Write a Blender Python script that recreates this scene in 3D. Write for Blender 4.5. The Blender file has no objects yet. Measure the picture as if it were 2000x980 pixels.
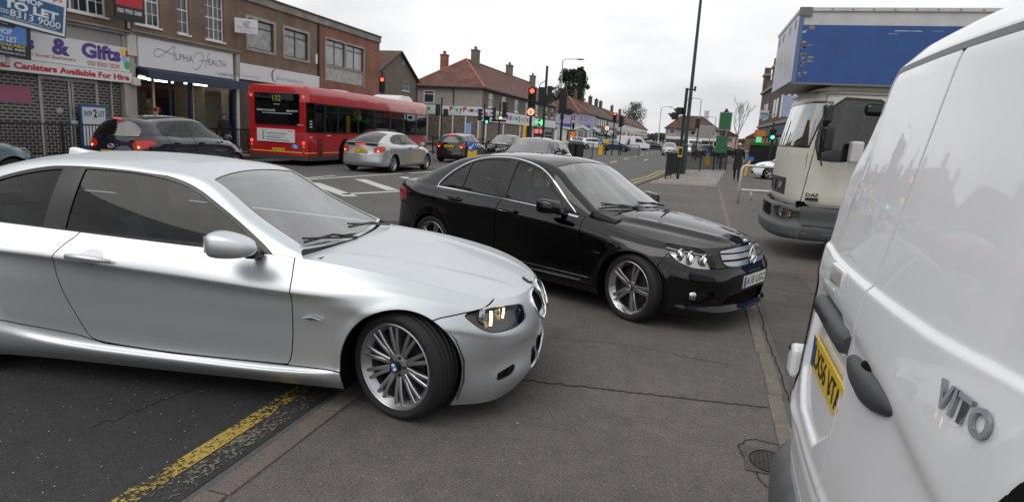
import bpy, bmesh, math, random
import numpy as np
from mathutils import Vector, Matrix
R_ = math.radians
PI = math.pi
random.seed(7)
SC = bpy.context.scene
COL = SC.collection

# ------------------------------------------------------------ camera
cam_d = bpy.data.cameras.new("camera")
cam = bpy.data.objects.new("camera", cam_d)
COL.objects.link(cam)
cam_d.sensor_width = 36.0
cam_d.lens = 1220.0 / 2000.0 * 36.0
cam_d.clip_start = 0.05
cam_d.clip_end = 3000
def _cam_axes():
    f = 1220.0
    Y = Vector((1350 - 1000, -(278 - 490), -f)).normalized()
    U = Vector((-(710 - 1000), (6200 - 490), f))
    U = (U - Y * U.dot(Y)).normalized()
    X = Y.cross(U)
    return Matrix(((X.x, X.y, X.z), (Y.x, Y.y, Y.z), (U.x, U.y, U.z)))   # camera -> world
cam.matrix_world = Matrix.Translation((0, 0, 1.669)) @ _cam_axes().to_4x4()
SC.camera = cam

# ------------------------------------------------------------ sky and light (bright overcast)
SUN_EL, SUN_AZ = R_(52), R_(215)
world = bpy.data.worlds.new("World"); SC.world = world; world.use_nodes = True
def _world():
    nt = world.node_tree; nt.nodes.clear()
    N = nt.nodes.new; L = nt.links.new
    out = N("ShaderNodeOutputWorld"); bg = N("ShaderNodeBackground")
    sky = N("ShaderNodeTexSky"); sky.sky_type = 'NISHITA'; sky.sun_disc = False
    sky.sun_elevation = SUN_EL; sky.sun_rotation = SUN_AZ
    sky.air_density = 1.0; sky.dust_density = 4.0; sky.ozone_density = 1.0
    hs = N("ShaderNodeHueSaturation"); hs.inputs['Saturation'].default_value = 0.06
    L(sky.outputs[0], hs.inputs['Color'])
    tc = N("ShaderNodeTexCoord"); mp = N("ShaderNodeMapping"); mp.inputs['Scale'].default_value = (1.0, 1.0, 3.2)
    L(tc.outputs['Generated'], mp.inputs['Vector'])
    nz = N("ShaderNodeTexNoise"); nz.inputs['Scale'].default_value = 2.1; nz.inputs['Detail'].default_value = 5; nz.inputs['Roughness'].default_value = .5
    L(mp.outputs[0], nz.inputs['Vector'])
    cr = N("ShaderNodeValToRGB")
    cr.color_ramp.elements[0].position = .34; cr.color_ramp.elements[0].color = (5.6, 5.7, 5.9, 1)
    cr.color_ramp.elements[1].position = .66; cr.color_ramp.elements[1].color = (9.3, 9.3, 9.35, 1)
    L(nz.outputs[0], cr.inputs[0])
    mx = N("ShaderNodeMix"); mx.data_type = 'RGBA'; mx.inputs[0].default_value = 0.9
    L(hs.outputs[0], mx.inputs[6]); L(cr.outputs[0], mx.inputs[7])
    L(mx.outputs[2], bg.inputs[0]); bg.inputs[1].default_value = 0.125
    L(bg.outputs[0], out.inputs[0])
_world()
sun_d = bpy.data.lights.new("sun", 'SUN'); sun_d.energy = 0.6; sun_d.angle = R_(35); sun_d.color = (1, .97, .93)
sun = bpy.data.objects.new("sun", sun_d); COL.objects.link(sun)
_sd = Vector((math.sin(SUN_AZ) * math.cos(SUN_EL), math.cos(SUN_AZ) * math.cos(SUN_EL), math.sin(SUN_EL)))
sun.rotation_euler = _sd.to_track_quat('Z', 'Y').to_euler()
SC.view_settings.view_transform = 'Standard'
try: SC.view_settings.look = 'None'
except Exception: pass
SC.view_settings.exposure = 0.10; SC.view_settings.gamma = 1.0; SC.view_settings.use_curve_mapping = False
SC.cycles.max_bounces = 8; SC.cycles.transparent_max_bounces = 16
SC.cycles.caustics_reflective = False; SC.cycles.caustics_refractive = False
SC.cycles.use_denoising = True

# ------------------------------------------------------------ materials
M = {}
def mat(name, col=(.5,.5,.5), rough=.5, metal=0.0, coat=0.0, spec=.5, emit=None, estr=1.0, noise=None, bump=None, alpha=None, coatr=.03):
    """noise=(scale, amount[, detail]) varies the base colour; bump=(scale, strength, distance)"""
    if name in M: return M[name]
    m = bpy.data.materials.new(name); m.use_nodes = True
    nt = m.node_tree; b = nt.nodes['Principled BSDF']
    b.inputs['Base Color'].default_value = (*col, 1)
    b.inputs['Roughness'].default_value = rough; b.inputs['Metallic'].default_value = metal
    b.inputs['Coat Weight'].default_value = coat; b.inputs['Coat Roughness'].default_value = coatr
    b.inputs['Specular IOR Level'].default_value = spec
    if emit:
        b.inputs['Emission Color'].default_value = (*emit, 1); b.inputs['Emission Strength'].default_value = estr
    if alpha is not None: b.inputs['Alpha'].default_value = alpha
    if noise or bump:
        tc = nt.nodes.new('ShaderNodeTexCoord')
    if noise:
        n = nt.nodes.new('ShaderNodeTexNoise'); n.inputs['Scale'].default_value = noise[0]
        n.inputs['Detail'].default_value = noise[2] if len(noise) > 2 else 6
        n.inputs['Roughness'].default_value = .62
        nt.links.new(tc.outputs['Object'], n.inputs['Vector'])
        r = nt.nodes.new('ShaderNodeValToRGB'); a = noise[1]
        r.color_ramp.elements[0].position = .3; r.color_ramp.elements[1].position = .7
        r.color_ramp.elements[0].color = (*[max(c*(1-a),0) for c in col], 1)
        r.color_ramp.elements[1].color = (*[c*(1+a) for c in col], 1)
        nt.links.new(n.outputs[0], r.inputs[0]); nt.links.new(r.outputs[0], b.inputs['Base Color'])
    if bump:
        n = nt.nodes.new('ShaderNodeTexNoise'); n.inputs['Scale'].default_value = bump[0]; n.inputs['Detail'].default_value = 4
        nt.links.new(tc.outputs['Object'], n.inputs['Vector'])
        bn = nt.nodes.new('ShaderNodeBump'); bn.inputs['Strength'].default_value = bump[1]; bn.inputs['Distance'].default_value = bump[2]
        nt.links.new(n.outputs[0], bn.inputs['Height']); nt.links.new(bn.outputs[0], b.inputs['Normal'])
    M[name] = m
    return m

def glass(name, tint=(.5,.55,.53), refl=.06, rough=.0):
    if name in M: return M[name]
    m = bpy.data.materials.new(name); m.use_nodes = True; nt = m.node_tree; nt.nodes.clear()
    N = nt.nodes.new; L = nt.links.new
    o = N('ShaderNodeOutputMaterial'); mx = N('ShaderNodeMixShader'); t = N('ShaderNodeBsdfTransparent'); g = N('ShaderNodeBsdfGlossy')
    t.inputs[0].default_value = (*tint, 1); g.inputs[0].default_value = (1,1,1,1); g.inputs[1].default_value = rough
    lw = N('ShaderNodeLayerWeight'); lw.inputs[0].default_value = .5
    pw = N('ShaderNodeMath'); pw.operation = 'POWER'; pw.inputs[1].default_value = 4.5
    ma = N('ShaderNodeMath'); ma.operation = 'MULTIPLY_ADD'; ma.inputs[1].default_value = .9; ma.inputs[2].default_value = refl; ma.use_clamp = True
    L(lw.outputs['Facing'], pw.inputs[0]); L(pw.outputs[0], ma.inputs[0]); L(ma.outputs[0], mx.inputs[0]); L(t.outputs[0], mx.inputs[1]); L(g.outputs[0], mx.inputs[2]); L(mx.outputs[0], o.inputs[0])
    M[name] = m; return m

# ------------------------------------------------------------ mesh builder
class MB:
    def __init__(s): s.v = []; s.f = []; s.m = []; s.mats = []
    def mi(s, m):
        if m is None: return 0
        if m not in s.mats: s.mats.append(m)
        return s.mats.index(m)
    def add(s, vs, fs, m=None):
        o = len(s.v); k = s.mi(m)
        s.v.extend([tuple(map(float, p)) for p in vs]); s.f.extend([tuple(int(i) + o for i in f) for f in fs]); s.m.extend([k] * len(fs)); return s
    def box(s, x0, x1, y0, y1, z0, z1, m=None):
        vs = [(x0,y0,z0),(x1,y0,z0),(x1,y1,z0),(x0,y1,z0),(x0,y0,z1),(x1,y0,z1),(x1,y1,z1),(x0,y1,z1)]
        return s.add(vs, [(0,3,2,1),(4,5,6,7),(0,1,5,4),(1,2,6,5),(2,3,7,6),(3,0,4,7)], m)
    def quad(s, a, b, c, d, m=None): return s.add([a,b,c,d], [(0,1,2,3)], m)
    def prism(s, poly, axis, a, b, m=None):
        """poly: 2D points in the plane across axis ('x': (y,z), 'y': (x,z), 'z': (x,y)); extruded from a to b"""
        n = len(poly)
        def P(p, t): return {'x': (t, p[0], p[1]), 'y': (p[0], t, p[1]), 'z': (p[0], p[1], t)}[axis]
        vs = [P(p, a) for p in poly] + [P(p, b) for p in poly]
        fs = [tuple(range(n-1, -1, -1)), tuple(range(n, 2*n))] + [(i, (i+1) % n, n + (i+1) % n, n + i) for i in range(n)]
        return s.add(vs, fs, m)
    def tube(s, pts, r, n=8, m=None, caps=True):
        pts = [Vector(p) for p in pts]; k = len(pts)
        rs = r if isinstance(r, (list, tuple)) else [r] * k
        vs = []; fs = []; ref = None
        for i, p in enumerate(pts):
            d = (pts[min(i+1, k-1)] - pts[max(i-1, 0)]).normalized()
            if ref is None:
                a = Vector((0,0,1)) if abs(d.z) < .9 else Vector((1,0,0)); ref = d.cross(a).normalized()
            ref = (ref - d * ref.dot(d)).normalized(); b = d.cross(ref)
            for j in range(n):
                t = 2*PI*j/n; vs.append(p + (ref*math.cos(t) + b*math.sin(t)) * rs[i])
        for i in range(k-1):
            for j in range(n): fs.append((i*n+j, i*n+(j+1) % n, (i+1)*n+(j+1) % n, (i+1)*n+j))
        if caps: fs += [tuple(range(n-1,-1,-1)), tuple(range((k-1)*n, k*n))]
        return s.add(vs, fs, m)
    def lathe(s, prof, n=24, axis='z', c=(0,0,0), m=None):
        """prof: list of (radius, height)"""
        vs = []; fs = []; k = len(prof)
        for r, h in prof:
            for j in range(n):
                t = 2*PI*j/n; a, b = r*math.cos(t), r*math.sin(t)
                p = {'z': (a, b, h), 'y': (b, h, a), 'x': (h, a, b)}[axis]
                vs.append((p[0]+c[0], p[1]+c[1], p[2]+c[2]))
        for i in range(k-1):
            for j in range(n): fs.append((i*n+j, i*n+(j+1) % n, (i+1)*n+(j+1) % n, (i+1)*n+j))
        return s.add(vs, fs, m)
    def sph(s, c, r, n=12, m=None, sc=(1,1,1)):
        pr = []; vs = []; fs = []; k = n//2
        for i in range(k+1):
            t = PI*i/k
            for j in range(n):
                a = 2*PI*j/n; vs.append((c[0]+r*sc[0]*math.sin(t)*math.cos(a), c[1]+r*sc[1]*math.sin(t)*math.sin(a), c[2]-r*sc[2]*math.cos(t)))
        for i in range(k):
            for j in range(n): fs.append((i*n+j, i*n+(j+1) % n, (i+1)*n+(j+1) % n, (i+1)*n+j))
        return s.add(vs, fs, m)
    def xf(s, mtx, start=0):
        s.v[start:] = [tuple(mtx @ Vector(p)) for p in s.v[start:]]; return s
    def build(s, name, m=None, parent=None, smooth=False, bevel=0, loc=None, rot=None, solid=0, auto=None):
        me = bpy.data.meshes.new(name)
        me.from_pydata(s.v, [], s.f)
        mats = s.mats if s.mats else ([m] if m else [])
        for q in mats: me.materials.append(q)
        if s.mats:
            if s.mats[0] is None and m: me.materials[0] = m
            me.polygons.foreach_set('material_index', s.m)
        if smooth or auto: me.polygons.foreach_set('use_smooth', [True]*len(me.polygons))
        me.update()
        o = bpy.data.objects.new(name, me); COL.objects.link(o)
        if parent: o.parent = parent
        if loc: o.location = loc
        if rot: o.rotation_euler = rot
        if bevel:
            b = o.modifiers.new('bevel', 'BEVEL'); b.width = bevel; b.segments = 2; b.limit_method = 'ANGLE'; b.angle_limit = R_(40)
        if solid:
            b = o.modifiers.new('solid', 'SOLIDIFY'); b.thickness = solid; b.offset = -1
        if auto: me.set_sharp_from_angle(angle=R_(auto))
        return o

def tag(o, label=None, cat=None, group=None, kind=None):
    if label: o['label'] = label
    if cat: o['category'] = cat
    if group: o['group'] = group
    if kind: o['kind'] = kind
    return o
def thing(name, label, cat, loc=(0,0,0), rz=0, group=None):
    o = bpy.data.objects.new(name, None); COL.objects.link(o); o.location = loc; o.rotation_euler = (0,0,rz); o.empty_display_size = .2
    return tag(o, label, cat, group)
def copy_tree(o, parent=None):
    c = o.copy(); COL.objects.link(c)
    if parent: c.parent = parent
    for ch in list(o.children): copy_tree(ch, c)
    return c
def dup(o, label, loc, rz=0, cat=None, group=None):
    c = copy_tree(o); c.location = loc; c.rotation_euler = (0, 0, rz); return tag(c, label, cat, group)

_dg = None
def text_mesh(txt, bold=0.0):
    cu = bpy.data.curves.new('txt', 'FONT'); cu.body = txt; cu.size = 1; cu.offset = bold; cu.resolution_u = 3
    ob = bpy.data.objects.new('txt', cu); COL.objects.link(ob)
    dg = bpy.context.evaluated_depsgraph_get()
    me = bpy.data.meshes.new_from_object(ob.evaluated_get(dg))
    vs = np.array([v.co[:] for v in me.vertices]); fs = [tuple(p.vertices) for p in me.polygons]
    bpy.data.objects.remove(ob); bpy.data.curves.remove(cu); bpy.data.meshes.remove(me)
    return vs, fs
_tc = {}
def text(mb, txt, o, ux, uy, w=None, h=None, m=None, bold=0.0, align='l', fit=False):
    """flat letters: origin o (bottom-left), ux, uy unit vectors; height h (cap box) or exact box w,h"""
    key = (txt, bold)
    if key not in _tc: _tc[key] = text_mesh(txt, bold)
    vs, fs = _tc[key]
    if len(vs) == 0: return
    mn, mxx = vs.min(0), vs.max(0); d = np.maximum(mxx - mn, 1e-6)
    if w and h: sx, sy = w/d[0], h/d[1]
    elif w: sx = sy = w/d[0]
    else: sx = sy = h/d[1]
    o = np.array(o, float); ux = np.array(ux, float); uy = np.array(uy, float)
    p = (vs - mn)[:, :2] * [sx, sy]
    if align == 'c': p[:, 0] -= d[0]*sx/2
    if align == 'r': p[:, 0] -= d[0]*sx
    mb.add(o + p[:, :1]*ux + p[:, 1:2]*uy, fs, m)
# ------------------------------------------------------------ curved-panel kit for vehicles
def herm(tk, P, t, mir0=False, mir1=False):
    tk = np.asarray(tk, float); P = np.asarray(P, float); t = np.asarray(t, float)
    h = np.diff(tk); d = np.diff(P, axis=0) / h.reshape((-1,) + (1,)*(P.ndim-1))
    m = np.empty_like(P); hh = h.reshape((-1,) + (1,)*(P.ndim-1))
    m[1:-1] = (d[1:]*hh[:-1] + d[:-1]*hh[1:]) / (hh[:-1] + hh[1:]); m[0] = d[0]; m[-1] = d[-1]
    i = np.clip(np.searchsorted(tk, t) - 1, 0, len(tk)-2)
    sh = (-1,) + (1,)*(P.ndim-1)
    u = ((t - tk[i]) / h[i]).reshape(sh); H = h[i].reshape(sh)
    return (2*u**3-3*u**2+1)*P[i] + (u**3-2*u**2+u)*H*m[i] + (-2*u**3+3*u**2)*P[i+1] + (u**3-u**2)*H*m[i+1]
def sdf(px, py, poly):
    poly = np.asarray(poly, float); d = np.full(px.shape, 1e9); ins = np.zeros(px.shape, bool); n = len(poly)
    for i in range(n):
        ax, ay = poly[i]; bx, by = poly[(i+1) % n]
        ex, ey = bx-ax, by-ay; wx, wy = px-ax, py-ay
        t = np.clip((wx*ex+wy*ey)/(ex*ex+ey*ey+1e-12), 0, 1)
        d = np.minimum(d, (wx-ex*t)**2 + (wy-ey*t)**2)
        c = (ay > py) != (by > py)
        with np.errstate(divide='ignore', invalid='ignore'):
            ins ^= c & (px < ex*(py-ay)/(ey if abs(ey) > 1e-12 else 1e-12) + ax)
    return np.sqrt(d) * np.where(ins, -1, 1)
def smooth_poly(pts, it=2):
    """Chaikin corner cutting of a closed outline"""
    p = np.asarray(pts, float)
    for _ in range(it):
        q = np.roll(p, -1, 0); p = np.stack([p*.75+q*.25, p*.25+q*.75], 1).reshape(-1, 2)
    return p
class Patch:
    """triangulated surface with per-vertex attributes; A columns are named in Patch.K"""
    def __init__(s, V, A, T): s.V, s.A, s.T = V, A, T
    def __getitem__(s, k): return s.A[k]
    @staticmethod
    def grid(P, attrs):
        n, m = P.shape[:2]
        du = np.gradient(P, axis=0); dv = np.gradient(P, axis=1); N = np.cross(du, dv)
        N /= np.linalg.norm(N, axis=2, keepdims=True) + 1e-12
        A = {k: np.broadcast_to(v, (n, m)).reshape(-1).copy() for k, v in attrs.items()}
        for i, k in enumerate('abc'): A['n'+k] = N[..., i].reshape(-1).copy()
        idx = np.arange(n*m).reshape(n, m)
        a, b, c, d = idx[:-1,:-1].ravel(), idx[1:,:-1].ravel(), idx[1:,1:].ravel(), idx[:-1,1:].ravel()
        return Patch(P.reshape(-1, 3).copy(), A, np.concatenate([np.stack([a,b,c],1), np.stack([a,c,d],1)]))
    def clip(s, *fields):
        p = s
        for f in fields:
            d = f(p); d = np.where(np.abs(d) < 1e-7, 1e-7, d); ins = d < 0; ti = ins[p.T]; c = ti.sum(1)
            full = p.T[c == 3]; cr = p.T[(c == 1) | (c == 2)]
            if len(cr) == 0: p = Patch(p.V, p.A, full); continue
            ic = ins[cr]; one = ic.sum(1) == 1
            lone = np.where(one, ic.argmax(1), (~ic).argmax(1)); r = np.arange(len(cr))
            a = cr[r, lone]; b = cr[r, (lone+1) % 3]; e = cr[r, (lone+2) % 3]
            E = np.sort(np.concatenate([np.stack([a,b],1), np.stack([a,e],1)]), 1)
            U, inv = np.unique(E, axis=0, return_inverse=True); inv = inv.reshape(-1)
            w = d[U[:,0]] / (d[U[:,0]] - d[U[:,1]])
            nv = p.V[U[:,0]]*(1-w[:,None]) + p.V[U[:,1]]*w[:,None]
            A = {k: np.concatenate([q, q[U[:,0]]*(1-w)+q[U[:,1]]*w]) for k, q in p.A.items()}
            o = len(p.V); ab = inv[:len(cr)] + o; ae = inv[len(cr):] + o
            T = [full, np.stack([a,ab,ae],1)[one]]
            q = ~one; T += [np.stack([ab,b,e],1)[q], np.stack([ab,e,ae],1)[q]]
            p = Patch(np.concatenate([p.V, nv]), A, np.concatenate(T))
        return p
    def N(s): return np.stack([s.A['na'], s.A['nb'], s.A['nc']], 1)
    def off(s, d): return Patch(s.V + s.N()*d, s.A, s.T)
def patch_obj(name, patches, m, parent, side='L', solid=0.0, both=False):
    """patches are built on the left half (+y); side 'R' mirrors them, 'B' keeps both halves in one mesh"""
    Vs, Ts, Ns = [], [], []; o = 0
    if isinstance(patches, Patch): patches = [patches]
    for p in patches:
        used, inv = np.unique(p.T, return_inverse=True)
        if len(used) == 0: continue
        V = p.V[used]; T = inv.reshape(-1, 3); N = p.N()[used]
        for sd in ('LR' if side == 'B' else side):
            v, t, n = V.copy(), T, N.copy()
            if sd == 'R': v[:,1] *= -1; n[:,1] *= -1; t = T[:, ::-1]
            Vs.append(v); Ts.append(t + o); Ns.append(n); o += len(v)
            if solid:                                   # turned-in rim so that the panel has a thickness
                ed = np.concatenate([t[:,[0,1]], t[:,[1,2]], t[:,[2,0]]]); ks = np.sort(ed, 1)
                _, ix, ct = np.unique(ks, axis=0, return_index=True, return_counts=True); e = ed[ix[ct == 1]]
                A_, B_ = v[e[:,0]], v[e[:,1]]; k = len(e)
                rim = np.concatenate([A_, B_, B_-n[e[:,1]]*solid, A_-n[e[:,0]]*solid]); i = np.arange(k)
                rt = np.concatenate([np.stack([i+k, i, i+3*k],1), np.stack([i+k, i+3*k, i+2*k],1)])
                fn = np.cross(A_-B_, -n[e[:,0]]); fn /= np.linalg.norm(fn, axis=1, keepdims=True)+1e-12
                Vs.append(rim); Ts.append(rt + o); Ns.append(np.concatenate([fn]*4)); o += len(rim)
    if not Vs: return None
    V = np.concatenate(Vs); T = np.concatenate(Ts); N = np.concatenate(Ns)
    me = bpy.data.meshes.new(name)
    me.vertices.add(len(V)); me.vertices.foreach_set('co', V.astype('f').ravel())
    me.loops.add(len(T)*3); me.loops.foreach_set('vertex_index', T.astype('i').ravel())
    me.polygons.add(len(T)); me.polygons.foreach_set('loop_start', np.arange(0, len(T)*3, 3, dtype='i')); me.polygons.foreach_set('loop_total', np.full(len(T), 3, 'i'))
    me.polygons.foreach_set('use_smooth', np.ones(len(T), bool))
    me.update()
    me.normals_split_custom_set_from_vertices([tuple(n) for n in N])
    me.materials.append(m)
    ob = bpy.data.objects.new(name, me); COL.objects.link(ob); ob.parent = parent
    return ob

class Shell:
    """plan: outline (x,y) nose to tail of one half; profs: per station (inset,z) bottom to top; the last one is the top edge"""
    def __init__(s, plan, profs, hood, canopy, boot, res=.014, xw=(1.38,-1.38), rw=.32, ra=.36, flare=.012, bulge=.018, fil=.05, hcrease=None):
        s.xw, s.rw, s.ra, s.flare, s.res = xw, rw, ra, flare, res
        plan = np.array(plan, float); n = len(plan)
        q = np.concatenate([[plan[1]*[1,-1]], plan, [plan[-2]*[1,-1]]])
        ch = np.concatenate([[0], np.cumsum(np.linalg.norm(np.diff(q, axis=0), axis=1))]); ch -= ch[1]
        k0 = int(np.argmin(abs(plan[:,0]-xw[0])))
        s.sk = plan[k0,0] + ch[1+k0] - ch             # reads as x along the flank
        tang = np.gradient(q, s.sk, axis=0); tang /= np.linalg.norm(tang, axis=1, keepdims=True)
        nor = np.stack([-tang[:,1], tang[:,0]], 1); nor = np.where((nor[:, 1:2] < -.01), -nor, nor)
        nor[1] = (1, 0); nor[-2] = (-1, 0); nor[0] = nor[2]*[1,-1]; nor[-1] = nor[-3]*[1,-1]
        J = len(profs[0]); pr = np.array(profs, float)
        pr = np.concatenate([[pr[1]], pr, [pr[-2]]])
        rails = np.empty((n+2, J, 3))
        rails[:,:,:2] = q[:,None,:] - nor[:,None,:]*pr[:,:,0:1]; rails[:,:,2] = pr[:,:,1]
        o = np.argsort(s.sk); s.sk = s.sk[o]; s.rails = rails[o]
        s.smin, s.smax = s.sk[1], s.sk[-2]
        ns = int((s.smax-s.smin)/res); ss = np.linspace(s.smax, s.smin, ns)
        Rr = herm(s.sk, s.rails, ss)                     # ns,J,3
        vk = np.concatenate([[0], np.cumsum(np.linalg.norm(np.diff(s.rails, axis=1), axis=2).mean(0))])
        nv = int(vk[-1]/res); vv = np.linspace(0, vk[-1], nv)
        P = herm(vk, Rr.transpose(1,0,2), vv).transpose(1,0,2)
        P[0,:,1] = 0; P[-1,:,1] = 0
        # wheel-arch lips
        for x in xw:
            d = np.hypot(P[...,0]-x, P[...,2]-rw)
            lip = np.exp(-((d-ra)/.035)**2) * flare * (P[...,1] > .5)
            P[...,1] += lip
        s.ss, s.T = ss, P[:, -1]
        s.band = Patch.grid(P, dict(s=ss[:,None]*np.ones((1,nv)), x=P[...,0], y=P[...,1], z=P[...,2]))
        # hood
        def Tat(sv): return np.stack([np.interp(sv, ss[::-1], s.T[::-1,i]) for i in range(3)], -1)
        def s_at_x(x):
            m = (ss > s.smin+.6) & (ss < s.smax-.3); return np.interp(x, s.T[m,0][::-1], ss[m][::-1])
        s.Tat, s.s_at_x = Tat, s_at_x
        def deck(s0, s1, C, p, corner_to_end, crease=None):
            L = abs(s1-s0); n1 = max(int(L/res), 4); w = np.linspace(0, 1, n1)
            E = Tat(s0+(s1-s0)*w); C = np.array(C, float); Ck = np.linspace(0, 1, len(C)) if len(C[0]) == 2 else C[:,2]
            Cc = herm(Ck, C[:, :2], w); m1 = max(int(.8/res), 4); t = np.linspace(1, 0, m1)     # 1 edge -> 0 centre
            P = np.empty((n1, m1, 3)); a = (1-t**p)[None,:]
            P[...,1] = E[:,1:2]*t[None,:]; P[...,2] = E[:,2:3] + (Cc[:,1:2]-E[:,2:3])*a
            P[...,0] = E[:,0:1] + (Cc[:,0:1]-E[:,0:1])*(1-t**2)[None,:]
            send = s.smax if corner_to_end > 0 else s.smin
            sf = np.linspace(s1, send, 400); Tf = Tat(sf); yy = P[-1,:,1]
            o = np.argsort(Tf[:,1]); Pe = np.stack([np.interp(yy, Tf[o,1], Tf[o,0]), yy, np.interp(yy, Tf[o,1], Tf[o,2])], 1)
            P += (Pe - P[-1])[None] * (w[:,None,None]**4)
            if crease is not None: P[...,2] += crease(P[...,0], P[...,1], w[:,None], t[None,:])
            if corner_to_end < 0: P = P[::-1]; w = w[::-1]
            return Patch.grid(P[:, ::-1], dict(w=w[:,None]*np.ones((1,m1)), t=(np.ones((n1,1))*t[None,:])[:, ::-1], x=P[:,::-1,0], y=P[:,::-1,1], z=P[:,::-1,2]))
        s.hood = None
        if hood: s.hood = deck(s_at_x(hood['x0']), hood['s1'], hood['C'], hood.get('p', 2.2), 1, hcrease)
        s.boot = deck(s_at_x(boot['x0']), boot['s1'], boot['C'], boot.get('p', 2.4), -1) if boot else None
        # canopy
        cn = np.array(canopy, float); k = np.arange(len(cn)); C = cn[:, :2]; Rr = cn[:, 2:5]
        bs = np.array([s_at_x(b) if abs(b) < 50 else (s.smin + (b+100)) for b in cn[:,5]])
        nx = int(3.2/res); xi = np.linspace(0, len(cn)-1, nx)
        Cc = herm(k, C, xi); Rc = herm(k, Rr, xi); Bs = herm(k, bs[:,None], xi)[:,0]; B = Tat(Bs).copy(); B[:,1] -= .008
        L1 = np.linalg.norm(Rc-B, axis=1); C3 = np.stack([Cc[:,0], np.zeros(nx), Cc[:,1]], 1); L2 = np.maximum(np.linalg.norm(C3-Rc, axis=1), .02)
        e = np.minimum(fil, np.minimum(L1, L2)*.45)
        def side(t): 
            t = t[...,None]; q = B + (Rc-B)*t; q = q.copy(); q[:,1] += (4*t*(1-t)*bulge*np.minimum(L1/.4,1)[:,None])[:,0]; return q
        def top(t):
            t = t[...,None]; f = 1-(1-t)**2; q = np.empty((nx,3)); q[:,1:2] = Rc[:,1:2]*(1-t); q[:,0:1] = Rc[:,0:1]+(C3[:,0:1]-Rc[:,0:1])*f; q[:,2:3] = Rc[:,2:3]+(C3[:,2:3]-Rc[:,2:3])*f; return q
        cols, tau, ed = [], [], []; n1 = max(int(.42/res), 4); n2 = max(int(.6/res), 4); nf = 6
        for u in np.linspace(0, 1, n1): tt = u*(1-e/np.maximum(L1,.02)); cols.append(side(tt)); tau.append(tt); ed.append(-(1-tt)*L1)
        a, b = side(1-e/np.maximum(L1,.02)), top(e/L2)
        for u in np.linspace(0, 1, nf+2)[1:-1]: cols.append(a*(1-u)**2 + Rc*2*u*(1-u) + b*u*u); tau.append(np.full(nx, 1.0)); ed.append((2*u-1)*e)
        for u in np.linspace(0, 1, n2): tt = e/L2 + (1-e/L2)*u; cols.append(top(tt)); tau.append(1+tt); ed.append(tt*L2)
        P = np.stack(cols, 1); P[:,-1,1] = 0
        s.can = Patch.grid(P[::-1][:, :], dict(xi=(xi[:,None]*np.ones((1,P.shape[1])))[::-1], tau=np.stack(tau,1)[::-1], e=np.stack(ed,1)[::-1], x=P[::-1,:,0], y=P[::-1,:,1], z=P[::-1,:,2]))
        # outward normals
        for p in (s.band, s.hood, s.boot, s.can):
            if p is None: continue
            ref = p.V - np.array([0, 0, .35]); ref[:,0] *= .15
            if (p.N()*ref).sum() < 0:
                for kk in ('na','nb','nc'): p.A[kk] *= -1
                p.T = p.T[:, ::-1]
    # ---- fields (negative = kept)
    def arches(s, extra=0.0):
        return lambda p: np.where(p['y'] > .45, s.ra+extra - np.minimum(np.hypot(p['x']-s.xw[0], p['z']-s.rw), np.hypot(p['x']-s.xw[1], p['z']-s.rw)), -1)
def inpoly(poly, a='x', b='z', g=0.0): return lambda p: sdf(p[a], p[b], poly) + g
def outpoly(poly, a='x', b='z', g=0.0): return lambda p: -sdf(p[a], p[b], poly) + g
def lt(k, v): return lambda p: p[k] - v
def gt(k, v): return lambda p: v - p[k]

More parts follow.
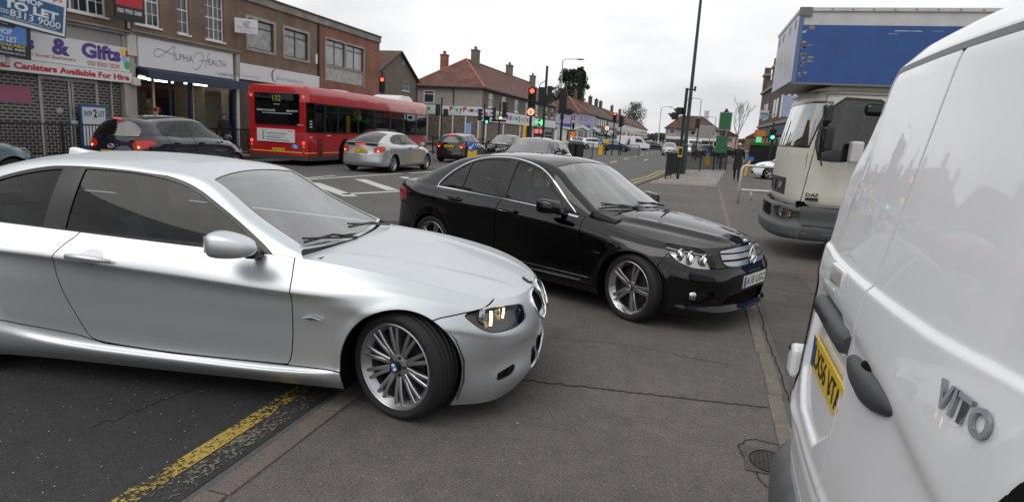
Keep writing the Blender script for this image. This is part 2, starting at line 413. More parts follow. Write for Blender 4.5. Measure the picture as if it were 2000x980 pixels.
# ------------------------------------------------------------ wheels (outer face towards -y, centre at the origin)
def wheel(parent, loc, r, w, rr, style, rim_m, steer=0, side='R', seg=48, name='wheel'):
    t = MB(); hw = w/2; b = rr+.012; tm = M['rubber']
    prof = [(rr-.012, -hw+.012), (b, -hw+.004), (b+.012, -hw), ((r+rr)/2, -hw-.006), (r-.022, -hw+.004), (r-.007, -hw+.018), (r-.001, -hw+.034)]
    g = [-.42, -.16, .16, .42]
    for q in g:
        y = q*hw*1.2; prof += [(r, y-.005), (r-.008, y-.004), (r-.008, y+.004), (r, y+.005)]
    prof += [(r-.001, hw-.034), (r-.007, hw-.018), (r-.022, hw-.004), (b, hw), (rr-.012, hw-.012)]
    t.lathe(prof, seg, 'y', m=tm)
    ob = t.build(name, tm, parent, smooth=True)
    ob.location = loc; ob.rotation_euler = (0, R_(17), steer + (0 if side == 'R' else PI))
    k = MB(); lip = -hw+.006
    k.lathe([(rr-.010, hw-.02), (rr-.035, .02), (rr-.04, lip+.05), (rr-.016, lip+.012), (rr-.004, lip-.002), (rr+.004, lip+.001), (rr+.004, lip+.012)], seg, 'y', m=rim_m)
    def rib(a0, a1, r0, r1, w0, w1, y0, y1, dep=.022, m=rim_m):
        p0 = np.array([r0*math.cos(a0), y0, r0*math.sin(a0)]); p1 = np.array([r1*math.cos(a1), y1, r1*math.sin(a1)])
        d = p1-p0; d /= np.linalg.norm(d); s_ = np.cross(d, [0,1,0]); s_ /= np.linalg.norm(s_); pm = (p0+p1)/2 + np.array([0, -.006, 0])
        vs = []
        for p, ww in ((p0,w0), (pm,(w0+w1)/2*.92), (p1,w1)):
            vs += [p - s_*ww/2 + np.array([0,.004,0]), p - s_*ww*.28, p + s_*ww*.28, p + s_*ww/2 + np.array([0,.004,0]), p + s_*ww/2 + np.array([0,dep,0]), p - s_*ww/2 + np.array([0,dep,0])]
        fs = []
        for i in (0, 6):
            fs += [(i+j, i+(j+1) % 6, i+6+(j+1) % 6, i+6+j) for j in range(6)]
        fs += [(5,4,3,2,1,0), (12,13,14,15,16,17)]
        k.add(vs, fs, m)
    yl = lip+.014
    dk = M['rim_dark']
    if style == 'ten':
        for i in range(10):
            a = 2*PI*i/10 + .1
            for sg in (-1, 1): rib(a+sg*.08, a+sg*.106, .055, rr-.012, .027, .022, yl+.024, yl+.004)
        k.lathe([(.0, yl+.016), (.05, yl+.018), (.066, yl+.022), (.074, yl+.05)], 32, 'y', m=rim_m)
        for i in range(5):
            a = 2*PI*i/5+.3; k.lathe([(.0, 0), (.010, 0), (.011, .01)], 10, 'y', (.053*math.cos(a), yl+.014, .053*math.sin(a)), dk)
    elif style == 'twin5':
        for i in range(5):
            a = 2*PI*i/5 + PI/2
            for sg in (-1, 1): rib(a+sg*.22, a+sg*.115, .05, rr-.010, .034, .034, yl+.026, yl+.004)
            k.lathe([(.0, 0), (.011, 0), (.012, .01)], 10, 'y', (.055*math.cos(a+.63), yl+.026, .055*math.sin(a+.63)), dk)
        k.lathe([(.0, yl+.014), (.035, yl+.015), (.06, yl+.022), (.07, yl+.05)], 32, 'y', m=rim_m)
        for i in range(20):
            a = 2*PI*i/20+.1; k.lathe([(.0, 0), (.005, 0), (.005, .006)], 8, 'y', ((rr-.022)*math.cos(a), lip+.008, (rr-.022)*math.sin(a)), rim_m)
    else:
        n = int(style)
        for i in range(n):
            a = 2*PI*i/n + PI/2; rib(a, a, .04, rr-.012, .06, .04, yl+.02, yl+.004)
        k.lathe([(.0, yl+.012), (.06, yl+.02), (.07, yl+.05)], 20, 'y', m=rim_m)
    # dark hub, disc and inner barrel behind the spokes
    k.lathe([(.0, yl+.075), (.155, yl+.075), (.155, yl+.09), (rr-.04, yl+.10)], 32, 'y', m=dk)
    k.build('rim', rim_m, ob, smooth=False, auto=35)
    return ob

def panel_box(mb, c, sx, sy, sz, m=None):
    mb.box(c[0]-sx/2, c[0]+sx/2, c[1]-sy/2, c[1]+sy/2, c[2]-sz/2, c[2]+sz/2, m)
def plate(parent, txt, o, ux, uy, yellow=False, w=.52, h=.111, blue=True, thick=.008):
    """number plate: o is its bottom-left corner as read"""
    ux = np.array(ux, float); uy = np.array(uy, float); n = np.cross(ux, uy); o = np.array(o, float)
    b = MB(); face = M['plate_yellow'] if yellow else M['plate_white']
    c = [o, o+ux*w, o+ux*w+uy*h, o+uy*h]; f = [p+n*thick for p in c]
    b.add(c+f, [(3,2,1,0), (4,5,6,7), (0,1,5,4), (1,2,6,5), (2,3,7,6), (3,0,4,7)], face)
    x0 = .012
    if blue:
        e = n*(thick+.0012); b.add([o+ux*.004+uy*.004+e, o+ux*.05+uy*.004+e, o+ux*.05+uy*(h-.004)+e, o+ux*.004+uy*(h-.004)+e], [(0,1,2,3)], M['plate_blue']); x0 = .06
    text(b, txt, o+n*(thick+.0016)+ux*x0+uy*.018, ux, uy, w=w-x0-.014, h=h-.036, m=M['plate_black'], bold=.012)
    return b.build('number_plate', face, parent)

def outline_band(plan, prof, res=.02, zres=None, inset=None):
    """closed-side skin: plan outline (x,y) open polyline with outward on its left; prof: list of (inset, z)"""
    q = np.array(plan, float); d = np.concatenate([[0], np.cumsum(np.linalg.norm(np.diff(q, axis=0), axis=1))])
    ss = np.linspace(0, d[-1], int(d[-1]/res)+2); C = herm(d, q, ss); t = np.gradient(C, ss, axis=0); t /= np.linalg.norm(t, axis=1, keepdims=True)
    n = np.stack([-t[:,1], t[:,0]], 1)
    pr = np.array(prof, float); vk = np.concatenate([[0], np.cumsum(np.linalg.norm(np.diff(pr, axis=0), axis=1))])
    vv = np.linspace(0, vk[-1], int(vk[-1]/(zres or res))+2); p = herm(vk, pr, vv)
    P = np.empty((len(ss), len(vv), 3)); ins = p[None,:,0:1] if inset is None else inset(ss[:,None], C, p)[..., None]
    P[...,:2] = C[:,None,:] - n[:,None,:]*ins; P[...,2] = p[None,:,1]
    g = Patch.grid(P, dict(s=ss[:,None]*np.ones((1,len(vv))), x=P[...,0], y=P[...,1], z=P[...,2]))
    nn = np.repeat(n, len(vv), 0)
    if (g.N()[:,:2]*nn).sum() < 0:
        for k in ('na','nb','nc'): g.A[k] *= -1
        g.T = g.T[:, ::-1]
    return g
mat('rubber', (.012,.012,.013), .75, bump=(60,.15,.002))
mat('rim_dark', (.02,.02,.022), .55)
mat('black_plastic', (.012,.012,.013), .45)
mat('trim_black', (.008,.008,.009), .22)
mat('void_black', (.004,.004,.004), .9, spec=.1)
mat('chrome', (.82,.83,.85), .07, 1.0)
mat('silver_rim', (.42,.43,.45), .36, .9)
mat('bright_rim', (.55,.54,.54), .2, .95)
mat('silver_paint', (.635,.665,.685), .43, .90, coat=.22, coatr=.06)
mat('black_paint', (.0015,.0015,.0018), .04, spec=.55)
mat('white_paint', (.83,.85,.875), .35, coat=.7, noise=(1.7,.035,8))
mat('plate_white', (.78,.78,.76), .35); mat('plate_yellow', (.83,.56,.03), .35); mat('plate_blue', (.02,.09,.42), .4); mat('plate_black', (.01,.01,.01), .5)
mat('lens_dark', (.10,.10,.105), .25, .6); mat('reflector', (.50,.50,.50), .16, 1.0)
mat('lamp_warm', (1,.75,.35), .3, emit=(1,.62,.25), estr=6)
mat('lamp_white', (1,.95,.85), .3, emit=(1,.9,.7), estr=1.6)
mat('red_lens', (.26,.007,.009), .15, coat=.6); mat('red_lit', (.6,.01,.01), .3, emit=(1,.05,.04), estr=2.2); mat('amber_lens', (.6,.2,.02), .2, coat=.5)
mat('amber_lit', (.8,.3,.02), .3, emit=(1,.35,.03), estr=3)
mat('seat', (.075,.075,.08), .75); mat('dash', (.055,.055,.056), .6)
glass('tinted_glass', (.36,.43,.41), .028); glass('side_glass', (.48,.54,.53), .045); glass('screen_glass', (.58,.66,.63), .20); glass('dark_glass', (.05,.055,.06), .04); glass('clear_lens', (.86,.88,.88), .03); glass('shop_glass', (.55,.6,.6), .06)
# ------------------------------------------------------------ silver two-door coupe in the foreground
def seat(mb, x, y, zb=.32, m=None):
    m = m or M['seat']
    mb.box(x-.05, x+.46, y-.25, y+.25, zb, zb+.20, m)
    mb.prism([(x-.04, zb+.16), (x+.10, zb+.18), (x-.12, zb+.72), (x-.24, zb+.70)], 'y', y-.24, y+.24, m)
    mb.prism([(x-.16, zb+.73), (x-.08, zb+.73), (x-.12, zb+.93), (x-.20, zb+.92)], 'y', y-.13, y+.13, m)
def interior(parent, xf, xb, w, zfloor, dashx, dashz, steer_y, seats, zs=.62):
    b = MB()
    b.box(xb, xf, -w, w, zfloor-.04, zfloor, M['void_black'])
    b.prism([(dashx-.28, zfloor), (dashx+.25, zfloor), (dashx+.30, dashz-.05), (dashx+.1, dashz), (dashx-.20, dashz-.03), (dashx-.28, dashz-.14)], 'y', -w+.02, w-.02, M['dash'])
    b.box(xb-.25, xb+.02, -w+.05, w-.05, zfloor, zs+.24, M['seat'])
    for x, y in seats: seat(b, x, y, zfloor+.02)
    pts = [(dashx-.36+.05*math.sin(t), steer_y+.185*math.cos(t), dashz-.02+.18*math.sin(t)) for t in [2*PI*i/20 for i in range(21)]]
    b.tube(pts, .016, 6, M['trim_black'])
    return b.build('interior', M['dash'], parent)
def mirror_obj(parent, c, L, H, D, m, side, glassy=True, name='wing_mirror', stalk=.12, blunt=.55):
    """door mirror: c centre; L along x, H height, D across; outer end is rounded"""
    sg = -1 if side == 'R' else 1; b = MB(); vs = []; fs = []; n = 20; k = 9
    for i in range(k):
        t = i/(k-1); x = c[0]-L*.5 + L*t; f = (1-t**2.2)**blunt * min(1, .62+.38*math.sin(min(t*5,1)*PI/2)) if t < 1 else 0.02; f = max(f, .03)
        for j in range(n):
            a = 2*PI*j/n; ca, sa = math.cos(a), math.sin(a)
            ex = 2/3.2; vs.append((x + .05*L*ca*sg*0, c[1] + sg*D/2*f*math.copysign(abs(ca)**ex, ca), c[2] + H/2*(f**.8)*math.copysign(abs(sa)**ex, sa) - .012*t))
    for i in range(k-1):
        for j in range(n): fs.append((i*n+j, i*n+(j+1) % n, (i+1)*n+(j+1) % n, (i+1)*n+j))
    fs += [tuple(range(n-1,-1,-1)), tuple(range((k-1)*n, k*n))]
    b.add(vs, fs, m)
    ob = b.build(name, m, parent, smooth=False, auto=50)
    s = MB(); y0 = c[1]-sg*D/2*.8
    s.tube([(c[0]+L*.12, y0, c[2]-H*.42), (c[0]+L*.18, y0-sg*stalk, c[2]-H*.52)], [.028, .035], 10, M['trim_black'])
    s.build('mirror_arm', M['trim_black'], ob, smooth=True)
    g = MB(); g.box(c[0]-L*.5-.004, c[0]-L*.5-.001, c[1]-D*.27, c[1]+D*.27, c[2]-H*.30, c[2]+H*.30, M['chrome']); g.build('mirror_glass', M['chrome'], ob)
    return ob
def wiper(parent, pts, h=.022):
    b = MB(); b.tube(pts, .009, 6, M['trim_black']); 
    q = [(p[0]-.01, p[1], p[2]+.022) for p in pts]; b.tube([pts[0], q[-1]], .007, 6, M['trim_black']); return b.build('wiper', M['trim_black'], parent)

def hub_badge(w_, kind, yl=-.098):
    hc = MB()
    if kind == 'quarters':
        hc.lathe([(0,yl-.004),(.030,yl-.003),(.033,yl+.004),(.033,yl+.02)], 28, 'y', m=M['trim_black'])
        for q in range(4):
            c = M['badge_blue'] if q % 2 == 0 else M['badge_white']
            v = [(0,yl-.0055,0)]+[(.022*math.cos(q*PI/2+t*PI/12), yl-.0055, .022*math.sin(q*PI/2+t*PI/12)) for t in range(7)]
            hc.add(v, [(0,i,i+1) for i in range(1,7)], c)
    else:
        hc.lathe([(0,yl+.004),(.030,yl+.005),(.034,yl+.012),(.034,yl+.03)], 28, 'y', m=M['rim_dark'])
        star(hc, (0,yl+.001,0), (1,0,0), (0,0,1), .026, M['chrome'], .003)
    return hc.build('hub_badge', M['trim_black'], w_)
def star(mb, c, ux, uy, r, m, th=.012, ring=True):
    """three-pointed star in a ring"""
    c, ux, uy = Vector(c), Vector(ux), Vector(uy); n = ux.cross(uy).normalized()
    for k in range(3):
        a = PI/2 + k*2*PI/3; d = ux*math.cos(a)+uy*math.sin(a); s_ = ux*math.sin(a)-uy*math.cos(a)
        tip = c+d*r*.95; vs = [c+n*th, tip+n*th*.3, c+(ux*math.cos(a+PI/3)+uy*math.sin(a+PI/3))*r*.16, c+(ux*math.cos(a-PI/3)+uy*math.sin(a-PI/3))*r*.16, c-n*th, tip-n*th*.3]
        mb.add(vs, [(0,3,1),(0,1,2),(4,1,3),(4,2,1)], m)
    if ring: mb.tube([c+ux*r*math.cos(t)+uy*r*math.sin(t) for t in [2*PI*i/28 for i in range(29)]], r*.085, 6, m, caps=False)
def car_body(cfg):
    """the panels every car here has; returns (root, shell)"""
    c = cfg; root = thing(c['name'], c.get('label',''), c.get('cat','car'))
    S = Shell(c['plan'], c['profs'], c['hood'], c['canopy'], c.get('boot'), res=c.get('res',.0125), xw=c['xw'], rw=c.get('rw',.32), ra=c.get('ra',.35), flare=c.get('flare',.01), hcrease=c.get('hcrease'), fil=c.get('fil',.05), bulge=c.get('bulge',.018))
    P = c['paint']; g = c.get('gap', .0035); sol = c.get('solid', .012); near = c.get('near', True)
    B = S.band.clip(S.arches()); hl, skirt, doors = c['hl'], c.get('skirt'), c['doors']
    notb = outpoly(c['fbump'],'s','z',g); far_ = [(9,9),(9.1,9),(9,9.1)]
    skp = skirt or far_; tl = c['tail']; rb = c['rbump']; holes = c.get('holes', [])
    nd = [outpoly(d,'x','z',g) for d in doors]
    patch_obj('front_bumper', B.clip(inpoly(c['fbump'],'s','z',g), outpoly(hl,'s','z',g), *[outpoly(h,'s','z',0) for h in holes]), P, root, 'B', solid=sol)
    dlo = c['dlo']; sidep = S.can.clip(lt('tau', .985)); parts = {}
    belt = c['belt']
    for sd in 'RL':
        fen = B.clip(gt('x', c['fsplit']), *nd, notb, outpoly(hl,'s','z',g), outpoly(skp,'x','z',g), *[outpoly(h,'s','z',0) for h in holes])
        parts['wing'+sd] = patch_obj('front_wing', fen, P, root, sd, solid=sol)
        for i, d in enumerate(doors):
            o = patch_obj('door', B.clip(inpoly(d,'x','z',g), outpoly(skp,'x','z',g), *[outpoly(e,'x','z',g) for j, e in enumerate(doors) if j < i]), P, root, sd, solid=sol); parts['door%d%s' % (i,sd)] = o
        if skirt: parts['skirt'+sd] = patch_obj('side_skirt', B.clip(inpoly(skirt,'x','z',g), lt('x', 1.04)), P, root, sd, solid=sol)
        q = B.clip(lt('x', c['fsplit']), *nd, outpoly(skp,'x','z',g), outpoly(rb,'s','z',g), outpoly(tl,'s','z',g))
        parts['quarter'+sd] = patch_obj('rear_quarter', q, P, root, sd, solid=sol)
        ho = S.band.clip(inpoly(hl,'s','z',.002)).off(-.001)
        h = patch_obj('headlight', ho.off(-c.get('hldepth',.05)), c.get('hlmat', M['lens_dark']), root, sd); parts['hl'+sd] = h
        if near: patch_obj('headlight_lens', ho, M['clear_lens'], h, sd)
        parts['tl'+sd] = patch_obj('tail_light', S.band.clip(inpoly(tl,'s','z',0)).off(.004), M['red_lens'], root, sd)
        hs = []
        for (xa, xb, inset, bz) in c['glass']:
            fs = [inpoly(dlo,'x','z',inset), gt('x', xa), lt('x', xb), lambda p, bz=bz: belt(p['x'])+bz-p['z']]
            hs.append((xa, xb, inset, bz)); patch_obj('side_window', sidep.clip(*fs).off(-.006), c.get('gmat', M['side_glass']), root, sd)
        hole = lambda p: np.minimum.reduce([np.maximum.reduce([sdf(p['x'],p['z'],dlo)+i_, xa-p['x'], p['x']-xb, belt(p['x'])+bz-p['z']]) for xa, xb, i_, bz in hs])
        parts['trim'+sd] = patch_obj('window_trim', sidep.clip(inpoly(dlo,'x','z',0), lambda p: -hole(p)).off(.001), M['trim_black'], root, sd)
    parts['sidep'] = sidep
    patch_obj('rear_bumper', B.clip(inpoly(rb,'s','z',g), outpoly(skp,'x','z',g), outpoly(tl,'s','z',g)), P, root, 'B', solid=sol)
    patch_obj('bonnet', S.hood.clip(gt('w', .006), lt('t', .9955)), P, root, 'B', solid=sol)
    if S.boot: patch_obj('boot_lid', S.boot.clip(lt('t', .9955)), P, root, 'B')
    a, b = c['ws']; e0 = c.get('pillar', .055)
    ws = lambda p: np.maximum.reduce([p['xi']-b, a-p['xi'], e0-p['e']])
    a2, b2 = c['bl']; bl = lambda p: np.maximum.reduce([a2-p['xi'], p['xi']-b2, c.get('rpillar', .06)-p['e']])
    roof = S.can.clip(lambda p: np.where(p['tau'] < .985, -sdf(p['x'],p['z'],dlo), -1.0), lambda p: -ws(p), lambda p: -bl(p))
    parts['roof'] = patch_obj('roof', roof, c.get('roofmat', P), root, 'B')
    sl = .012 if near else .0
    patch_obj('windscreen', S.can.clip(lambda p: ws(p)+sl).off(-.004), c.get('wsmat', M['screen_glass']), root, 'B')
    if near: patch_obj('screen_seal', S.can.clip(ws, lambda p: -(ws(p)+sl)).off(-.003), M['trim_black'], root, 'B')
    patch_obj('rear_window', S.can.clip(bl).off(-.004), c.get('blmat', M['dark_glass']), root, 'B')
    allh = [hl] + holes
    inner = S.band.clip(S.arches(.004), lambda p: -np.minimum.reduce([sdf(p['s'],p['z'],h) for h in allh])).off(-.022)
    patch_obj('inner_shell', inner, M['void_black'], root, 'B')
    xf, xr = c['xw']; rw = c.get('rw', .32); ra = c.get('ra', .35)
    fb = MB(); fb.box(xr-.55, xf+.36, -.70, .70, .17, .21, M['void_black'])
    for x in (xf, xr):
        for sg in (-1, 1):
            r = ra+.018; pr = [(x+r*math.cos(t), rw+r*math.sin(t)) for t in [PI*(i/12*1.3-.15) for i in range(13)]]
            yo = c.get('wy', .755)+.10
            for i in range(12): fb.quad((pr[i][0], sg*.50, pr[i][1]), (pr[i+1][0], sg*.50, pr[i+1][1]), (pr[i+1][0], sg*yo, pr[i+1][1]), (pr[i][0], sg*yo, pr[i][1]), M['void_black'])
            fb.add([(x, sg*.5, rw)]+[(p[0], sg*.5, p[1]) for p in pr], [(0,i,i+1) for i in range(1,13)], M['void_black'])
    fb.build('underbody', M['void_black'], root)
    for x, sd, st in ((xf,'R',c.get('steer',0)),(xf,'L',c.get('steer',0)),(xr,'R',0),(xr,'L',0)):
        sg = -1 if sd == 'R' else 1
        w_ = wheel(root, (x, sg*c.get('wy',.755), rw), rw, c.get('ww',.225), c.get('rr',.252), c.get('wstyle','5'), c.get('wmat', M['silver_rim']), st, sd, seg=48 if near else 24)
        if c.get('badge'): hub_badge(w_, c['badge'])
    return root, S, parts

def silver_coupe():
    plan = [(2.13,0),(2.105,.30),(2.03,.55),(1.90,.735),(1.70,.835),(1.38,.876),(.85,.884),(0,.890),(-.8,.890),(-1.38,.885),(-1.9,.83),(-2.25,.69),(-2.40,.4),(-2.44,0)]
    nose = [(.07,.125),(.03,.17),(.0,.24),(.012,.33),(.012,.41),(.0,.455),(.012,.545),(.03,.59),(.06,.63),(.10,.672)]
    n1   = [(.07,.125),(.03,.17),(.0,.24),(.014,.33),(.014,.41),(.0,.455),(.012,.545),(.03,.59),(.06,.635),(.10,.678)]
    n2   = [(.05,.12),(.02,.17),(.0,.24),(.014,.33),(.012,.41),(.0,.46),(.016,.55),(.04,.60),(.07,.65),(.115,.69)]
    n3   = [(.03,.115),(.01,.17),(.0,.24),(.008,.33),(.004,.41),(.0,.485),(.018,.57),(.045,.62),(.08,.67),(.13,.715)]
    n4   = [(.03,.115),(.01,.18),(.0,.26),(.0,.34),(.0,.43),(.004,.53),(.018,.61),(.045,.67),(.085,.71),(.135,.755)]
    fw   = [(.06,.14),(.012,.20),(.0,.28),(.0,.34),(.0,.45),(.0,.56),(.004,.66),(.030,.72),(.075,.765),(.135,.812)]
    d0   = [(.07,.14),(.012,.20),(.002,.245),(.022,.268),(.026,.45),(.022,.58),(.012,.685),(.004,.712),(.055,.79),(.135,.875)]
    d1   = [(.07,.14),(.012,.20),(.0,.245),(.026,.272),(.030,.45),(.026,.60),(.013,.73),(.002,.757),(.035,.83),(.095,.915)]
    d2   = [(.07,.14),(.012,.21),(.0,.27),(.024,.30),(.028,.46),(.024,.62),(.012,.775),(.0,.802),(.045,.87),(.105,.945)]
    rw   = [(.06,.14),(.012,.21),(.0,.32),(.0,.40),(.0,.48),(.0,.64),(.006,.795),(.0,.82),(.05,.885),(.115,.965)]
    r1   = [(.05,.19),(.01,.26),(.0,.34),(.0,.40),(.0,.50),(.0,.64),(.008,.80),(.004,.825),(.05,.90),(.105,.98)]
    r2   = [(.05,.22),(.01,.28),(.0,.36),(.0,.42),(.0,.52),(.03,.62),(.03,.80),(.02,.83),(.05,.91),(.08,.985)]
    r3   = [(.05,.22),(.01,.28),(.0,.36),(.0,.42),(.0,.52),(.05,.60),(.06,.80),(.05,.83),(.05,.91),(.06,.99)]
    def crease(x, y, w, t):
        yc = .30+.30*(1-w); return .012*np.exp(-((y-yc)/.07)**2)*np.clip(w*(1-w)*5, 0, 1)
    can = [(.80,.90,.715,.70,.925,.75),(.40,1.10,.40,.632,1.075,.45),(-.02,1.318,.05,.56,1.282,.10),(-.35,1.372,-.32,.556,1.332,-.3),(-.75,1.386,-.75,.556,1.346,-.75),(-1.12,1.368,-1.12,.552,1.318,-1.1),(-1.45,1.305,-1.46,.552,1.245,-1.35),(-1.85,1.135,-1.83,.59,1.085,-1.62),(-2.10,1.0,-2.05,.65,.985,-1.9)]
    hl = smooth_poly([(1.725,.652),(1.87,.662),(1.97,.668),(2.18,.650),(2.26,.640),(2.265,.60),(2.24,.566),(2.116,.543),(1.982,.540),(1.894,.546),(1.84,.566),(1.79,.60)], 1)
    fog = smooth_poly([(1.935,.262),(1.945,.288),(2.007,.304),(2.12,.318),(2.10,.262),(2.0,.246),(1.96,.246)], 1)
    vent = smooth_poly([(2.30,.23),(2.34,.33),(2.42,.35),(2.46,.25),(2.40,.19)], 2)
    lower = smooth_poly([(2.50,.18),(3.4,.18),(3.4,.385),(2.47,.385),(2.44,.30)], 1)
    kid = smooth_poly([(2.47,.50),(2.69,.485),(2.70,.655),(2.46,.662),(2.40,.60)], 1)
    dlo = smooth_poly([(.62,.80),(.60,.885),(.36,1.035),(.18,1.145),(.02,1.235),(-.15,1.287),(-.41,1.318),(-.77,1.322),(-1.02,1.298),(-1.28,1.232),(-1.47,1.15),(-1.60,1.06),(-1.63,1.0),(-1.60,.965),(-1.3,.80)], 2)
    door = smooth_poly([(.665,1.1),(.70,.90),(.742,.75),(.738,.28),(.66,.272),(0,.274),(-.46,.292),(-.55,.316),(-.60,.40),(-.70,.575),(-.742,.74),(-.72,.84),(-.60,.955),(-.6,1.1)], 2)
    cfg = dict(name='parked_coupe', cat='car', plan=plan, profs=[nose,n1,n2,n3,n4,fw,d0,d1,d2,rw,r1,r2,r3,r3], hood=dict(x0=.70, s1=1.90, C=[(.82,.905),(1.25,.868),(1.62,.80),(1.88,.735),(2.03,.672)], p=2.3), canopy=can, boot=dict(x0=-1.9, s1=-2.35, C=[(-2.06,1.0),(-2.25,1.005),(-2.38,.99)]),
        xw=(1.38,-1.49), ra=.352, hcrease=crease, paint=M['silver_paint'], hl=hl, holes=[fog,lower,kid,vent],
        fbump=[(1.545,-.1),(1.545,.616),(1.60,.634),(1.735,.656),(1.87,.670),(1.95,.69),(2.05,.72),(3.2,.80),(3.2,-.1)], doors=[door], fsplit=.62,
        skirt=[(-1.5,.43),(-1.0,.36),(-.62,.322),(-.45,.288),(0,.272),(.7,.270),(1.2,.272),(1.2,0),(-1.5,0)], tail=[(-1.95,.76),(-1.95,.94),(-2.5,.95),(-2.5,.78)], rbump=[(-1.75,.1),(-1.75,.62),(-3.4,.62),(-3.4,.1)],
        dlo=dlo, glass=[(-.735,.45,.02,.0),(-1.7,-.885,.022,.0)], belt=lambda x: np.where(x > -.8, .935-.02*x, .957-.03*(x+.9)), gmat=M['tinted_glass'], ws=(.06,1.93), bl=(6.12,7.95), steer=-.40, wstyle='ten', badge='quarters', wy=.755)
    root, S, parts = car_body(cfg); P = M['silver_paint']
    for sd in 'RL':
        sg = -1 if sd == 'R' else 1; h = parts['hl'+sd]
        lb = MB()
        for cx, cy, cz, r in ((1.845,.66,.612,.058),(1.915,.54,.612,.053)):
            lb.lathe([(.0,-.05),(r*.6,-.035),(r,.0),(r*1.12,.0),(r*1.12,-.03)], 20, 'x', (cx-.02, sg*cy, cz), M['reflector']); lb.sph((cx-.03, sg*cy, cz), r*.62, 12, M['clear_lens'])
        lb.build('reflector_bowl', M['reflector'], h, smooth=True)
        for a_, b_, r_ in ([(1.858,.690,.655),(1.862,.700,.62),(1.860,.702,.572)], 0, .009), ([(1.918,.592,.652),(1.915,.600,.592)], 0, .0065):
            lw = MB(); lw.tube([(x, sg*y, z) for x, y, z in a_], r_, 6, M['lamp_warm']); lw.build('light_bar', M['lamp_warm'], h, smooth=True)
        fo = patch_obj('fog_recess', S.band.clip(inpoly(fog,'s','z',-.004)).off(-.05), M['black_plastic'], root, sd)
        fl = MB(); fl.lathe([(0,.012),(.03,.008),(.036,0),(.038,-.03)], 18, 'x', (1.905, sg*.69, .262), M['reflector']); fl.build('fog_lamp', M['reflector'], fo, smooth=True)
        patch_obj('bumper_vent', S.band.clip(inpoly(vent,'s','z',-.004)).off(-.03), M['black_plastic'], root, sd)
        hb = MB(); hx = [(-.63,.815),(-.60,.822),(-.50,.822),(-.40,.815),(-.345,.805)]
        hb.tube([(x, sg*(.897+o_), z) for (x, z), o_ in zip(hx, (.0,.03,.034,.028,.0))], [.012,.017,.018,.017,.010], 10, P)
        hd = hb.build('door_handle', P, parts['door0'+sd], smooth=True)
        patch_obj('handle_cup', S.band.clip(lambda p: ((p['x']+.49)/.075)**2+((p['z']-.815)/.045)**2-1).off(.0015), M['silver_rim'], parts['door0'+sd], sd)
        il = MB(); il.prism([(.80,.572),(.86,.583),(.925,.568),(.86,.560)], 'y', sg*.872, sg*.8845, M['reflector']); il.build('side_indicator', M['reflector'], root, bevel=.003)
        if sd == 'R': mirror_obj(root, (.455, sg*.965, .978), .275, .15, .20, P, sd, stalk=.10)
        patch_obj('grille', S.band.clip(inpoly(kid,'s','z',0)).off(-.025), M['void_black'], root, sd)
        kb = MB(); Pk = []
        for (s_, z_) in kid:
            i = np.argmin((S.band['s']-s_)**2+(S.band['z']-z_)**2); p = S.band.V[i]; Pk.append((p[0]+.004, sg*p[1], p[2]))
        kb.tube(Pk+[Pk[0]], .010, 8, M['chrome']); kb.build('grille_surround', M['chrome'], root, smooth=True)
    patch_obj('lower_grille', S.band.clip(inpoly(lower,'s','z',-.004)).off(-.04), M['void_black'], root, 'B')
    sc_ = MB(); sc_.prism([(.66,.86),(.84,.885),(.84,.80),(.66,.80)], 'y', -.70, .70, M['black_plastic']); sc_.build('scuttle', M['black_plastic'], root)
    wiper(root, [(.83,-.10,.912),(.74,-.30,.955),(.70,-.62,.955)]); wiper(root, [(.84,.55,.91),(.78,.30,.955),(.74,-.02,.965)])
    interior(root, .9, -1.3, .70, .30, .72, .87, -.38, [(-.25,-.38),(-.25,.38),(-1.12,-.35),(-1.12,.35)])
    rb = MB(); rb.lathe([(0,.006),(.036,.004),(.041,0)], 28, 'z', m=M['trim_black'])
    for q in range(4):
        c = M['badge_blue'] if q % 2 == 0 else M['badge_white']
        v = [(0,0,.0075)]+[(.027*math.cos(q*PI/2+t*PI/12), .027*math.sin(q*PI/2+t*PI/12), .0065) for t in range(7)]; rb.add(v, [(0,i,i+1) for i in range(1,7)], c)
    rb.xf(Matrix.Translation((1.995,0,.694)) @ Matrix.Rotation(R_(24),4,'Y')); rb.build('bonnet_badge', M['trim_black'], root)
    fin = MB(); vs = []; fs = []
    for i in range(9):
        t = i/8; x = -1.10-.26*t; h = .078*(t**1.5) if t < .85 else .078*.78; w_ = .035*(1-.3*t)
        for j in range(8):
            a = PI*j/7; vs.append((x, w_*math.cos(a)*(1 if j in (0,7) else .7), 1.372-.05*t + h*math.sin(a)))
    for i in range(8):
        for j in range(7): fs.append((i*8+j, i*8+j+1, (i+1)*8+j+1, (i+1)*8+j))
    fs.append(tuple(range(64,72))); fin.add(vs, fs, P); fin.build('roof_aerial', P, root, auto=60)
    b = MB(); b.box(2.095, 2.118, -.26, .26, .40, .511, M['plate_white']); b.build('number_plate', M['plate_white'], root)
    return root, S

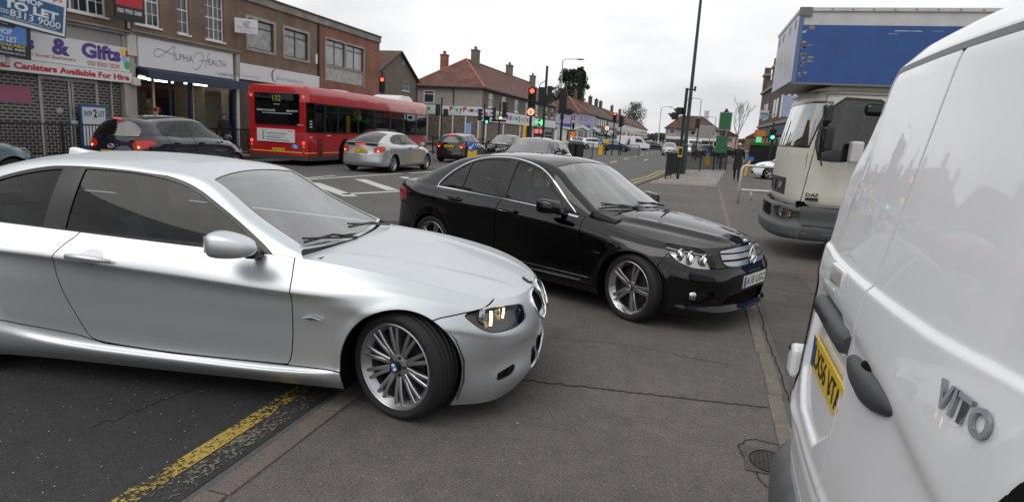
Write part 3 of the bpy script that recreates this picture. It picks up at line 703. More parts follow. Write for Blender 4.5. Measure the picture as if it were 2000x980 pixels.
# ------------------------------------------------------------ black four-door saloon
def black_saloon():
    plan = [(2.195,0),(2.18,.32),(2.10,.565),(1.935,.735),(1.70,.828),(1.38,.870),(.8,.876),(0,.885),(-.8,.885),(-1.38,.880),(-1.9,.82),(-2.24,.68),(-2.38,.38),(-2.42,0)]
    nose = [(.10,.145),(.03,.165),(.0,.20),(.03,.25),(.02,.33),(.005,.42),(.0,.49),(.010,.56),(.035,.60),(.055,.66),(.08,.745),(.11,.785)]
    n1   = [(.10,.145),(.03,.165),(.0,.20),(.03,.25),(.02,.33),(.005,.42),(.0,.49),(.012,.56),(.035,.60),(.06,.66),(.09,.735),(.125,.775)]
    n2   = [(.09,.145),(.03,.165),(.0,.20),(.025,.25),(.012,.33),(.004,.42),(.0,.49),(.02,.56),(.045,.60),(.08,.66),(.12,.72),(.16,.755)]
    n3   = [(.06,.15),(.02,.17),(.0,.21),(.010,.26),(.004,.33),(.002,.42),(.002,.50),(.02,.57),(.04,.61),(.07,.67),(.105,.725),(.15,.757)]
    n4   = [(.04,.15),(.015,.18),(.0,.22),(.0,.27),(.0,.34),(.0,.43),(.002,.52),(.014,.59),(.028,.64),(.055,.69),(.09,.735),(.14,.77)]
    fw   = [(.06,.16),(.015,.20),(.0,.25),(.0,.30),(.0,.36),(.0,.46),(.0,.57),(.004,.64),(.012,.69),(.035,.735),(.075,.77),(.13,.80)]
    d0   = [(.09,.17),(.02,.21),(.0,.26),(.014,.31),(.012,.36),(.016,.50),(.014,.62),(.008,.71),(.003,.755),(.012,.79),(.05,.84),(.13,.892)]
    d1   = [(.09,.17),(.02,.21),(.0,.26),(.014,.31),(.012,.36),(.018,.50),(.016,.64),(.010,.75),(.003,.80),(.010,.835),(.04,.89),(.095,.945)]
    d2   = [(.09,.17),(.02,.21),(.0,.26),(.012,.31),(.010,.36),(.014,.50),(.012,.66),(.006,.78),(.0,.83),(.010,.865),(.045,.92),(.105,.972)]
    rw   = [(.06,.17),(.02,.21),(.0,.26),(.0,.31),(.0,.38),(.0,.50),(.0,.66),(.002,.79),(.0,.845),(.014,.885),(.06,.94),(.13,.992)]
    r1   = [(.05,.20),(.02,.24),(.0,.30),(.0,.36),(.0,.44),(.004,.54),(.008,.68),(.006,.79),(.004,.85),(.02,.90),(.06,.955),(.12,1.0)]
    r2   = [(.05,.22),(.02,.26),(.0,.32),(.0,.38),(.01,.46),(.02,.55),(.03,.70),(.02,.80),(.02,.86),(.035,.91),(.06,.96),(.10,1.0)]
    r3   = [(.05,.22),(.02,.26),(.0,.32),(.0,.38),(.01,.46),(.03,.56),(.05,.70),(.045,.80),(.045,.86),(.05,.91),(.06,.97),(.08,1.005)]
    can = [(.93,.955,.80,.70,.955,.78),(.53,1.20,.47,.635,1.150,.46),(.18,1.395,.16,.575,1.335,.14),(-.22,1.442,-.24,.565,1.398,-.25),(-.75,1.440,-.75,.563,1.393,-.75),(-1.15,1.395,-1.18,.56,1.328,-1.18),(-1.50,1.285,-1.55,.575,1.205,-1.5),(-2.02,1.035,-1.97,.62,1.025,-1.8)]
    def crease(x, y, w, t):
        yc = .20+.36*(1-w)
        return .016*np.exp(-((y-yc)/.06)**2)*np.clip((1-w)*w*5, 0, 1) - .010*np.exp(-((y-yc-.12)/.07)**2)*np.clip((1-w)*w*5,0,1)
    hl = smooth_poly([(1.635,.764),(1.75,.768),(1.914,.757),(2.045,.733),(2.135,.695),(2.165,.640),(2.172,.594),(2.04,.594),(1.926,.602),(1.845,.624),(1.78,.650),(1.715,.703)], 1)
    grl = smooth_poly([(2.245,.748),(2.24,.69),(2.255,.625),(2.31,.602),(2.43,.592),(3.4,.585),(3.4,.785),(2.60,.778),(2.40,.765)], 1)
    low = smooth_poly([(2.22,.245),(3.4,.235),(3.4,.37),(2.36,.37)], 1)
    fog = smooth_poly([(1.92,.285),(2.06,.27),(2.20,.38),(1.97,.415)], 2)
    dlo = smooth_poly([(.68,.80),(.66,.905),(.47,1.035),(.33,1.145),(.16,1.262),(-.01,1.335),(-.28,1.382),(-.55,1.386),(-.84,1.358),(-1.07,1.285),(-1.28,1.155),(-1.40,1.03),(-1.41,.985),(-1.2,.85)], 2)
    fd = smooth_poly([(.70,1.1),(.755,.90),(.79,.74),(.84,.50),(.87,.35),(.86,.285),(.78,.275),(-.28,.275),(-.325,.29),(-.335,.5),(-.335,.80),(-.315,.97),(-.31,1.1)], 2)
    rd = smooth_poly([(-.315,1.1),(-.32,.97),(-.34,.80),(-.34,.29),(-.40,.275),(-.90,.275),(-.98,.30),(-1.04,.45),(-1.14,.60),(-1.28,.74),(-1.345,.86),(-1.345,.95),(-1.28,1.1)], 2)
    cfg = dict(name='saloon_car', cat='car', plan=plan, profs=[nose,n1,n2,n3,n4,fw,d0,d1,d2,rw,r1,r2,r3,r3], hood=dict(x0=.76, s1=1.66, C=[(.95,.955),(1.3,.925),(1.65,.88),(1.95,.83),(2.085,.785)], p=2.2), canopy=can, boot=dict(x0=-1.80, s1=-2.3, C=[(-2.0,1.035),(-2.15,1.045),(-2.36,1.03)]),
        xw=(1.38,-1.38), ra=.350, hcrease=crease, paint=M['black_paint'], hl=hl, hlmat=M['reflector'], hldepth=.06, holes=[grl, low, fog],
        fbump=[(1.60,-.1),(1.60,.50),(1.66,.635),(1.70,.690),(1.78,.645),(1.845,.618),(1.93,.597),(2.17,.588),(2.30,.597),(2.43,.588),(3.2,.58),(3.2,-.1)], doors=[fd, rd], fsplit=.3,
        tail=smooth_poly([(-1.92,.74),(-1.90,.90),(-2.2,.93),(-2.55,.92),(-2.55,.76)],1), rbump=[(-1.72,.1),(-1.72,.62),(-1.9,.73),(-3.4,.70),(-3.4,.1)],
        dlo=dlo, glass=[(-.285,.47,.02,.012),(-.975,-.415,.02,.012),(-1.5,-1.0,.022,.012)], belt=lambda x: np.interp(x, [-1.4,-.37,.15,.7], [.99,.972,.945,.895]), gmat=M['side_glass'], ws=(.05,1.93), bl=(5.1,6.93), steer=-.20, wstyle='twin5', wmat=M['bright_rim'], badge='star', wy=.75, rr=.246)
    root, S, parts = car_body(cfg); P = M['black_paint']
    for sd in 'RL':
        sg = -1 if sd == 'R' else 1; h = parts['hl'+sd]; tr = parts['trim'+sd]
        # bright line round the windows
        ch = S.can.clip(lt('e', .035), lambda p: sdf(p['x'],p['z'],dlo)-.008, lambda p: -(sdf(p['x'],p['z'],dlo)+.002), lambda p: (np.interp(p['x'],[-1.4,.7],[.985,.90])-p['z']-.02)).off(.005)
        patch_obj('bright_trim', ch, M['chrome'], root, sd)
        bz = lambda x: np.interp(x, [-1.4,-.37,.15,.7], [.99,.972,.945,.892])
        cb = S.band.clip(lambda p: p['z']-bz(p['x'])+.002, lambda p: bz(p['x'])-.014-p['z'], lambda p: np.abs(p['x']+.36)-1.05).off(.004)
        if len(cb.T): patch_obj('bright_trim', cb, M['chrome'], root, sd)
        ls = S.band.clip(lambda p: p['z']-(.3495-.012*p['x']), lambda p: .3405-.012*p['x']-p['z'], lambda p: abs(p['x'])-.92).off(.005)
        patch_obj('door_strip', ls, M['chrome'], root, sd)
        lb = MB()
        for cx, cy, cz, r in ((1.865,.665,.672,.055),(1.955,.575,.655,.050),(1.79,.715,.70,.04)):
            lb.lathe([(.0,-.06),(r*.5,-.045),(r*.85,-.01),(r,.0),(r*1.1,.0),(r*1.1,-.02)], 20, 'x', (cx, sg*cy, cz), M['reflector']); lb.sph((cx-.02, sg*cy, cz), r*.42, 12, M['lamp_white'])
        lb.build('reflector_bowl', M['reflector'], h, smooth=True)
        iv = patch_obj('lamp_divider', S.band.clip(inpoly(hl,'s','z',.003), lambda p: abs(p['z']-(.735-.10*(p['s']-1.8)))-.005).off(-.02), M['silver_rim'], h, sd)
        fo = patch_obj('fog_recess', S.band.clip(inpoly(fog,'s','z',-.004)).off(-.05), M['black_plastic'], root, sd)
        fl = MB(); fl.lathe([(0,.016),(.035,.012),(.048,0),(.052,-.03)], 20, 'x', (1.945, sg*.70, .345), M['reflector']); fl.build('fog_lamp', M['reflector'], fo, smooth=True)
        for x0, z0 in ((-.15,.862),(-1.02,.905)):
            hb = MB(); hb.tube([(x0+dx, sg*(.878+o_), z0-.018*dx) for dx, o_ in ((.13,.0),(.09,.03),(0,.036),(-.09,.03),(-.12,.0))], [.01,.016,.018,.016,.012], 10, P)
            d_ = parts[('door0' if x0 > -.5 else 'door1')+sd]; hd = hb.build('door_handle', P, d_, smooth=True)
            hc = MB(); hc.tube([(x0+dx, sg*(.878+o_), z0+.0-.018*dx-.012) for dx, o_ in ((.10,.035),(0,.046),(-.09,.04))], .004, 6, M['chrome']); hc.build('handle_strip', M['chrome'], d_)
        mirror_obj(root, (.49, sg*.985, .985), .24, .155, .225, P, sd, stalk=.12, blunt=.35)
        fbg = MB(); fbg.prism([(.905,.59),(.99,.598),(1.03,.590),(.99,.584)], 'y', sg*.862, sg*.8785, M['chrome']); fbg.build('wing_badge', M['chrome'], root)
    patch_obj('lower_grille', S.band.clip(inpoly(low,'s','z',-.004)).off(-.04), M['void_black'], root, 'B')
    gp = S.band.clip(inpoly(grl,'s','z',0)); gr = patch_obj('grille', gp.off(-.05), M['void_black'], root, 'B')
    patch_obj('grille_surround', S.band.clip(inpoly(grl,'s','z',-.006), outpoly(grl,'s','z',-.008)).off(.004), M['black_paint'], gr, 'B')
    for zc in (.742,.685,.625):
        sl = gp.clip(inpoly(grl,'s','z',.012), lambda p, zc=zc: abs(p['z']-zc-.0*p['y'])-.0215).off(-.008); patch_obj('grille_slat', sl, M['silver_rim'], gr, 'B', solid=.02)
    sb = MB(); star(sb, (2.15,0,.668), (0,1,0), (0,.0,1), .092, M['chrome'], .022); sb.build('grille_star', M['chrome'], gr)
    wb = MB(); wb.box(2.03, 2.085, -.10, .10, .58, .755, M['void_black']); 
    hs = MB(); hs.lathe([(0,.01),(.022,.009),(.026,.0)], 20, 'z', m=M['silver_rim']); star(hs, (0,0,.010), (0,-1,0), (1,0,0), .018, M['chrome'], .003); hs.xf(Matrix.Translation((2.06,0,.795)) @ Matrix.Rotation(R_(14),4,'Y')); hs.build('bonnet_badge', M['silver_rim'], root)
    plate(root, 'A18 UGC', (2.186, -.26, .40), (0,1,0), (.04,0,1))
    sc_ = MB(); sc_.prism([(.70,.885),(.97,.93),(.97,.84),(.70,.84)], 'y', -.56, .56, M['black_plastic']); sc_.build('scuttle', M['black_plastic'], root)
    wiper(root, [(.93,-.05,.965),(.86,-.25,1.0),(.80,-.55,1.005)]); wiper(root, [(.93,.5,.965),(.90,.30,1.0),(.88,.02,1.0)])
    interior(root, .95, -1.35, .70, .30, .76, .95, -.37, [(-.12,-.37),(-.12,.37),(-1.02,-.36),(-1.02,.36)])
    return root, S
mat('badge_blue', (.02,.16,.55), .25); mat('badge_white', (.8,.8,.82), .3)
# ------------------------------------------------------------ white panel van, its rear doors beside the camera
mat('grey_plastic', (.045,.048,.052), .5, bump=(400,.25,.001)); mat('grey_bumper', (.085,.09,.095), .55, noise=(6,.3)); mat('cream_paint', (.60,.585,.51), .45, coat=.3, noise=(2.5,.10)); mat('box_blue', (.018,.075,.27), .42, noise=(3,.15)); mat('box_white', (.55,.55,.53), .5, noise=(3,.12)); mat('scuff', (.35,.25,.12), .8); mat('box_front', (.52,.53,.62), .45, noise=(2,.08))
mat('seal_grey', (.16,.165,.17), .55)
mat('badge_metal', (.34,.35,.37), .22, 1.0); mat('clear_white', (.75,.75,.74), .15, coat=1); mat('lens_grey', (.23,.25,.24), .25, coat=.6)
def panel_van():
    root = thing('panel_van', 'white panel van with closed double rear doors and a yellow number plate, beside the forecourt strip', 'van', (.45, 1.80, 0))
    P = M['white_paint']
    near = [(4.6,-.9),(3.2,-.95),(1.6,-.95),(.60,-.95),(.36,-.945),(.21,-.925),(.115,-.875),(.066,-.80),(.035,-.66),(.010,-.36),(0,0)]
    plan = near + [(x, -y) for x, y in near[-2::-1]]
    zl = [(.30,.03),(.55,.0),(.80,-.012),(1.0,0),(1.2,.018),(1.43,.056),(1.70,.104),(1.85,.130),(1.91,.142),(1.955,.158)]
    prof = [(i, z) for z, i in zl]
    def lean(s_, C, p):
        f = .55*np.clip((np.abs(C[:,1])-.62)/.25, 0, 1)[:,None]*(1-np.clip((p[None,:,1]-1.5)/.30, 0, 1)); return (1-f)*p[None,:,0] + .10*np.clip((p[None,:,1]-1.55)/.35, 0, 1)**2*np.clip((np.abs(C[:,1])-.70)/.2, 0, 1)[:,None]
    g = outline_band(plan, prof, res=.018, zres=.005, inset=lean)
    # pressed shapes of the doors: window field, handle trough, plate recess
    def sm(d, w): return 1/(1+np.exp(np.clip(d/w, -40, 40)))
    y, z = g['y'], g['z']
    rear = (g['x'] < .35)
    wf = sdf(y, z, smooth_poly([(-.84,1.318),(.86,1.318),(.90,1.37),(.93,2.2),(-.93,2.2),(-.90,1.40)],1))
    dx = .012*sm(wf, .0032) + .013*sm(sdf(y, z, smooth_poly([(-.88,.98),(-.72,1.03),(-.10,1.19),(.50,1.21),(.88,1.19),(.88,.70),(-.90,.66)],1)), .012)
    rec = sdf(y, z, smooth_poly([(.03,.78),(.62,.78),(.62,1.19),(.03,1.19)],1)); dx += .020*sm(rec, .004)
    dx += -.008*np.exp(-((z-.72)/.018)**2) + .006*sm(z-.66, .012)
    g.V[:,0] += dx*rear
    n = int(round(len(g.V)/len(np.unique(g['s'].round(6))))); Pg = g.V.reshape(-1, n, 3)
    A = {k: g.A[k].reshape(-1, n) for k in ('s','x','y','z')}; A['x'] = Pg[...,0]
    g2 = Patch.grid(Pg, A)
    if (g2['na']*rear).sum() > 0:
        for k in ('na','nb','nc'): g2.A[k] *= -1
        g2.T = g2.T[:, ::-1]
    rd = smooth_poly([(-.865,.56),(-.0035,.56),(-.0035,1.862),(-.70,1.862),(-.81,1.80),(-.85,1.60),(-.868,1.30)],1); ld = smooth_poly([(.865,.56),(.0035,.56),(.0035,1.862),(.70,1.862),(.81,1.80),(.85,1.60),(.868,1.30)],1)
    rd = [(-.865,.56),(-.0035,.56),(-.0035,1.930),(-.72,1.930),(-.80,1.86),(-.845,1.60),(-.866,1.30)]; ld = [(-a,b) for a, b in rd]
    R0 = g2.clip(lt('x', .45))
    rdo = patch_obj('rear_door', R0.clip(inpoly(rd,'y','z',.0035)), P, root, 'L', solid=.02)
    ldo = patch_obj('rear_door', R0.clip(inpoly(ld,'y','z',.0035)), P, root, 'L', solid=.02)
    patch_obj('body_shell', g2.clip(lambda p: np.where(p['x'] < .45, np.maximum(-sdf(p['y'],p['z'],rd), -sdf(p['y'],p['z'],ld))*-1, -1.) if False else np.where(p['x'] < .45, np.maximum(-sdf(p['y'],p['z'],rd)+.0035, -sdf(p['y'],p['z'],ld)+.0035)*0 - np.minimum(sdf(p['y'],p['z'],rd), sdf(p['y'],p['z'],ld)) + .0035, -1.)), P, root, 'L', solid=.02)
    fl = MB(); fl.box(.12, 4.5, -.88, .88, .3, .34, M['void_black']); 
    fl.box(.20, .21, -.66, .66, .5, 1.66, M['void_black'])
    fl.build('floor_pan', M['void_black'], root)
    # roof with the channel at its edge
    rp = g2.V.reshape(-1, n, 3)[:, -1]; m = 14; tt = np.linspace(0, 1, m)
    c = rp.copy(); c[:,1] *= 0; c[:,0] = np.clip(rp[:,0], .75, 5); Pr = rp[:,None,:]*(1-tt[None,:,None]) + c[:,None,:]*tt[None,:,None]; Pr[...,2] += .12*(1-(1-tt)**7)[None,:]
    rg = Patch.grid(Pr, dict(x=Pr[...,0]))
    if rg['nc'].sum() < 0:
        for k in ('na','nb','nc'): rg.A[k] *= -1
        rg.T = rg.T[:, ::-1]
    patch_obj('roof', rg, P, root, 'L')
    sl = g2.clip(lambda p: np.maximum(abs(p['z']-1.937)-.010, abs(p['y'])-.74), lt('x', .4)).off(.001)
    patch_obj('door_seal', sl, M['seal_grey'], root, 'L')
    def X(y_, z_): i = np.argmin((g2['y']-y_)**2+(g2['z']-z_)**2+ (g2['x'] > .5)*9); return g2.V[i][0]
    # handle bar over the plate, plate, grab handle, lettering
    tb = MB(); vs = []; fs = []; k = 16
    for i in range(k):
        yy = .55-.52*i/(k-1); e = 1 if 0 < i < k-1 else .6
        x0 = X(min(yy,.5), 1.21)-.012+.0
        for a, b in ((.03,1.185),(-.004,1.18),(-.022,1.165),(-.024,1.135),(-.014,1.115),(.03,1.11)): vs.append((x0+.012+a*e, yy, 1.148+(b-1.148)*(1 if e == 1 else .75)))
    for i in range(k-1):
        for j in range(6): fs.append((i*6+j, i*6+(j+1) % 6, (i+1)*6+(j+1) % 6, (i+1)*6+j))
    fs += [tuple(range(5,-1,-1)), tuple(range((k-1)*6, k*6))]
    tb.add(vs, fs, M['grey_plastic']); text(tb, 'Mercedes-Benz', (X(.3,1.21)-.0265, .46, 1.14), (0,-1,0), (0,0,1), w=.30, h=.024, m=M['black_plastic'], bold=.01)
    tb.build('plate_light_bar', M['grey_plastic'], ldo, auto=50)
    xp = X(.3, .98)
    p0 = Vector((xp+.002, .50, .93)); plate(ldo, 'LX56 VTA', p0, (-.036,-1,0), (0,0,1), yellow=True)
    bt = MB()
    for yy in (.38, .09): bt.lathe([(.0,-.016),(.006,-.014),(.008,-.010)], 10, 'x', (xp-.006-.036*(.5-yy), yy, .985), M['plate_black'])
    bt.build('plate_screw', M['plate_black'], ldo)
    hb = MB(); vs = []; fs = []; k = 22
    for i in range(k):
        t = i/(k-1); yy = -.025-.335*t; w = .043*math.sin(PI*min(max(t*.92+.06,0),1))**.55; zc = 1.125-.012*math.sin(PI*t); x0 = X(yy, 1.2)-.0
        for a in range(10):
            an = 2*PI*a/10; vs.append((x0+.006-.034*math.sin(PI*min(.1+t*.85,1))**.5*max(math.sin(an),-.2), yy, zc+w*math.cos(an)))
    for i in range(k-1):
        for j in range(10): fs.append((i*10+j, i*10+(j+1) % 10, (i+1)*10+(j+1) % 10, (i+1)*10+j))
    fs += [tuple(range(9,-1,-1)), tuple(range((k-1)*10, k*10))]
    hb.add(vs, fs, M['grey_plastic']); hd = hb.build('door_handle', M['grey_plastic'], rdo, smooth=True)
    hc = MB(); hc.sph((X(-.15,1.2)+.006, -.155, 1.140), .046, 16, M['void_black'], (.35,1.1,.55)); hc.build('finger_recess', M['void_black'], hd, smooth=True)
    def Xs(y_, z_):
        d = (g2['y']-y_)**2+(g2['z']-z_)**2+(g2['x'] > .5)*9; k = np.argpartition(d, 6)[:6]; w = 1/(d[k]+1e-6); return float((g2.V[k,0]*w).sum()/w.sum())
    vt = MB(); yy = -.545; xx = X(-.65, 1.25)
    vs0 = len(vt.v); text(vt, 'VITO', (xx-.003, yy+.015, 1.218), (0.05,-1,0), (.03,0,1), w=.165, h=.052, m=M['badge_metal'], bold=.018)
    ya, yb = min(v[1] for v in vt.v), max(v[1] for v in vt.v); za, zb = min(v[2] for v in vt.v), max(v[2] for v in vt.v)
    c_ = [Xs(ya, za), Xs(yb, za), Xs(ya, zb), Xs(yb, zb)]
    def Xb(y_, z_): u = (y_-ya)/(yb-ya); w = (z_-za)/(zb-za); return (c_[0]*(1-u)+c_[1]*u)*(1-w) + (c_[2]*(1-u)+c_[3]*u)*w
    vt.v = [(Xb(v[1], v[2])-.003, v[1], v[2]) for v in vt.v]
    vo = vt.build('door_lettering', M['badge_metal'], rdo); sd_ = vo.modifiers.new('solid','SOLIDIFY'); sd_.thickness = .006; sd_.offset = 1
    bl = MB(); bl.box(X(.32,1.28)-.006, X(.32,1.28)+.02, .25, .42, 1.25, 1.312, M['clear_white']); ln = bl.build('brake_lamp', M['clear_white'], ldo, bevel=.01)
    # side hinge housings, tail lamps, bumper
    hg = MB(); hg.prism([(.82,.755),(.82,.87),(.845,.895),(.90,.885),(.925,.82),(.915,.755)], 'x', .03, .10, P); hg.build('hinge_cover', P, root, bevel=.02); 
    hh = MB(); hh.lathe([(0,-.004),(.011,-.004),(.011,.004)], 12, 'x', (.031, .885, .865), M['void_black']); hh.build('hinge_hole', M['void_black'], root)
    for sg in (-1, 1):
        tl = g2.clip(lambda p: np.maximum.reduce([.80+.5*np.clip(p['z']-1.2,-.05,1)-p['y']*sg, p['z']-1.30, .72-p['z'], p['x']-.30])).off(.006)
        t_ = patch_obj('tail_lamp', tl, M['lens_grey'], root, 'L')
        tf = g2.clip(lambda p: np.maximum.reduce([abs(p['y']*sg-.792-.5*np.clip(p['z']-1.2,-.05,1))-.012, p['z']-1.32, .70-p['z'], p['x']-.2])).off(.007)
        patch_obj('lamp_frame', tf, M['trim_black'], t_, 'L')
    bp_n = [(.55,-.965),(.22,-.96),(.10,-.93),(.03,-.85),(-.01,-.6),(-.03,0)]
    bp = bp_n + [(x,-y) for x, y in bp_n[-2::-1]]
    bg_ = outline_band(bp, [(.10,.17),(.02,.22),(.0,.32),(.0,.40),(.012,.45),(.04,.485),(.12,.505)], res=.025)
    patch_obj('rear_bumper', bg_, M['grey_bumper'], root, 'L', solid=.02)
    for x in (.95, 4.1):
        for sd in 'RL':
            wheel(root, (x, (-1 if sd == 'R' else 1)*.83, .33), .33, .21, .22, '5', M['rim_dark'], 0, sd, seg=24)
    return root

# ------------------------------------------------------------ box lorry facing the road
def box_lorry():
    root = thing('box_lorry', 'cream cabbed box lorry with a scuffed blue luton body, nose to the left beside the white van', 'lorry', (1.30, 10.0, 0))
    W = 2.42; cr = M['cream_paint']
    near = [(2.35,.04),(1.2,.03),(.62,.035),(.42,.06),(.28,.16),(.18,.36),(.11,.75),(.085,1.21)]
    plan = near + [(x, W-y) for x, y in near[-2::-1]]
    def ins(s, C, p):
        f = np.clip((.75-C[:,0])/.6, 0, 1)[:,None]; z = p[None,:,1]
        return np.interp(z, [.8,.9,1.0,1.25,1.6,1.68,2.1,2.40,2.52,2.58], [.05,.01,0,0,.01,.02,.10,.16,.24,.40])*f + np.interp(z, [.8,.9,1.0,1.7,2.4,2.52,2.58],[.05,.008,0,0,.06,.12,.3])*(1-f)
    g = outline_band(plan, [(0,z) for z in np.linspace(.84,2.58,14)], res=.03, inset=ins)
    xz = lambda k: (lambda p: p[k])
    ws = lambda p: np.maximum.reduce([p['x']-(.42+(p['z']-1.68)*.30), 1.68+.10*np.clip((.5-np.abs(p['y']-1.21))*0,0,1)-p['z'], p['z']-2.36, (.10-p['y'])*2, (p['y']-W+.10)*2])
    grl = lambda p: np.maximum.reduce([p['x']-.34, 0.96-p['z'], p['z']-1.22, .42-p['y'], p['y']-W+.42])
    win = smooth_poly([(.395,1.52),(.78,1.495),(.92,1.53),(1.12,1.67),(1.45,1.73),(1.45,2.40),(.52,2.43)],1)
    isw = lambda p: np.where(p['x'] > .36, sdf(p['x'],p['z'],win), .5)
    door = [(.345,.86),(1.55,.86),(1.55,2.46),(.52,2.46)]
    dsd = lambda p: np.where(p['x'] > .3, sdf(p['x'],p['z'],door), .5)
    body = g.clip(lambda p: -ws(p), lambda p: -grl(p), lambda p: -dsd(p)+.006)
    patch_obj('cab', body, cr, root, 'L', solid=.015)
    for sgn in (0, 1):
        half = (lambda p: p['y']-1.2) if sgn == 0 else (lambda p: 1.2-p['y'])
        dr = patch_obj('cab_door', g.clip(half, lambda p: dsd(p)+.006, lambda p: -isw(p)), cr, root, 'L', solid=.015)
        patch_obj('door_window', g.clip(half, lambda p: isw(p)+.03).off(-.006), M['dark_glass2'], dr, 'L')
        patch_obj('window_seal', g.clip(half, isw, lambda p: -(isw(p)+.03)).off(.001), M['trim_black'], dr, 'L')
        if sgn == 0:
            b = MB(); text(b, 'DAF', (.395,.012,.985), (1,0,0), (0,0,1), w=.175, h=.05, m=M['plate_black'], bold=.03); b.box(.395,.57,.009,.0145,.925,.967,M['plate_black']); b.build('door_lettering', M['plate_black'], dr)
            dh = MB(); dh.box(1.15,1.32,-.005,.02,1.32,1.37,M['trim_black']); dh.build('door_handle', M['trim_black'], dr, bevel=.008)
    patch_obj('windscreen', g.clip(lambda p: ws(p)+.03).off(-.006), M['lorry_screen'], root, 'L')
    patch_obj('screen_seal', g.clip(ws, lambda p: -(ws(p)+.03)), M['trim_black'], root, 'L')
    gp = patch_obj('grille_panel', g.clip(grl).off(-.004), M['dark_panel'], root, 'L')
    b = MB(); b.box(.092,.11,.95,1.5,1.01,1.17,M['void_black'])
    text(b, 'LF', (.095,.66,1.06), (.25,-.968,0), (0,0,1), h=.085, m=M['sign_pale'], bold=.02); b.build('grille_lettering', M['void_black'], gp)
    # creases on the lower front corner
    ro = MB(); ro.prism([(.30,2.50),(2.3,2.50),(2.3,2.59),(.6,2.59)], 'y', .15, W-.15, cr); ro.build('cab_roof', cr, root, bevel=.03)
    bk = MB(); bk.box(2.2,2.3,.08,W-.08,.85,2.5,cr); bk.build('cab_back', cr, root)
    # seats, wheel and a paper-strewn dash behind the glass
    it = MB(); it.box(.35,.75,.1,W-.1,1.35,1.60,M['dash']); it.box(.3,2.2,.08,W-.08,.8,.9,M['void_black']); it.box(1.5,1.75,.25,.80,1.2,2.0,M['seat']); it.box(1.5,1.75,1.5,2.2,1.2,2.0,M['seat'])
    it.box(.40,.55,.25,.5,1.60,1.68,M['box_white']); it.box(.42,.55,1.0,1.4,1.60,1.66,M['box_white'])
    it.tube([(.75+.06*math.sin(t),1.85+.22*math.cos(t),1.6+.2*math.sin(t)) for t in [2*PI*i/16 for i in range(17)]], .018, 6, M['trim_black'])
    it.build('cab_interior', M['dash'], root)
    for y0, y1 in ((.45,1.1),(1.3,1.95)):
        b = MB(); b.tube([(.21,y0,1.63),(.17,(y0+y1)/2,1.66),(.25,y1,1.72)], .012, 6, M['trim_black']); b.tube([(.12,y0+.3,1.62),(.25,y1,1.74)], .009, 6, M['trim_black']); b.build('wiper', M['trim_black'], root)
    # bumper with lamps, step
    bn = [(1.5,.02),(.9,.0),(.36,.01),(.16,.10),(.05,.32),(-.03,.75),(-.05,1.21)]; bpn = bn + [(x, W-y) for x, y in bn[-2::-1]]
    bg = outline_band(bpn, [(.06,.33),(.015,.37),(0,.45),(.0,.53),(.03,.56),(.045,.60),(.045,.72),(.05,.80),(.09,.84)], res=.04)
    lamp = lambda p: sdf(p['y'], p['z'], smooth_poly([(.04,.60),(.04,.79),(.50,.82),(.52,.63)],1))+ (p['x'] > .5)*1.0
    lampf = lambda p: sdf(W-p['y'], p['z'], smooth_poly([(.04,.60),(.04,.79),(.50,.82),(.52,.63)],1))+ (p['x'] > .5)*1.0
    vent = lambda p: np.maximum.reduce([.60-p['z'], p['z']-.79, .66-p['y'], p['y']-W+.66, p['x']-.2])
    front = g_ = bg.clip(lt('x', .36))
    patch_obj('bumper', front.clip(lambda p: -lamp(p), lambda p: -lampf(p), lambda p: -vent(p)), M['grey_bumper'], root, 'L', solid=.02)
    patch_obj('bumper_grille', bg.clip(vent).off(-.03), M['void_black'], root, 'L')
    for f, yy in ((lamp, .27), (lampf, W-.27)):
        h = patch_obj('headlight', bg.clip(f).off(-.05), M['lamp_bowl'], root, 'L'); patch_obj('headlight_lens', bg.clip(lambda p, f=f: f(p)+.004).off(-.003), M['clear_lens'], h, 'L')
        b = MB(); b.lathe([(0,.04),(.05,.02),(.07,0)], 16, 'x', (.13, yy+.04, .71), M['reflector']); b.build('reflector_bowl', M['reflector'], h, smooth=True)
        b = MB(); b.box(.22,.24,yy-.16 if yy < 1 else yy+.10,yy-.10 if yy < 1 else yy+.16,.66,.74,M['amber_lens']); b.build('indicator_lens', M['amber_lens'], h)
    for hs in (1, -1): patch_obj('entry_step', bg.clip(gt('x', .366), lambda p, hs=hs: hs*(p['y']-1.21)), M['step_grey'], root, 'L', solid=.02)
    b = MB(); b.box(.40,1.45,-.012,.02,.555,.58,M['grey_bumper']); b.box(.40,1.45,-.012,.02,.43,.455,M['grey_bumper']); b.build('step_tread', M['grey_bumper'], root)
    # mirrors on arms, nearside
    for yy, sg in ((-.12, 1), (W+.12, -1)):
        b = MB(); b.tube([(.50,yy+.14*sg,2.30),(.44,yy-.05*sg,2.27),(.47,yy-.06*sg,1.60),(.55,yy+.13*sg,1.45)], .014, 8, M['trim_black']); arm = b.build('mirror_arm', M['trim_black'], root, smooth=True)
        b = MB(); b.box(.45,.55,yy-.17,yy+.07,2.04,2.28,M['trim_black']); b.build('mirror_head', M['trim_black'], arm, bevel=.03)
        b = MB(); b.box(.48,.60,yy-.17,yy+.07,1.66,1.99,M['trim_black']); b.build('mirror_head', M['trim_black'], arm, bevel=.03)
    b = MB(); b.box(1.02,1.42,.0,.25,2.18,2.34,M['trim_black']); b.build('kerb_mirror', M['trim_black'], root, bevel=.05)
    b = MB(); b.box(.84,1.0,-.30,-.10,1.51,1.81,M['box_white']); b.build('side_mirror', M['box_white'], root, bevel=.03)
    # luton body: side panels, front panel, corner rails, scuffs
    B0, B1, L = 2.60, 3.60, 6.4
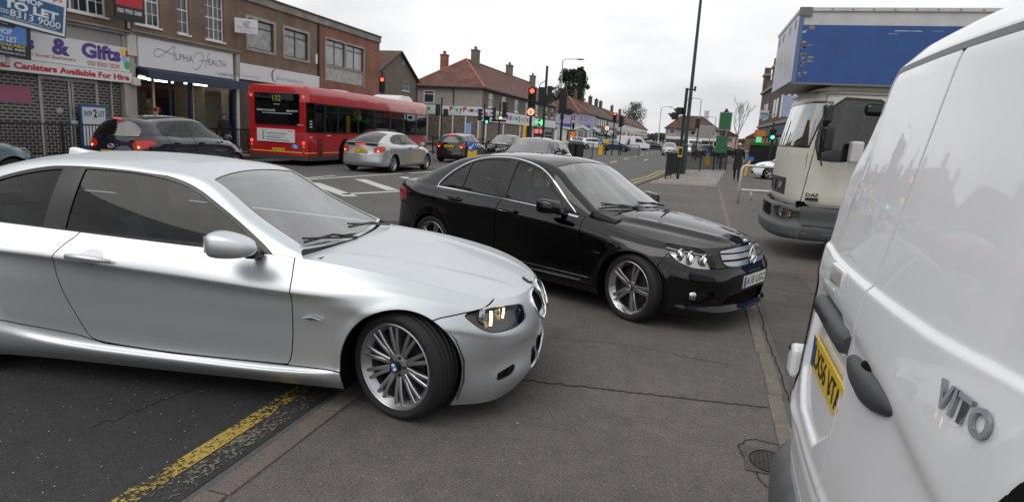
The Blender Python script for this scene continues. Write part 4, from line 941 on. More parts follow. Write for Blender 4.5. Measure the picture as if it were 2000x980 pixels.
    b = MB(); b.box(.012,L,.012,W-.012,B0+.012,B1-.004,M['box_white']); b.box(2.45,L,.012,W-.012,1.0,B0+.012,M['box_white']); bx = b.build('box_body', M['box_white'], root)
    b = MB(); b.box(.03,L,-.003,.012,B0,3.38,M['box_blue']); b.box(2.45,L,-.003,.012,1.0,B0-.002,M['box_blue']); sp = b.build('side_panel', M['box_blue'], bx)
    b = MB(); b.box(-.003,.0115,.03,W-.03,B0+.02,B1-.03,M['box_front']); fp = b.build('front_panel', M['box_front'], bx)
    b = MB()
    for k in range(14):
        y0 = W-.35-.13*k; z0 = 3.22-.10*math.sin(k*1.7)-.02*k; b.add([(-.0045,y0,z0),(-.0045,y0-.09,z0-.02),(-.0045,y0-.11,z0-.28),(-.0045,y0-.02,z0-.22)], [(0,1,2,3)], M['box_white'])
    for yy in (.35,.9,1.6,2.1): b.box(-.012,-.004,yy,yy+.03,B1-.22,B1-.10,M['trim_black'])
    b.build('panel_marks', M['trim_black'], fp)
    b = MB()
    b.box(-.012,L,-.014,.03,B1-.035,B1+.012,M['box_white']); b.box(-.012,L,W-.03,W+.012,B1-.035,B1+.012,M['box_white']); b.box(-.014,.03,.03,W-.03,B1-.035,B1+.012,M['box_white'])
    b.box(-.010,.045,-.010,.03,B0-.01,B1-.036,M['corner_rail']); b.box(.0,L,-.006,.02,B0-.03,B0-.001,M['seal_grey'])
    for i in range(24): b.box(.12+i*.26,.145+i*.26,-.018,-.012,B1-.022,B1-.004,M['seal_grey'])
    b.box(-.02,.14,-.02,.03,B1-.10,B1+.016,M['seal_grey']); b.build('box_rail', M['box_white'], bx)
    b = MB(); random.seed(5)
    for i in range(33):
        if i < 22: x0, z0, w, h = random.choice([.04,.05,.06,.12,.16])+random.uniform(0,.03), random.uniform(2.62,3.36), random.uniform(.02,.09), random.uniform(.008,.03)
        else: x0, z0, w, h = random.uniform(1.1,2.7), random.choice([3.30,3.22,3.26,3.27,3.24,3.08])+random.uniform(-.03,.03), random.uniform(.08,.34), random.uniform(.003,.009)
        n = 7; up = [(x0+w*j/n, z0+h*random.uniform(.3,1)) for j in range(n+1)]; dn = [(x0+w*j/n, z0-h*random.uniform(.1,.6)) for j in range(n,-1,-1)]
        b.add([(x,-.0046,z) for x, z in up+dn], [tuple(range(2*n+2))], M['scuff'] if random.random() < .8 else M['box_white'])
    b.build('scuff_mark', M['scuff'], sp)
    b = MB(); b.box(2.4,L,.4,.6,.75,.95,M['void_black']); b.box(.6,L,W-.6,W-.4,.75,.95,M['void_black']); b.build('chassis', M['void_black'], root)
    for x in (1.35, 5.2):
        for sd, yy in (('R',.22),('L',W-.22)): wheel(root, (x, yy, .42), .42, .26, .25, '6', M['rim_dark'], 0, sd, seg=24)
    return root
mat('lamp_bowl', (.35,.35,.34), .2, .8); mat('sign_pale', (.5,.5,.5), .5); mat('dark_panel', (.03,.036,.036), .4); mat('step_grey', (.07,.073,.074), .6); mat('corner_rail', (.10,.16,.30), .45); glass('dark_glass2', (.30,.32,.33), .06); glass('lorry_screen', (.5,.54,.52), .30)
# ------------------------------------------------------------ cars further off (same kit, coarser)
def far_car(name, paint, L=4.2, W=1.76, H=1.515, shape='hatch', res=.045, near=False, doors=2, tail_lit=False, head_lit=False, wmat=None, blk='dark_glass', cat='car'):
    sx, sy, sz = L/4.2, W/1.76, H/1.515
    def S2(p): return (p[0]*sx, p[1]*sy)
    plan = [S2(p) for p in [(2.08,0),(2.05,.30),(1.95,.56),(1.78,.74),(1.55,.83),(1.30,.865),(.8,.875),(0,.88),(-.8,.88),(-1.30,.875),(-1.72,.83),(-1.98,.68),(-2.08,.38),(-2.12,0)]]
    zs = lambda p: [(i*sy, z*sz) for i, z in p]
    nose = zs([(.06,.20),(.0,.30),(.0,.42),(.01,.52),(.03,.60),(.07,.68),(.14,.75)])
    n4   = zs([(.05,.20),(.0,.30),(.0,.44),(.01,.56),(.03,.66),(.07,.75),(.14,.82)])
    fw   = zs([(.07,.20),(.01,.29),(.0,.44),(.0,.60),(.015,.72),(.05,.82),(.13,.89)])
    d0   = zs([(.09,.20),(.01,.28),(.015,.46),(.012,.64),(.006,.78),(.03,.88),(.12,.97)])
    d1   = zs([(.09,.20),(.01,.28),(.015,.48),(.012,.68),(.004,.83),(.03,.93),(.10,1.02)])
    rw   = zs([(.07,.22),(.01,.30),(.0,.50),(.0,.70),(.0,.86),(.03,.96),(.10,1.05)])
    r2   = zs([(.06,.24),(.0,.34),(.0,.50),(.015,.66),(.03,.84),(.05,.95),(.09,1.04)])
    r3   = zs([(.06,.24),(.0,.34),(.0,.50),(.02,.64),(.07,.80),(.09,.92),(.12,1.02)])
    profs = [nose,nose,nose,n4,n4,fw,d0,d1,d1,rw,rw,r2,r3,r3]
    if shape == 'hatch':
        can = [(1.10,1.0,.98,.70,.99,1.02),(.62,1.25,.55,.62,1.20,.60),(.15,1.46,.14,.57,1.41,.15),(-.3,1.515,-.3,.565,1.455,-.3),(-.9,1.505,-.9,.565,1.44,-.9),(-1.45,1.46,-1.42,.56,1.38,-1.35),(-1.78,1.40,-1.70,.57,1.30,-1.60),(-2.02,1.03,-1.95,.64,1.04,-99.66)]
        dlo = [(1.0,.95),(.97,1.02),(.56,1.19),(.2,1.37),(-.1,1.43),(-.5,1.445),(-1.0,1.425),(-1.32,1.36),(-1.46,1.28),(-1.42,1.08),(-1.3,.98)]
        gl = [(-.32*sx,.78*sx,.03,.03),(-1.5*sx,-.42*sx,.03,.03)]; bl = (6.1,6.97)
    else:   # low two-door liftback
        can = [(.95,1.0,.85,.70,.99,.90),(.48,1.25,.42,.62,1.20,.45),(.0,1.45,.0,.56,1.40,.0),(-.45,1.50,-.45,.555,1.44,-.45),(-.95,1.47,-.95,.55,1.40,-.95),(-1.35,1.38,-1.33,.55,1.31,-1.25),(-1.70,1.24,-1.66,.58,1.18,-1.52),(-2.02,1.06,-1.96,.66,1.05,-99.66)]
        dlo = [(.86,.95),(.84,1.02),(.43,1.19),(.1,1.34),(-.2,1.40),(-.6,1.41),(-.95,1.36),(-1.2,1.27),(-1.36,1.14),(-1.30,1.06),(-1.1,.98)]
        gl = [(-.52*sx,.66*sx,.03,.03),(-1.5*sx,-.62*sx,.03,.03)]; bl = (4.4,6.95)
    can = [(a*sx, b*sz, c*sx, d*sy, e*sz, f*sx if f > -50 else f) for a, b, c, d, e, f in can]
    fx = .95*sx
    fd = [(fx,1.15*sz),(fx+.0,.8*sz),(fx+.02,.42*sz),(fx-.1,.32*sz),(-.36*sx,.32*sz),(-.38*sx,1.15*sz)]
    if doors == 1: fd = fd[:4] + [(-.56*sx,.32*sz),(-.62*sx,.7*sz),(-.58*sx,1.15*sz)]
    rd = [(-.38*sx,1.15*sz),(-.37*sx,.32*sz),(-.85*sx,.32*sz),(-1.0*sx,.55*sz),(-1.28*sx,.85*sz),(-1.3*sx,1.15*sz)]
    hl = smooth_poly([(1.55*sx,.80*sz),(1.75*sx,.79*sz),(2.30*sx,.68*sz),(2.28*sx,.58*sz),(1.95*sx,.60*sz)],1)
    tail = smooth_poly([(-1.66*sx,.93*sz),(-1.70*sx,.89*sz),(-1.95*sx,.75*sz),(-2.24*sx,.76*sz),(-2.22*sx,.93*sz),(-1.9*sx,.97*sz)],1) if shape == 'hatch' else smooth_poly([(-1.80*sx,.93*sz),(-1.84*sx,.83*sz),(-2.0*sx,.74*sz),(-2.26*sx,.72*sz),(-2.20*sx,.91*sz),(-1.95*sx,.96*sz)],1)
    grl = [(2.42*sx,.55*sz),(4,.55*sz),(4,.66*sz),(2.42*sx,.66*sz)]; low = [(2.2*sx,.28*sz),(4,.28*sz),(4,.42*sz),(2.3*sx,.42*sz)]
    rw_ = .31 if L < 4.3 else .315
    cfg = dict(name=name, cat=cat, plan=plan, profs=profs, hood=dict(x0=1.0*sx if shape == 'hatch' else .88*sx, s1=1.62*sx, C=[(1.10*sx,1.0*sz) if shape == 'hatch' else (.95*sx,1.0*sz),(1.45*sx,.95*sz),(1.75*sx,.86*sz),(1.93*sx,.75*sz)], p=2.2), canopy=can, xw=(1.30*sx,-1.30*sx), rw=rw_, ra=rw_+.045, flare=.012, paint=paint, hl=hl, hlmat=M['lamp_bowl'], holes=[grl, low],
        fbump=[(1.50*sx,-.1),(1.50*sx,.62*sz),(2.3*sx,.60*sz),(2.40*sx,.68*sz),(4,.72*sz),(4,-.1)], doors=[fd] + ([rd] if doors == 2 else []), fsplit=.4, tail=tail, rbump=[(-1.62*sx,.1),(-1.62*sx,.62*sz),(-4,.62*sz),(-4,.1)],
        dlo=[(x*sx, z*sz) for x, z in dlo], glass=gl, belt=lambda x: np.interp(x, [-1.4*sx,.9*sx], [1.03*sz,1.0*sz])-.03, gmat=M['side_glass'], ws=(.05,1.93), bl=bl, blmat=M[blk], steer=0, wstyle='5', wmat=wmat or M['silver_rim'], wy=.735*sy, near=near, res=res, solid=0, gap=.006 if near else .01, ww=.2, rr=.21, fil=.06)
    root, S, parts = car_body(cfg)
    patch_obj('grille', S.band.clip(inpoly(grl,'s','z',0)).off(-.02), M['void_black'], root, 'B'); patch_obj('lower_grille', S.band.clip(inpoly(low,'s','z',0)).off(-.02), M['void_black'], root, 'B')
    for sd in 'RL':
        sg = -1 if sd == 'R' else 1
        mirror_obj(root, ((.80 if shape == 'hatch' else .62)*sx, sg*(.97*sy), 1.05*sz), .18, .14, .19, paint, sd, stalk=.10)
        for i, x0 in enumerate([-.22] + ([-1.12] if doors == 2 else [])):
            b = MB(); b.box((x0-.02)*sx, (x0+.16)*sx, sg*.862*sy, sg*.90*sy, .88*sz, .92*sz, M['trim_black']); b.build('door_handle', M['trim_black'], parts['door%d%s' % (i, sd)], bevel=.01)
        if tail_lit:
            b = MB(); ii = np.argmin((S.band['s']+2.08*sx)**2+(S.band['z']-(.80 if shape == 'hatch' else .77)*sz)**2); p = S.band.V[ii]; b.sph((p[0], sg*p[1], p[2]), .034, 10, M['amber_lit'] if shape != 'x' else M['red_lit'], (.3,1.2,.8)); b.build('lit_bulb', M['red_lit'], parts['tl'+sd], smooth=True)
            o = parts['tl'+sd]
            if o: o.data.materials[0] = M['red_glow']
        if head_lit:
            b = MB(); b.sph((1.86*sx, sg*.60*sy, .66*sz), .05, 10, M['lamp_white']); b.build('lit_bulb', M['lamp_white'], parts['hl'+sd], smooth=True)
    interior(root, 1.1*sx, -1.35*sx, .68*sy, .30, .95*sx, 1.0*sz, -.36, [(-.05,-.36),(-.05,.36),(-.95,-.36),(-.95,.36)], zs=.6)
    return root, S, parts, (sx, sy, sz)
mat('red_glow', (.42,.01,.012), .25, coat=.5, emit=(1,.03,.02), estr=.09)
mat('midnight_paint', (.012,.014,.028), .14, .3, coat=1); mat('teal_paint', (.012,.06,.075), .2, .3, coat=1); mat('grey_paint', (.045,.047,.05), .2, .5, coat=1); mat('dark_paint', (.006,.006,.008), .12, coat=1); mat('navy_paint', (.02,.04,.09), .2, .3, coat=1); mat('silver_far', (.45,.46,.47), .3, .6, coat=1); mat('red_paint', (.35,.012,.012), .3, coat=.8)

def rear_plate(root, sx, sz, txt, z=.56, x=-2.115):
    plate(root, txt, (x*sx-.012, .26, z*sz), (0,-1,0), (0,0,1), yellow=True, blue=False)

# ------------------------------------------------------------ red single-deck bus
mat('bus_red', (.43,.006,.014), .28, coat=.8); mat('bus_roof', (.34,.02,.025), .4); mat('bus_grey', (.05,.05,.052), .5); mat('bus_yellow', (.75,.5,.03), .5); mat('pod_white', (.7,.7,.68), .5)
mat('led_green', (.2,.3,.02), .5, emit=(.55,.75,.08), estr=.03); mat('poster', (.62,.62,.58), .6); mat('poster_blue', (.10,.14,.35), .6); mat('text_white', (.75,.75,.75), .5); mat('text_grey', (.30,.32,.36), .5); mat('go_yellow', (.85,.5,.05), .5); mat('bus_inside', (.12,.12,.12), .7); mat('rail_yellow', (.7,.5,.05), .4); mat('maroon', (.16,.006,.010), .35)
def single_decker():
    Lb, Wb, Hb = 11.4, 2.52, 2.90
    root = thing('bus', 'red single deck bus showing route 132 on its back window', 'bus')
    # local: x forward from the tail, y left from the near (right) side, so right side is y=0
    def ring(x, ins, top, bot):
        w0, w1 = ins, Wb-ins; c = .10
        return [(x,w0,bot),(x,w0,1.0),(x,w0,top-.28),(x,w0+.035,top-.12),(x,w0+.12,top-.025),(x,w0+.30,top),(x,w1-.30,top),(x,w1-.12,top-.025),(x,w1-.035,top-.12),(x,w1,top-.28),(x,w1,1.0),(x,w1,bot)]
    st = [(.035,.06,-.05),(.0,.12,-.09)]
    xs = [(.0,.10,Hb-.06),(.03,.045,Hb-.025),(.10,.01,Hb-.004),(.25,0,Hb),(5,0,Hb),(Lb-.35,0,Hb),(Lb-.12,.02,Hb-.02),(Lb-.02,.08,Hb-.06),(Lb,.14,Hb-.12)]
    b = MB(); vs = []; fs = []; n = 12
    for x, ins, top in xs: vs += ring(x, ins, top, .36)
    for i in range(len(xs)-1):
        for j in range(n-1): fs.append((i*n+j, i*n+j+1, (i+1)*n+j+1, (i+1)*n+j))
    fs += [tuple(range(n-1,-1,-1)), tuple(range((len(xs)-1)*n, len(xs)*n))]
    # leave the window band open: build lower body, cantrail+roof separately
    lo = [(x, ins) for x, ins, top in xs]
    def skin(z0, z1, m, name, extra=0):
        q = MB(); pts = [(x, ins) for x, ins, t in xs]
        outl = pts + [(x, Wb-i) for x, i in pts[::-1]]
        k = len(outl); v = [(x,y,z0) for x,y in outl]+[(x,y,z1) for x,y in outl]
        q.add(v, [(i,(i+1) % k,k+(i+1) % k,k+i) for i in range(k)], m); return q
    body = skin(.36, 1.22, M['bus_red'], 'lower_body')
    body.prism([(.0,.12),(.0,Wb-.12),(.35,Wb-.0),(.35,0)], 'z', .36, .37, M['bus_grey'])
    lb = body.build('lower_body', M['bus_red'], root, auto=40)
    q = skin(.47,.505,M['bus_yellow'],'') ; 
    for i, v in enumerate(q.v): q.v[i] = ((v[0]-Lb/2)*1.0006+Lb/2, (v[1]-Wb/2)*1.0035+Wb/2, v[2])
    q.build('yellow_line', M['bus_yellow'], lb)
    q = skin(.20,.359,M['bus_grey'],''); q.build('skirt', M['bus_grey'], root)
    up = MB(); vs = []; fs = []
    for x, ins, top in xs: vs += ring(x, ins, top, 2.32)[2-1:][1:] if False else [p if k not in (0,1,10,11) else (p[0],p[1],2.30) for k, p in enumerate(ring(x, ins, top, 2.30))]
    for i in range(len(xs)-1):
        for j in range(n-1): fs.append((i*n+j, i*n+j+1, (i+1)*n+j+1, (i+1)*n+j))
    fs += [tuple(range(n-1,-1,-1)), tuple(range((len(xs)-1)*n, len(xs)*n))]
    up.add(vs, fs, M['bus_red']); rf = up.build('roof', M['bus_red'], root, auto=40)
    # rear face: red surround, big dark window with route number
    r = MB(); x = -.004
    r.box(x,.05,.10,.34,1.22,2.30,M['bus_red']); r.box(x,.05,Wb-.34,Wb-.10,1.22,2.30,M['bus_red']); r.box(x,.05,.34,Wb-.34,1.22,1.40,M['bus_red'])
    r.build('rear_panel', M['bus_red'], root)
    wy0, wy1 = .33, Wb-.33
    w = MB(); w.box(-.012,.02,wy0-.02,wy1+.02,1.52,2.60,M['trim_black']); fr = w.build('rear_window', M['trim_black'], root, bevel=.02)
    w = MB(); w.box(-.016,-.0125,wy0+.02,wy1-.02,1.56,2.56,M['bus_glass']); w.build('window_pane', M['bus_glass'], fr)
    w = MB(); text(w, '132', (-.0185,(wy0+wy1)/2,2.30), (0,-1,0), (0,0,1), w=.34, h=.20, m=M['led_green'], align='c', bold=.01)
    w.box(-.0185,-.0165,(wy0+wy1)/2-.12,(wy0+wy1)/2+.12,2.17,2.20,M['text_grey']); w.build('route_number', M['led_green'], fr)
    w = MB(); text(w, 'DRIVER VACANCIES', (-.018,wy1-.10,1.93), (0,-1,0), (0,0,1), w=.76, h=.065, m=M['text_white'], bold=.01); text(w, '0800 032 777', (-.018,wy0+.52,1.93), (0,-1,0), (0,0,1), w=.46, h=.065, m=M['text_white'], bold=.01); w.box(-.018,-.0165,wy0+.3,wy1-.32,1.85,1.885,M['text_grey']); w.build('window_lettering', M['text_white'], fr)
    w = MB(); w.box(-.02,.005,wy0-.03,wy1+.03,1.415,1.455,M['maroon']); w.build('rear_moulding', M['maroon'], root)
    p = MB(); p.box(-.03,.0,.52,Wb-.42,.83,1.30,M['poster']); po = p.build('advert_board', M['poster'], root)
    p = MB()
    for k, (zz, ww) in enumerate(((1.14,.85),(1.05,.75),(.985,.62),(.90,.95))): p.box(-.0325,-.0302,1.70-ww,1.70,zz-.014,zz+.014,M['poster_blue'] if k != 1 else M['text_grey'])
    p.box(-.0325,-.0302,1.79,1.87,.89,1.24,M['text_grey']); p.box(-.0325,-.0302,.58,.78,1.22,1.255,M['text_grey']); p.build('advert_print', M['poster_blue'], po)
    p = MB(); p.box(-.012,.0,.36,.66,.62,.78,M['plate_blue']); p.box(-.0135,-.0122,.40,.62,.68,.70,M['text_white']); p.box(-.0135,-.0122,.45,.60,.73,.76,M['text_white']); p.box(-.0135,-.0122,.42,.56,.64,.66,M['text_white']); p.build('blue_notice', M['plate_blue'], root)
    plate(root, 'BD04 BDM', (-.006,1.47,.50), (0,-1,0), (0,0,1), yellow=True, blue=False)
    for yy in (.17, Wb-.17):
        for zz, mm, nm, rr in ((2.48,'red_lit','high_brake_lamp',.05),(.84,'red_lit','brake_lamp',.06),(.68,'amber_lens','indicator_lamp',.06),(.53,'red_lens','rear_lamp',.055)):
            p = MB(); p.lathe([(0,-.03),(rr*.7,-.024),(rr,-.008),(rr,.06)], 16, 'x', (.0 if zz < 2 else .01, yy, zz), M[mm]); p.build(nm, M[mm], root, smooth=True)
    p = MB(); text(p, 'DWL16', (-.007,.42,1.46), (0,-1,0), (0,0,1), w=.24, h=.055, m=M['text_white']); p.build('fleet_number', M['text_white'], root)
    # right side windows
    for yy, sg in ((.0, -1), (Wb, 1)):
        f = MB(); f.box(.42, Lb-.12, yy-.012 if sg < 0 else yy-.03, yy+.03 if sg < 0 else yy+.012, 1.18, 2.33, M['trim_black']) if False else None
        xs_ = [.45,1.15,2.1,3.75,5.2,6.8,8.3,9.8,Lb-.22]
        for i in range(len(xs_)-1):
            a, c = xs_[i]+.03, xs_[i+1]-.03
            y0 = yy - .006*1 if sg < 0 else yy-.004
            f = MB(); f.box(a-.028, c+.028, min(y0, y0+.010), max(y0, y0+.010), 1.24, 2.29, M['trim_black'])
            # frame as four bars round the pane
            f = MB()
            for (p0,p1,q0,q1) in ((a-.03,c+.03,1.22,1.27),(a-.03,c+.03,2.25,2.30),(a-.03,a+.03,1.27,2.25),(c-.03,c+.03,1.27,2.25)) + (((a+.03,c-.03,2.0,2.03),) if i in (1,2,4,5,7) else ()):
                f.box(p0,p1,yy-.02,yy+.02,q0,q1,M['trim_black'])
            fo = f.build('side_window', M['trim_black'], root)
            g_ = MB(); g_.box(a+.03,c-.03,yy-.006,yy+.004,1.27,2.25,M['bus_glass']); g_.build('window_pane', M['bus_glass'], fo)
    p = MB(); p.box(0.0,Lb-.3,.06,Wb-.06,1.0,1.04,M['bus_inside']); p.box(Lb-.9,Lb-.85,.3,1.1,1.0,2.2,M['bus_inside'])
    for k in range(8):
        for yy in (.15,1.45): p.box(.9+k*.95,1.0+k*.95,yy,yy+.8,1.04,1.75,M['seat'])
    for k in range(6): p.tube([(1.4+k*1.4,.95,1.04),(1.4+k*1.4,.95,2.3)], .018, 6, M['rail_yellow'])
    p.tube([(5.0,.35,1.95),(6.4,.35,1.95)], .02, 6, M['rail_yellow']); p.build('bus_interior', M['bus_inside'], root)
    p = MB(); p.box(.62,1.0,-.008,.012,.37,1.02,M['maroon']); p.build('engine_vent', M['maroon'], root)
    p = MB()
    for zz in (1.62,1.52,1.42,1.05): p.box(.14,.30,-.006,.0,zz,zz+.03,M['text_white'])
    for xx in (1.3,6.6,7.3,Lb-.4): p.box(xx,xx+.28,-.006,.0,1.12,1.15,M['text_white'])
    p.build('side_notice', M['text_white'], root)
    p = MB(); text(p, 'Go', (Lb-1.05,-.012,2.46), (1,0,0), (0,0,1), w=.30, h=.20, m=M['go_yellow'], bold=.05); text(p, 'Ahead', (Lb-.72,-.012,2.50), (1,0,0), (0,0,1), w=.36, h=.09, m=M['go_yellow'])
    for i, v in enumerate(p.v): p.v[i] = (v[0], v[1]+.008, v[2])
    p.build('operator_lettering', M['go_yellow'], root)
    p = MB(); vs = []
    for x, h in ((Lb-2.6,.0),(Lb-2.35,.20),(Lb-2.1,.27),(Lb-1.3,.27),(Lb-1.0,.18),(Lb-.8,.0)): vs += [(x,.45,Hb-.02),(x,.55,Hb-.02+h),(x,Wb-.55,Hb-.02+h),(x,Wb-.45,Hb-.02)]
    fs = []
    for i in range(5):
        for j in range(3): fs.append((i*4+j, i*4+j+1, i*4+j+5, i*4+j+4))
    fs += [(3,2,1,0),(20,21,22,23)]; p.add(vs, fs, M['pod_white']); pod = p.build('roof_pod', M['pod_white'], rf, auto=35)
    p = MB(); p.box(Lb-1.7,Lb-1.4,.52,.545,Hb+.07,Hb+.13,M['void_black']); p.build('pod_vent', M['void_black'], pod)
    p = MB(); p.box(3.1,4.0,.6,1.5,Hb-.004,Hb+.06,M['pod_white']); p.build('roof_hatch', M['pod_white'], rf, bevel=.02)
    for x in (2.75, 8.9):
        for sd, yy in (('R',.17),('L',Wb-.17)):
            a = MB(); a.prism([(x+.56*math.cos(t), .46+.56*math.sin(t)) for t in [PI*i/14 for i in range(15)]]+[(x-.56,.2),(x+.56,.2)], 'y', (-.006 if sd == 'R' else Wb-.03), (.03 if sd == 'R' else Wb+.006), M['void_black']); a.build('wheel_arch', M['void_black'], root)
            wheel(root, (x, yy-.02 if sd == 'R' else yy+.02, .46), .46, .27, .28, '6', M['rim_dark'], 0, sd, seg=28)
    return root
glass('bus_glass', (.30,.32,.31), .06)
# ------------------------------------------------------------ procedural masonry
def brick_mat(name, c1, c2, mortar, bw=.225, rh=.075, ms=.012, rough=.85, dirt=.25):
    m = bpy.data.materials.new(name); m.use_nodes = True; nt = m.node_tree; b = nt.nodes['Principled BSDF']; b.inputs['Roughness'].default_value = rough
    N = nt.nodes.new; L = nt.links.new
    tc = N('ShaderNodeTexCoord'); sx = N('ShaderNodeSeparateXYZ'); ad = N('ShaderNodeMath'); cb = N('ShaderNodeCombineXYZ'); br = N('ShaderNodeTexBrick')
    L(tc.outputs['Object'], sx.inputs[0]); L(sx.outputs[0], ad.inputs[0]); L(sx.outputs[1], ad.inputs[1]); L(ad.outputs[0], cb.inputs[0]); L(sx.outputs[2], cb.inputs[1]); L(cb.outputs[0], br.inputs['Vector'])
    br.inputs['Scale'].default_value = 1; br.inputs['Brick Width'].default_value = bw; br.inputs['Row Height'].default_value = rh; br.inputs['Mortar Size'].default_value = ms; br.inputs['Mortar Smooth'].default_value = .1
    br.inputs['Color1'].default_value = (*c1,1); br.inputs['Color2'].default_value = (*c2,1); br.inputs['Mortar'].default_value = (*mortar,1); br.inputs['Bias'].default_value = 0
    nz = N('ShaderNodeTexNoise'); nz.inputs['Scale'].default_value = .9; nz.inputs['Detail'].default_value = 6; L(tc.outputs['Object'], nz.inputs['Vector'])
    mr = N('ShaderNodeMapRange'); mr.inputs[1].default_value = .35; mr.inputs[2].default_value = .7; mr.inputs[3].default_value = 1-dirt; mr.inputs[4].default_value = 1+dirt; L(nz.outputs[0], mr.inputs[0])
    mx = N('ShaderNodeMix'); mx.data_type = 'RGBA'; mx.blend_type = 'MULTIPLY'; mx.inputs[0].default_value = 1
    L(br.outputs[0], mx.inputs[6]); L(mr.outputs[0], mx.inputs[7]); L(mx.outputs[2], b.inputs['Base Color'])
    M[name] = m; return m
brick_mat('brick_brown', (.135,.078,.050), (.195,.118,.075), (.21,.18,.145))
brick_mat('brick_red', (.235,.07,.042), (.31,.10,.06), (.22,.16,.12))
brick_mat('brick_dark', (.075,.05,.038), (.10,.065,.05), (.12,.10,.085))
brick_mat('roof_tile', (.135,.052,.038), (.165,.066,.048), (.07,.03,.024), bw=.30, rh=.17, ms=.02, dirt=.3)
brick_mat('roof_tile_brown', (.095,.045,.034), (.12,.055,.042), (.05,.027,.022), bw=.30, rh=.17, ms=.02, dirt=.35)
brick_mat('shutter_lattice', (.012,.011,.010), (.018,.016,.015), (.20,.19,.185), bw=.24, rh=.10, ms=.022, rough=.5, dirt=.15)
mat('render_grey', (.33,.29,.26), .9, noise=(1.6,.10), bump=(30,.3,.01)); mat('render_brown', (.17,.14,.12), .9, noise=(1.3,.15)); mat('stone', (.36,.33,.29), .85, noise=(2.2,.22)); mat('stone_dirty', (.25,.235,.21), .9, noise=(1.8,.3)); mat('render_white', (.60,.58,.54), .85, noise=(1.2,.08)); mat('lilac', (.42,.36,.52), .85, noise=(1.2,.05)); mat('cladding_grey', (.30,.30,.29), .7, noise=(1.5,.15)); mat('ridge_tile', (.34,.12,.07), .8); mat('marble', (.40,.39,.36), .5, noise=(3.5,.35,10))
mat('upvc', (.72,.73,.73), .4); mat('window_dark', (.035,.042,.048), .06, spec=.8); mat('window_curtain', (.30,.31,.31), .25, spec=.6, noise=(5,.35)); mat('window_blind', (.42,.43,.42), .3, noise=(4,.15)); mat('shop_dark', (.018,.018,.018), .6); mat('sign_white', (.70,.71,.72), .35); mat('sign_purple', (.085,.045,.26), .5); mat('sign_red', (.48,.02,.03), .5); mat('sign_navy', (.010,.022,.062), .5, noise=(1,.15)); mat('sign_blue', (.015,.10,.24), .45); mat('sign_steel', (.26,.31,.40), .5); mat('sign_ink', (.12,.13,.19), .5); mat('sign_pink', (.30,.085,.15), .6); mat('sign_teal', (.10,.32,.33), .6); mat('sign_yellow', (.8,.6,.05), .5); mat('sign_green', (.06,.42,.10), .5); mat('sign_sky', (.25,.45,.8), .5); mat('sign_orange', (.8,.3,.04), .5)
mat('lead_dark', (.035,.037,.04), .6); mat('gutter', (.03,.028,.027), .6); mat('door_wood', (.10,.05,.03), .6); mat('shop_cream', (.5,.45,.36), .7, noise=(3,.2)); mat('shop_lit', (.8,.78,.7), .5, emit=(1,.95,.8), estr=8); mat('green_dark', (.02,.10,.05), .5); mat('shutter_frame', (.33,.33,.32), .55, noise=(3,.2))
mat('pharmacy_green', (.05,.6,.15), .4, emit=(.1,1,.25), estr=2.5); mat('lit_red_sign', (.8,.05,.06), .4, emit=(1,.08,.1), estr=1.2); mat('shelf_mix', (.16,.13,.10), .7, noise=(7,.85,8)); mat('curtain_cream', (.42,.38,.28), .8, noise=(9,.3)); mat('terracotta', (.30,.12,.07), .8)

def facade(mb, W, z0, H, ops, m, depth=.13, x0=0.0, y=0.0):
    xs = sorted({x0, W, *[o[0] for o in ops], *[o[1] for o in ops]}); zs = sorted({z0, H, *[o[2] for o in ops], *[o[3] for o in ops]})
    for i in range(len(xs)-1):
        for j in range(len(zs)-1):
            cx, cz = (xs[i]+xs[i+1])/2, (zs[j]+zs[j+1])/2
            if not any(o[0] < cx < o[1] and o[2] < cz < o[3] for o in ops):
                mb.quad((xs[i],y,zs[j]), (xs[i+1],y,zs[j]), (xs[i+1],y,zs[j+1]), (xs[i],y,zs[j+1]), m)
    for a, b, c, d in ops:
        e = y+depth
        mb.quad((a,y,c),(a,y,d),(a,e,d),(a,e,c),m); mb.quad((b,y,d),(b,y,c),(b,e,c),(b,e,d),m); mb.quad((a,y,d),(b,y,d),(b,e,d),(a,e,d),m); mb.quad((b,y,c),(a,y,c),(a,e,c),(b,e,c),m)
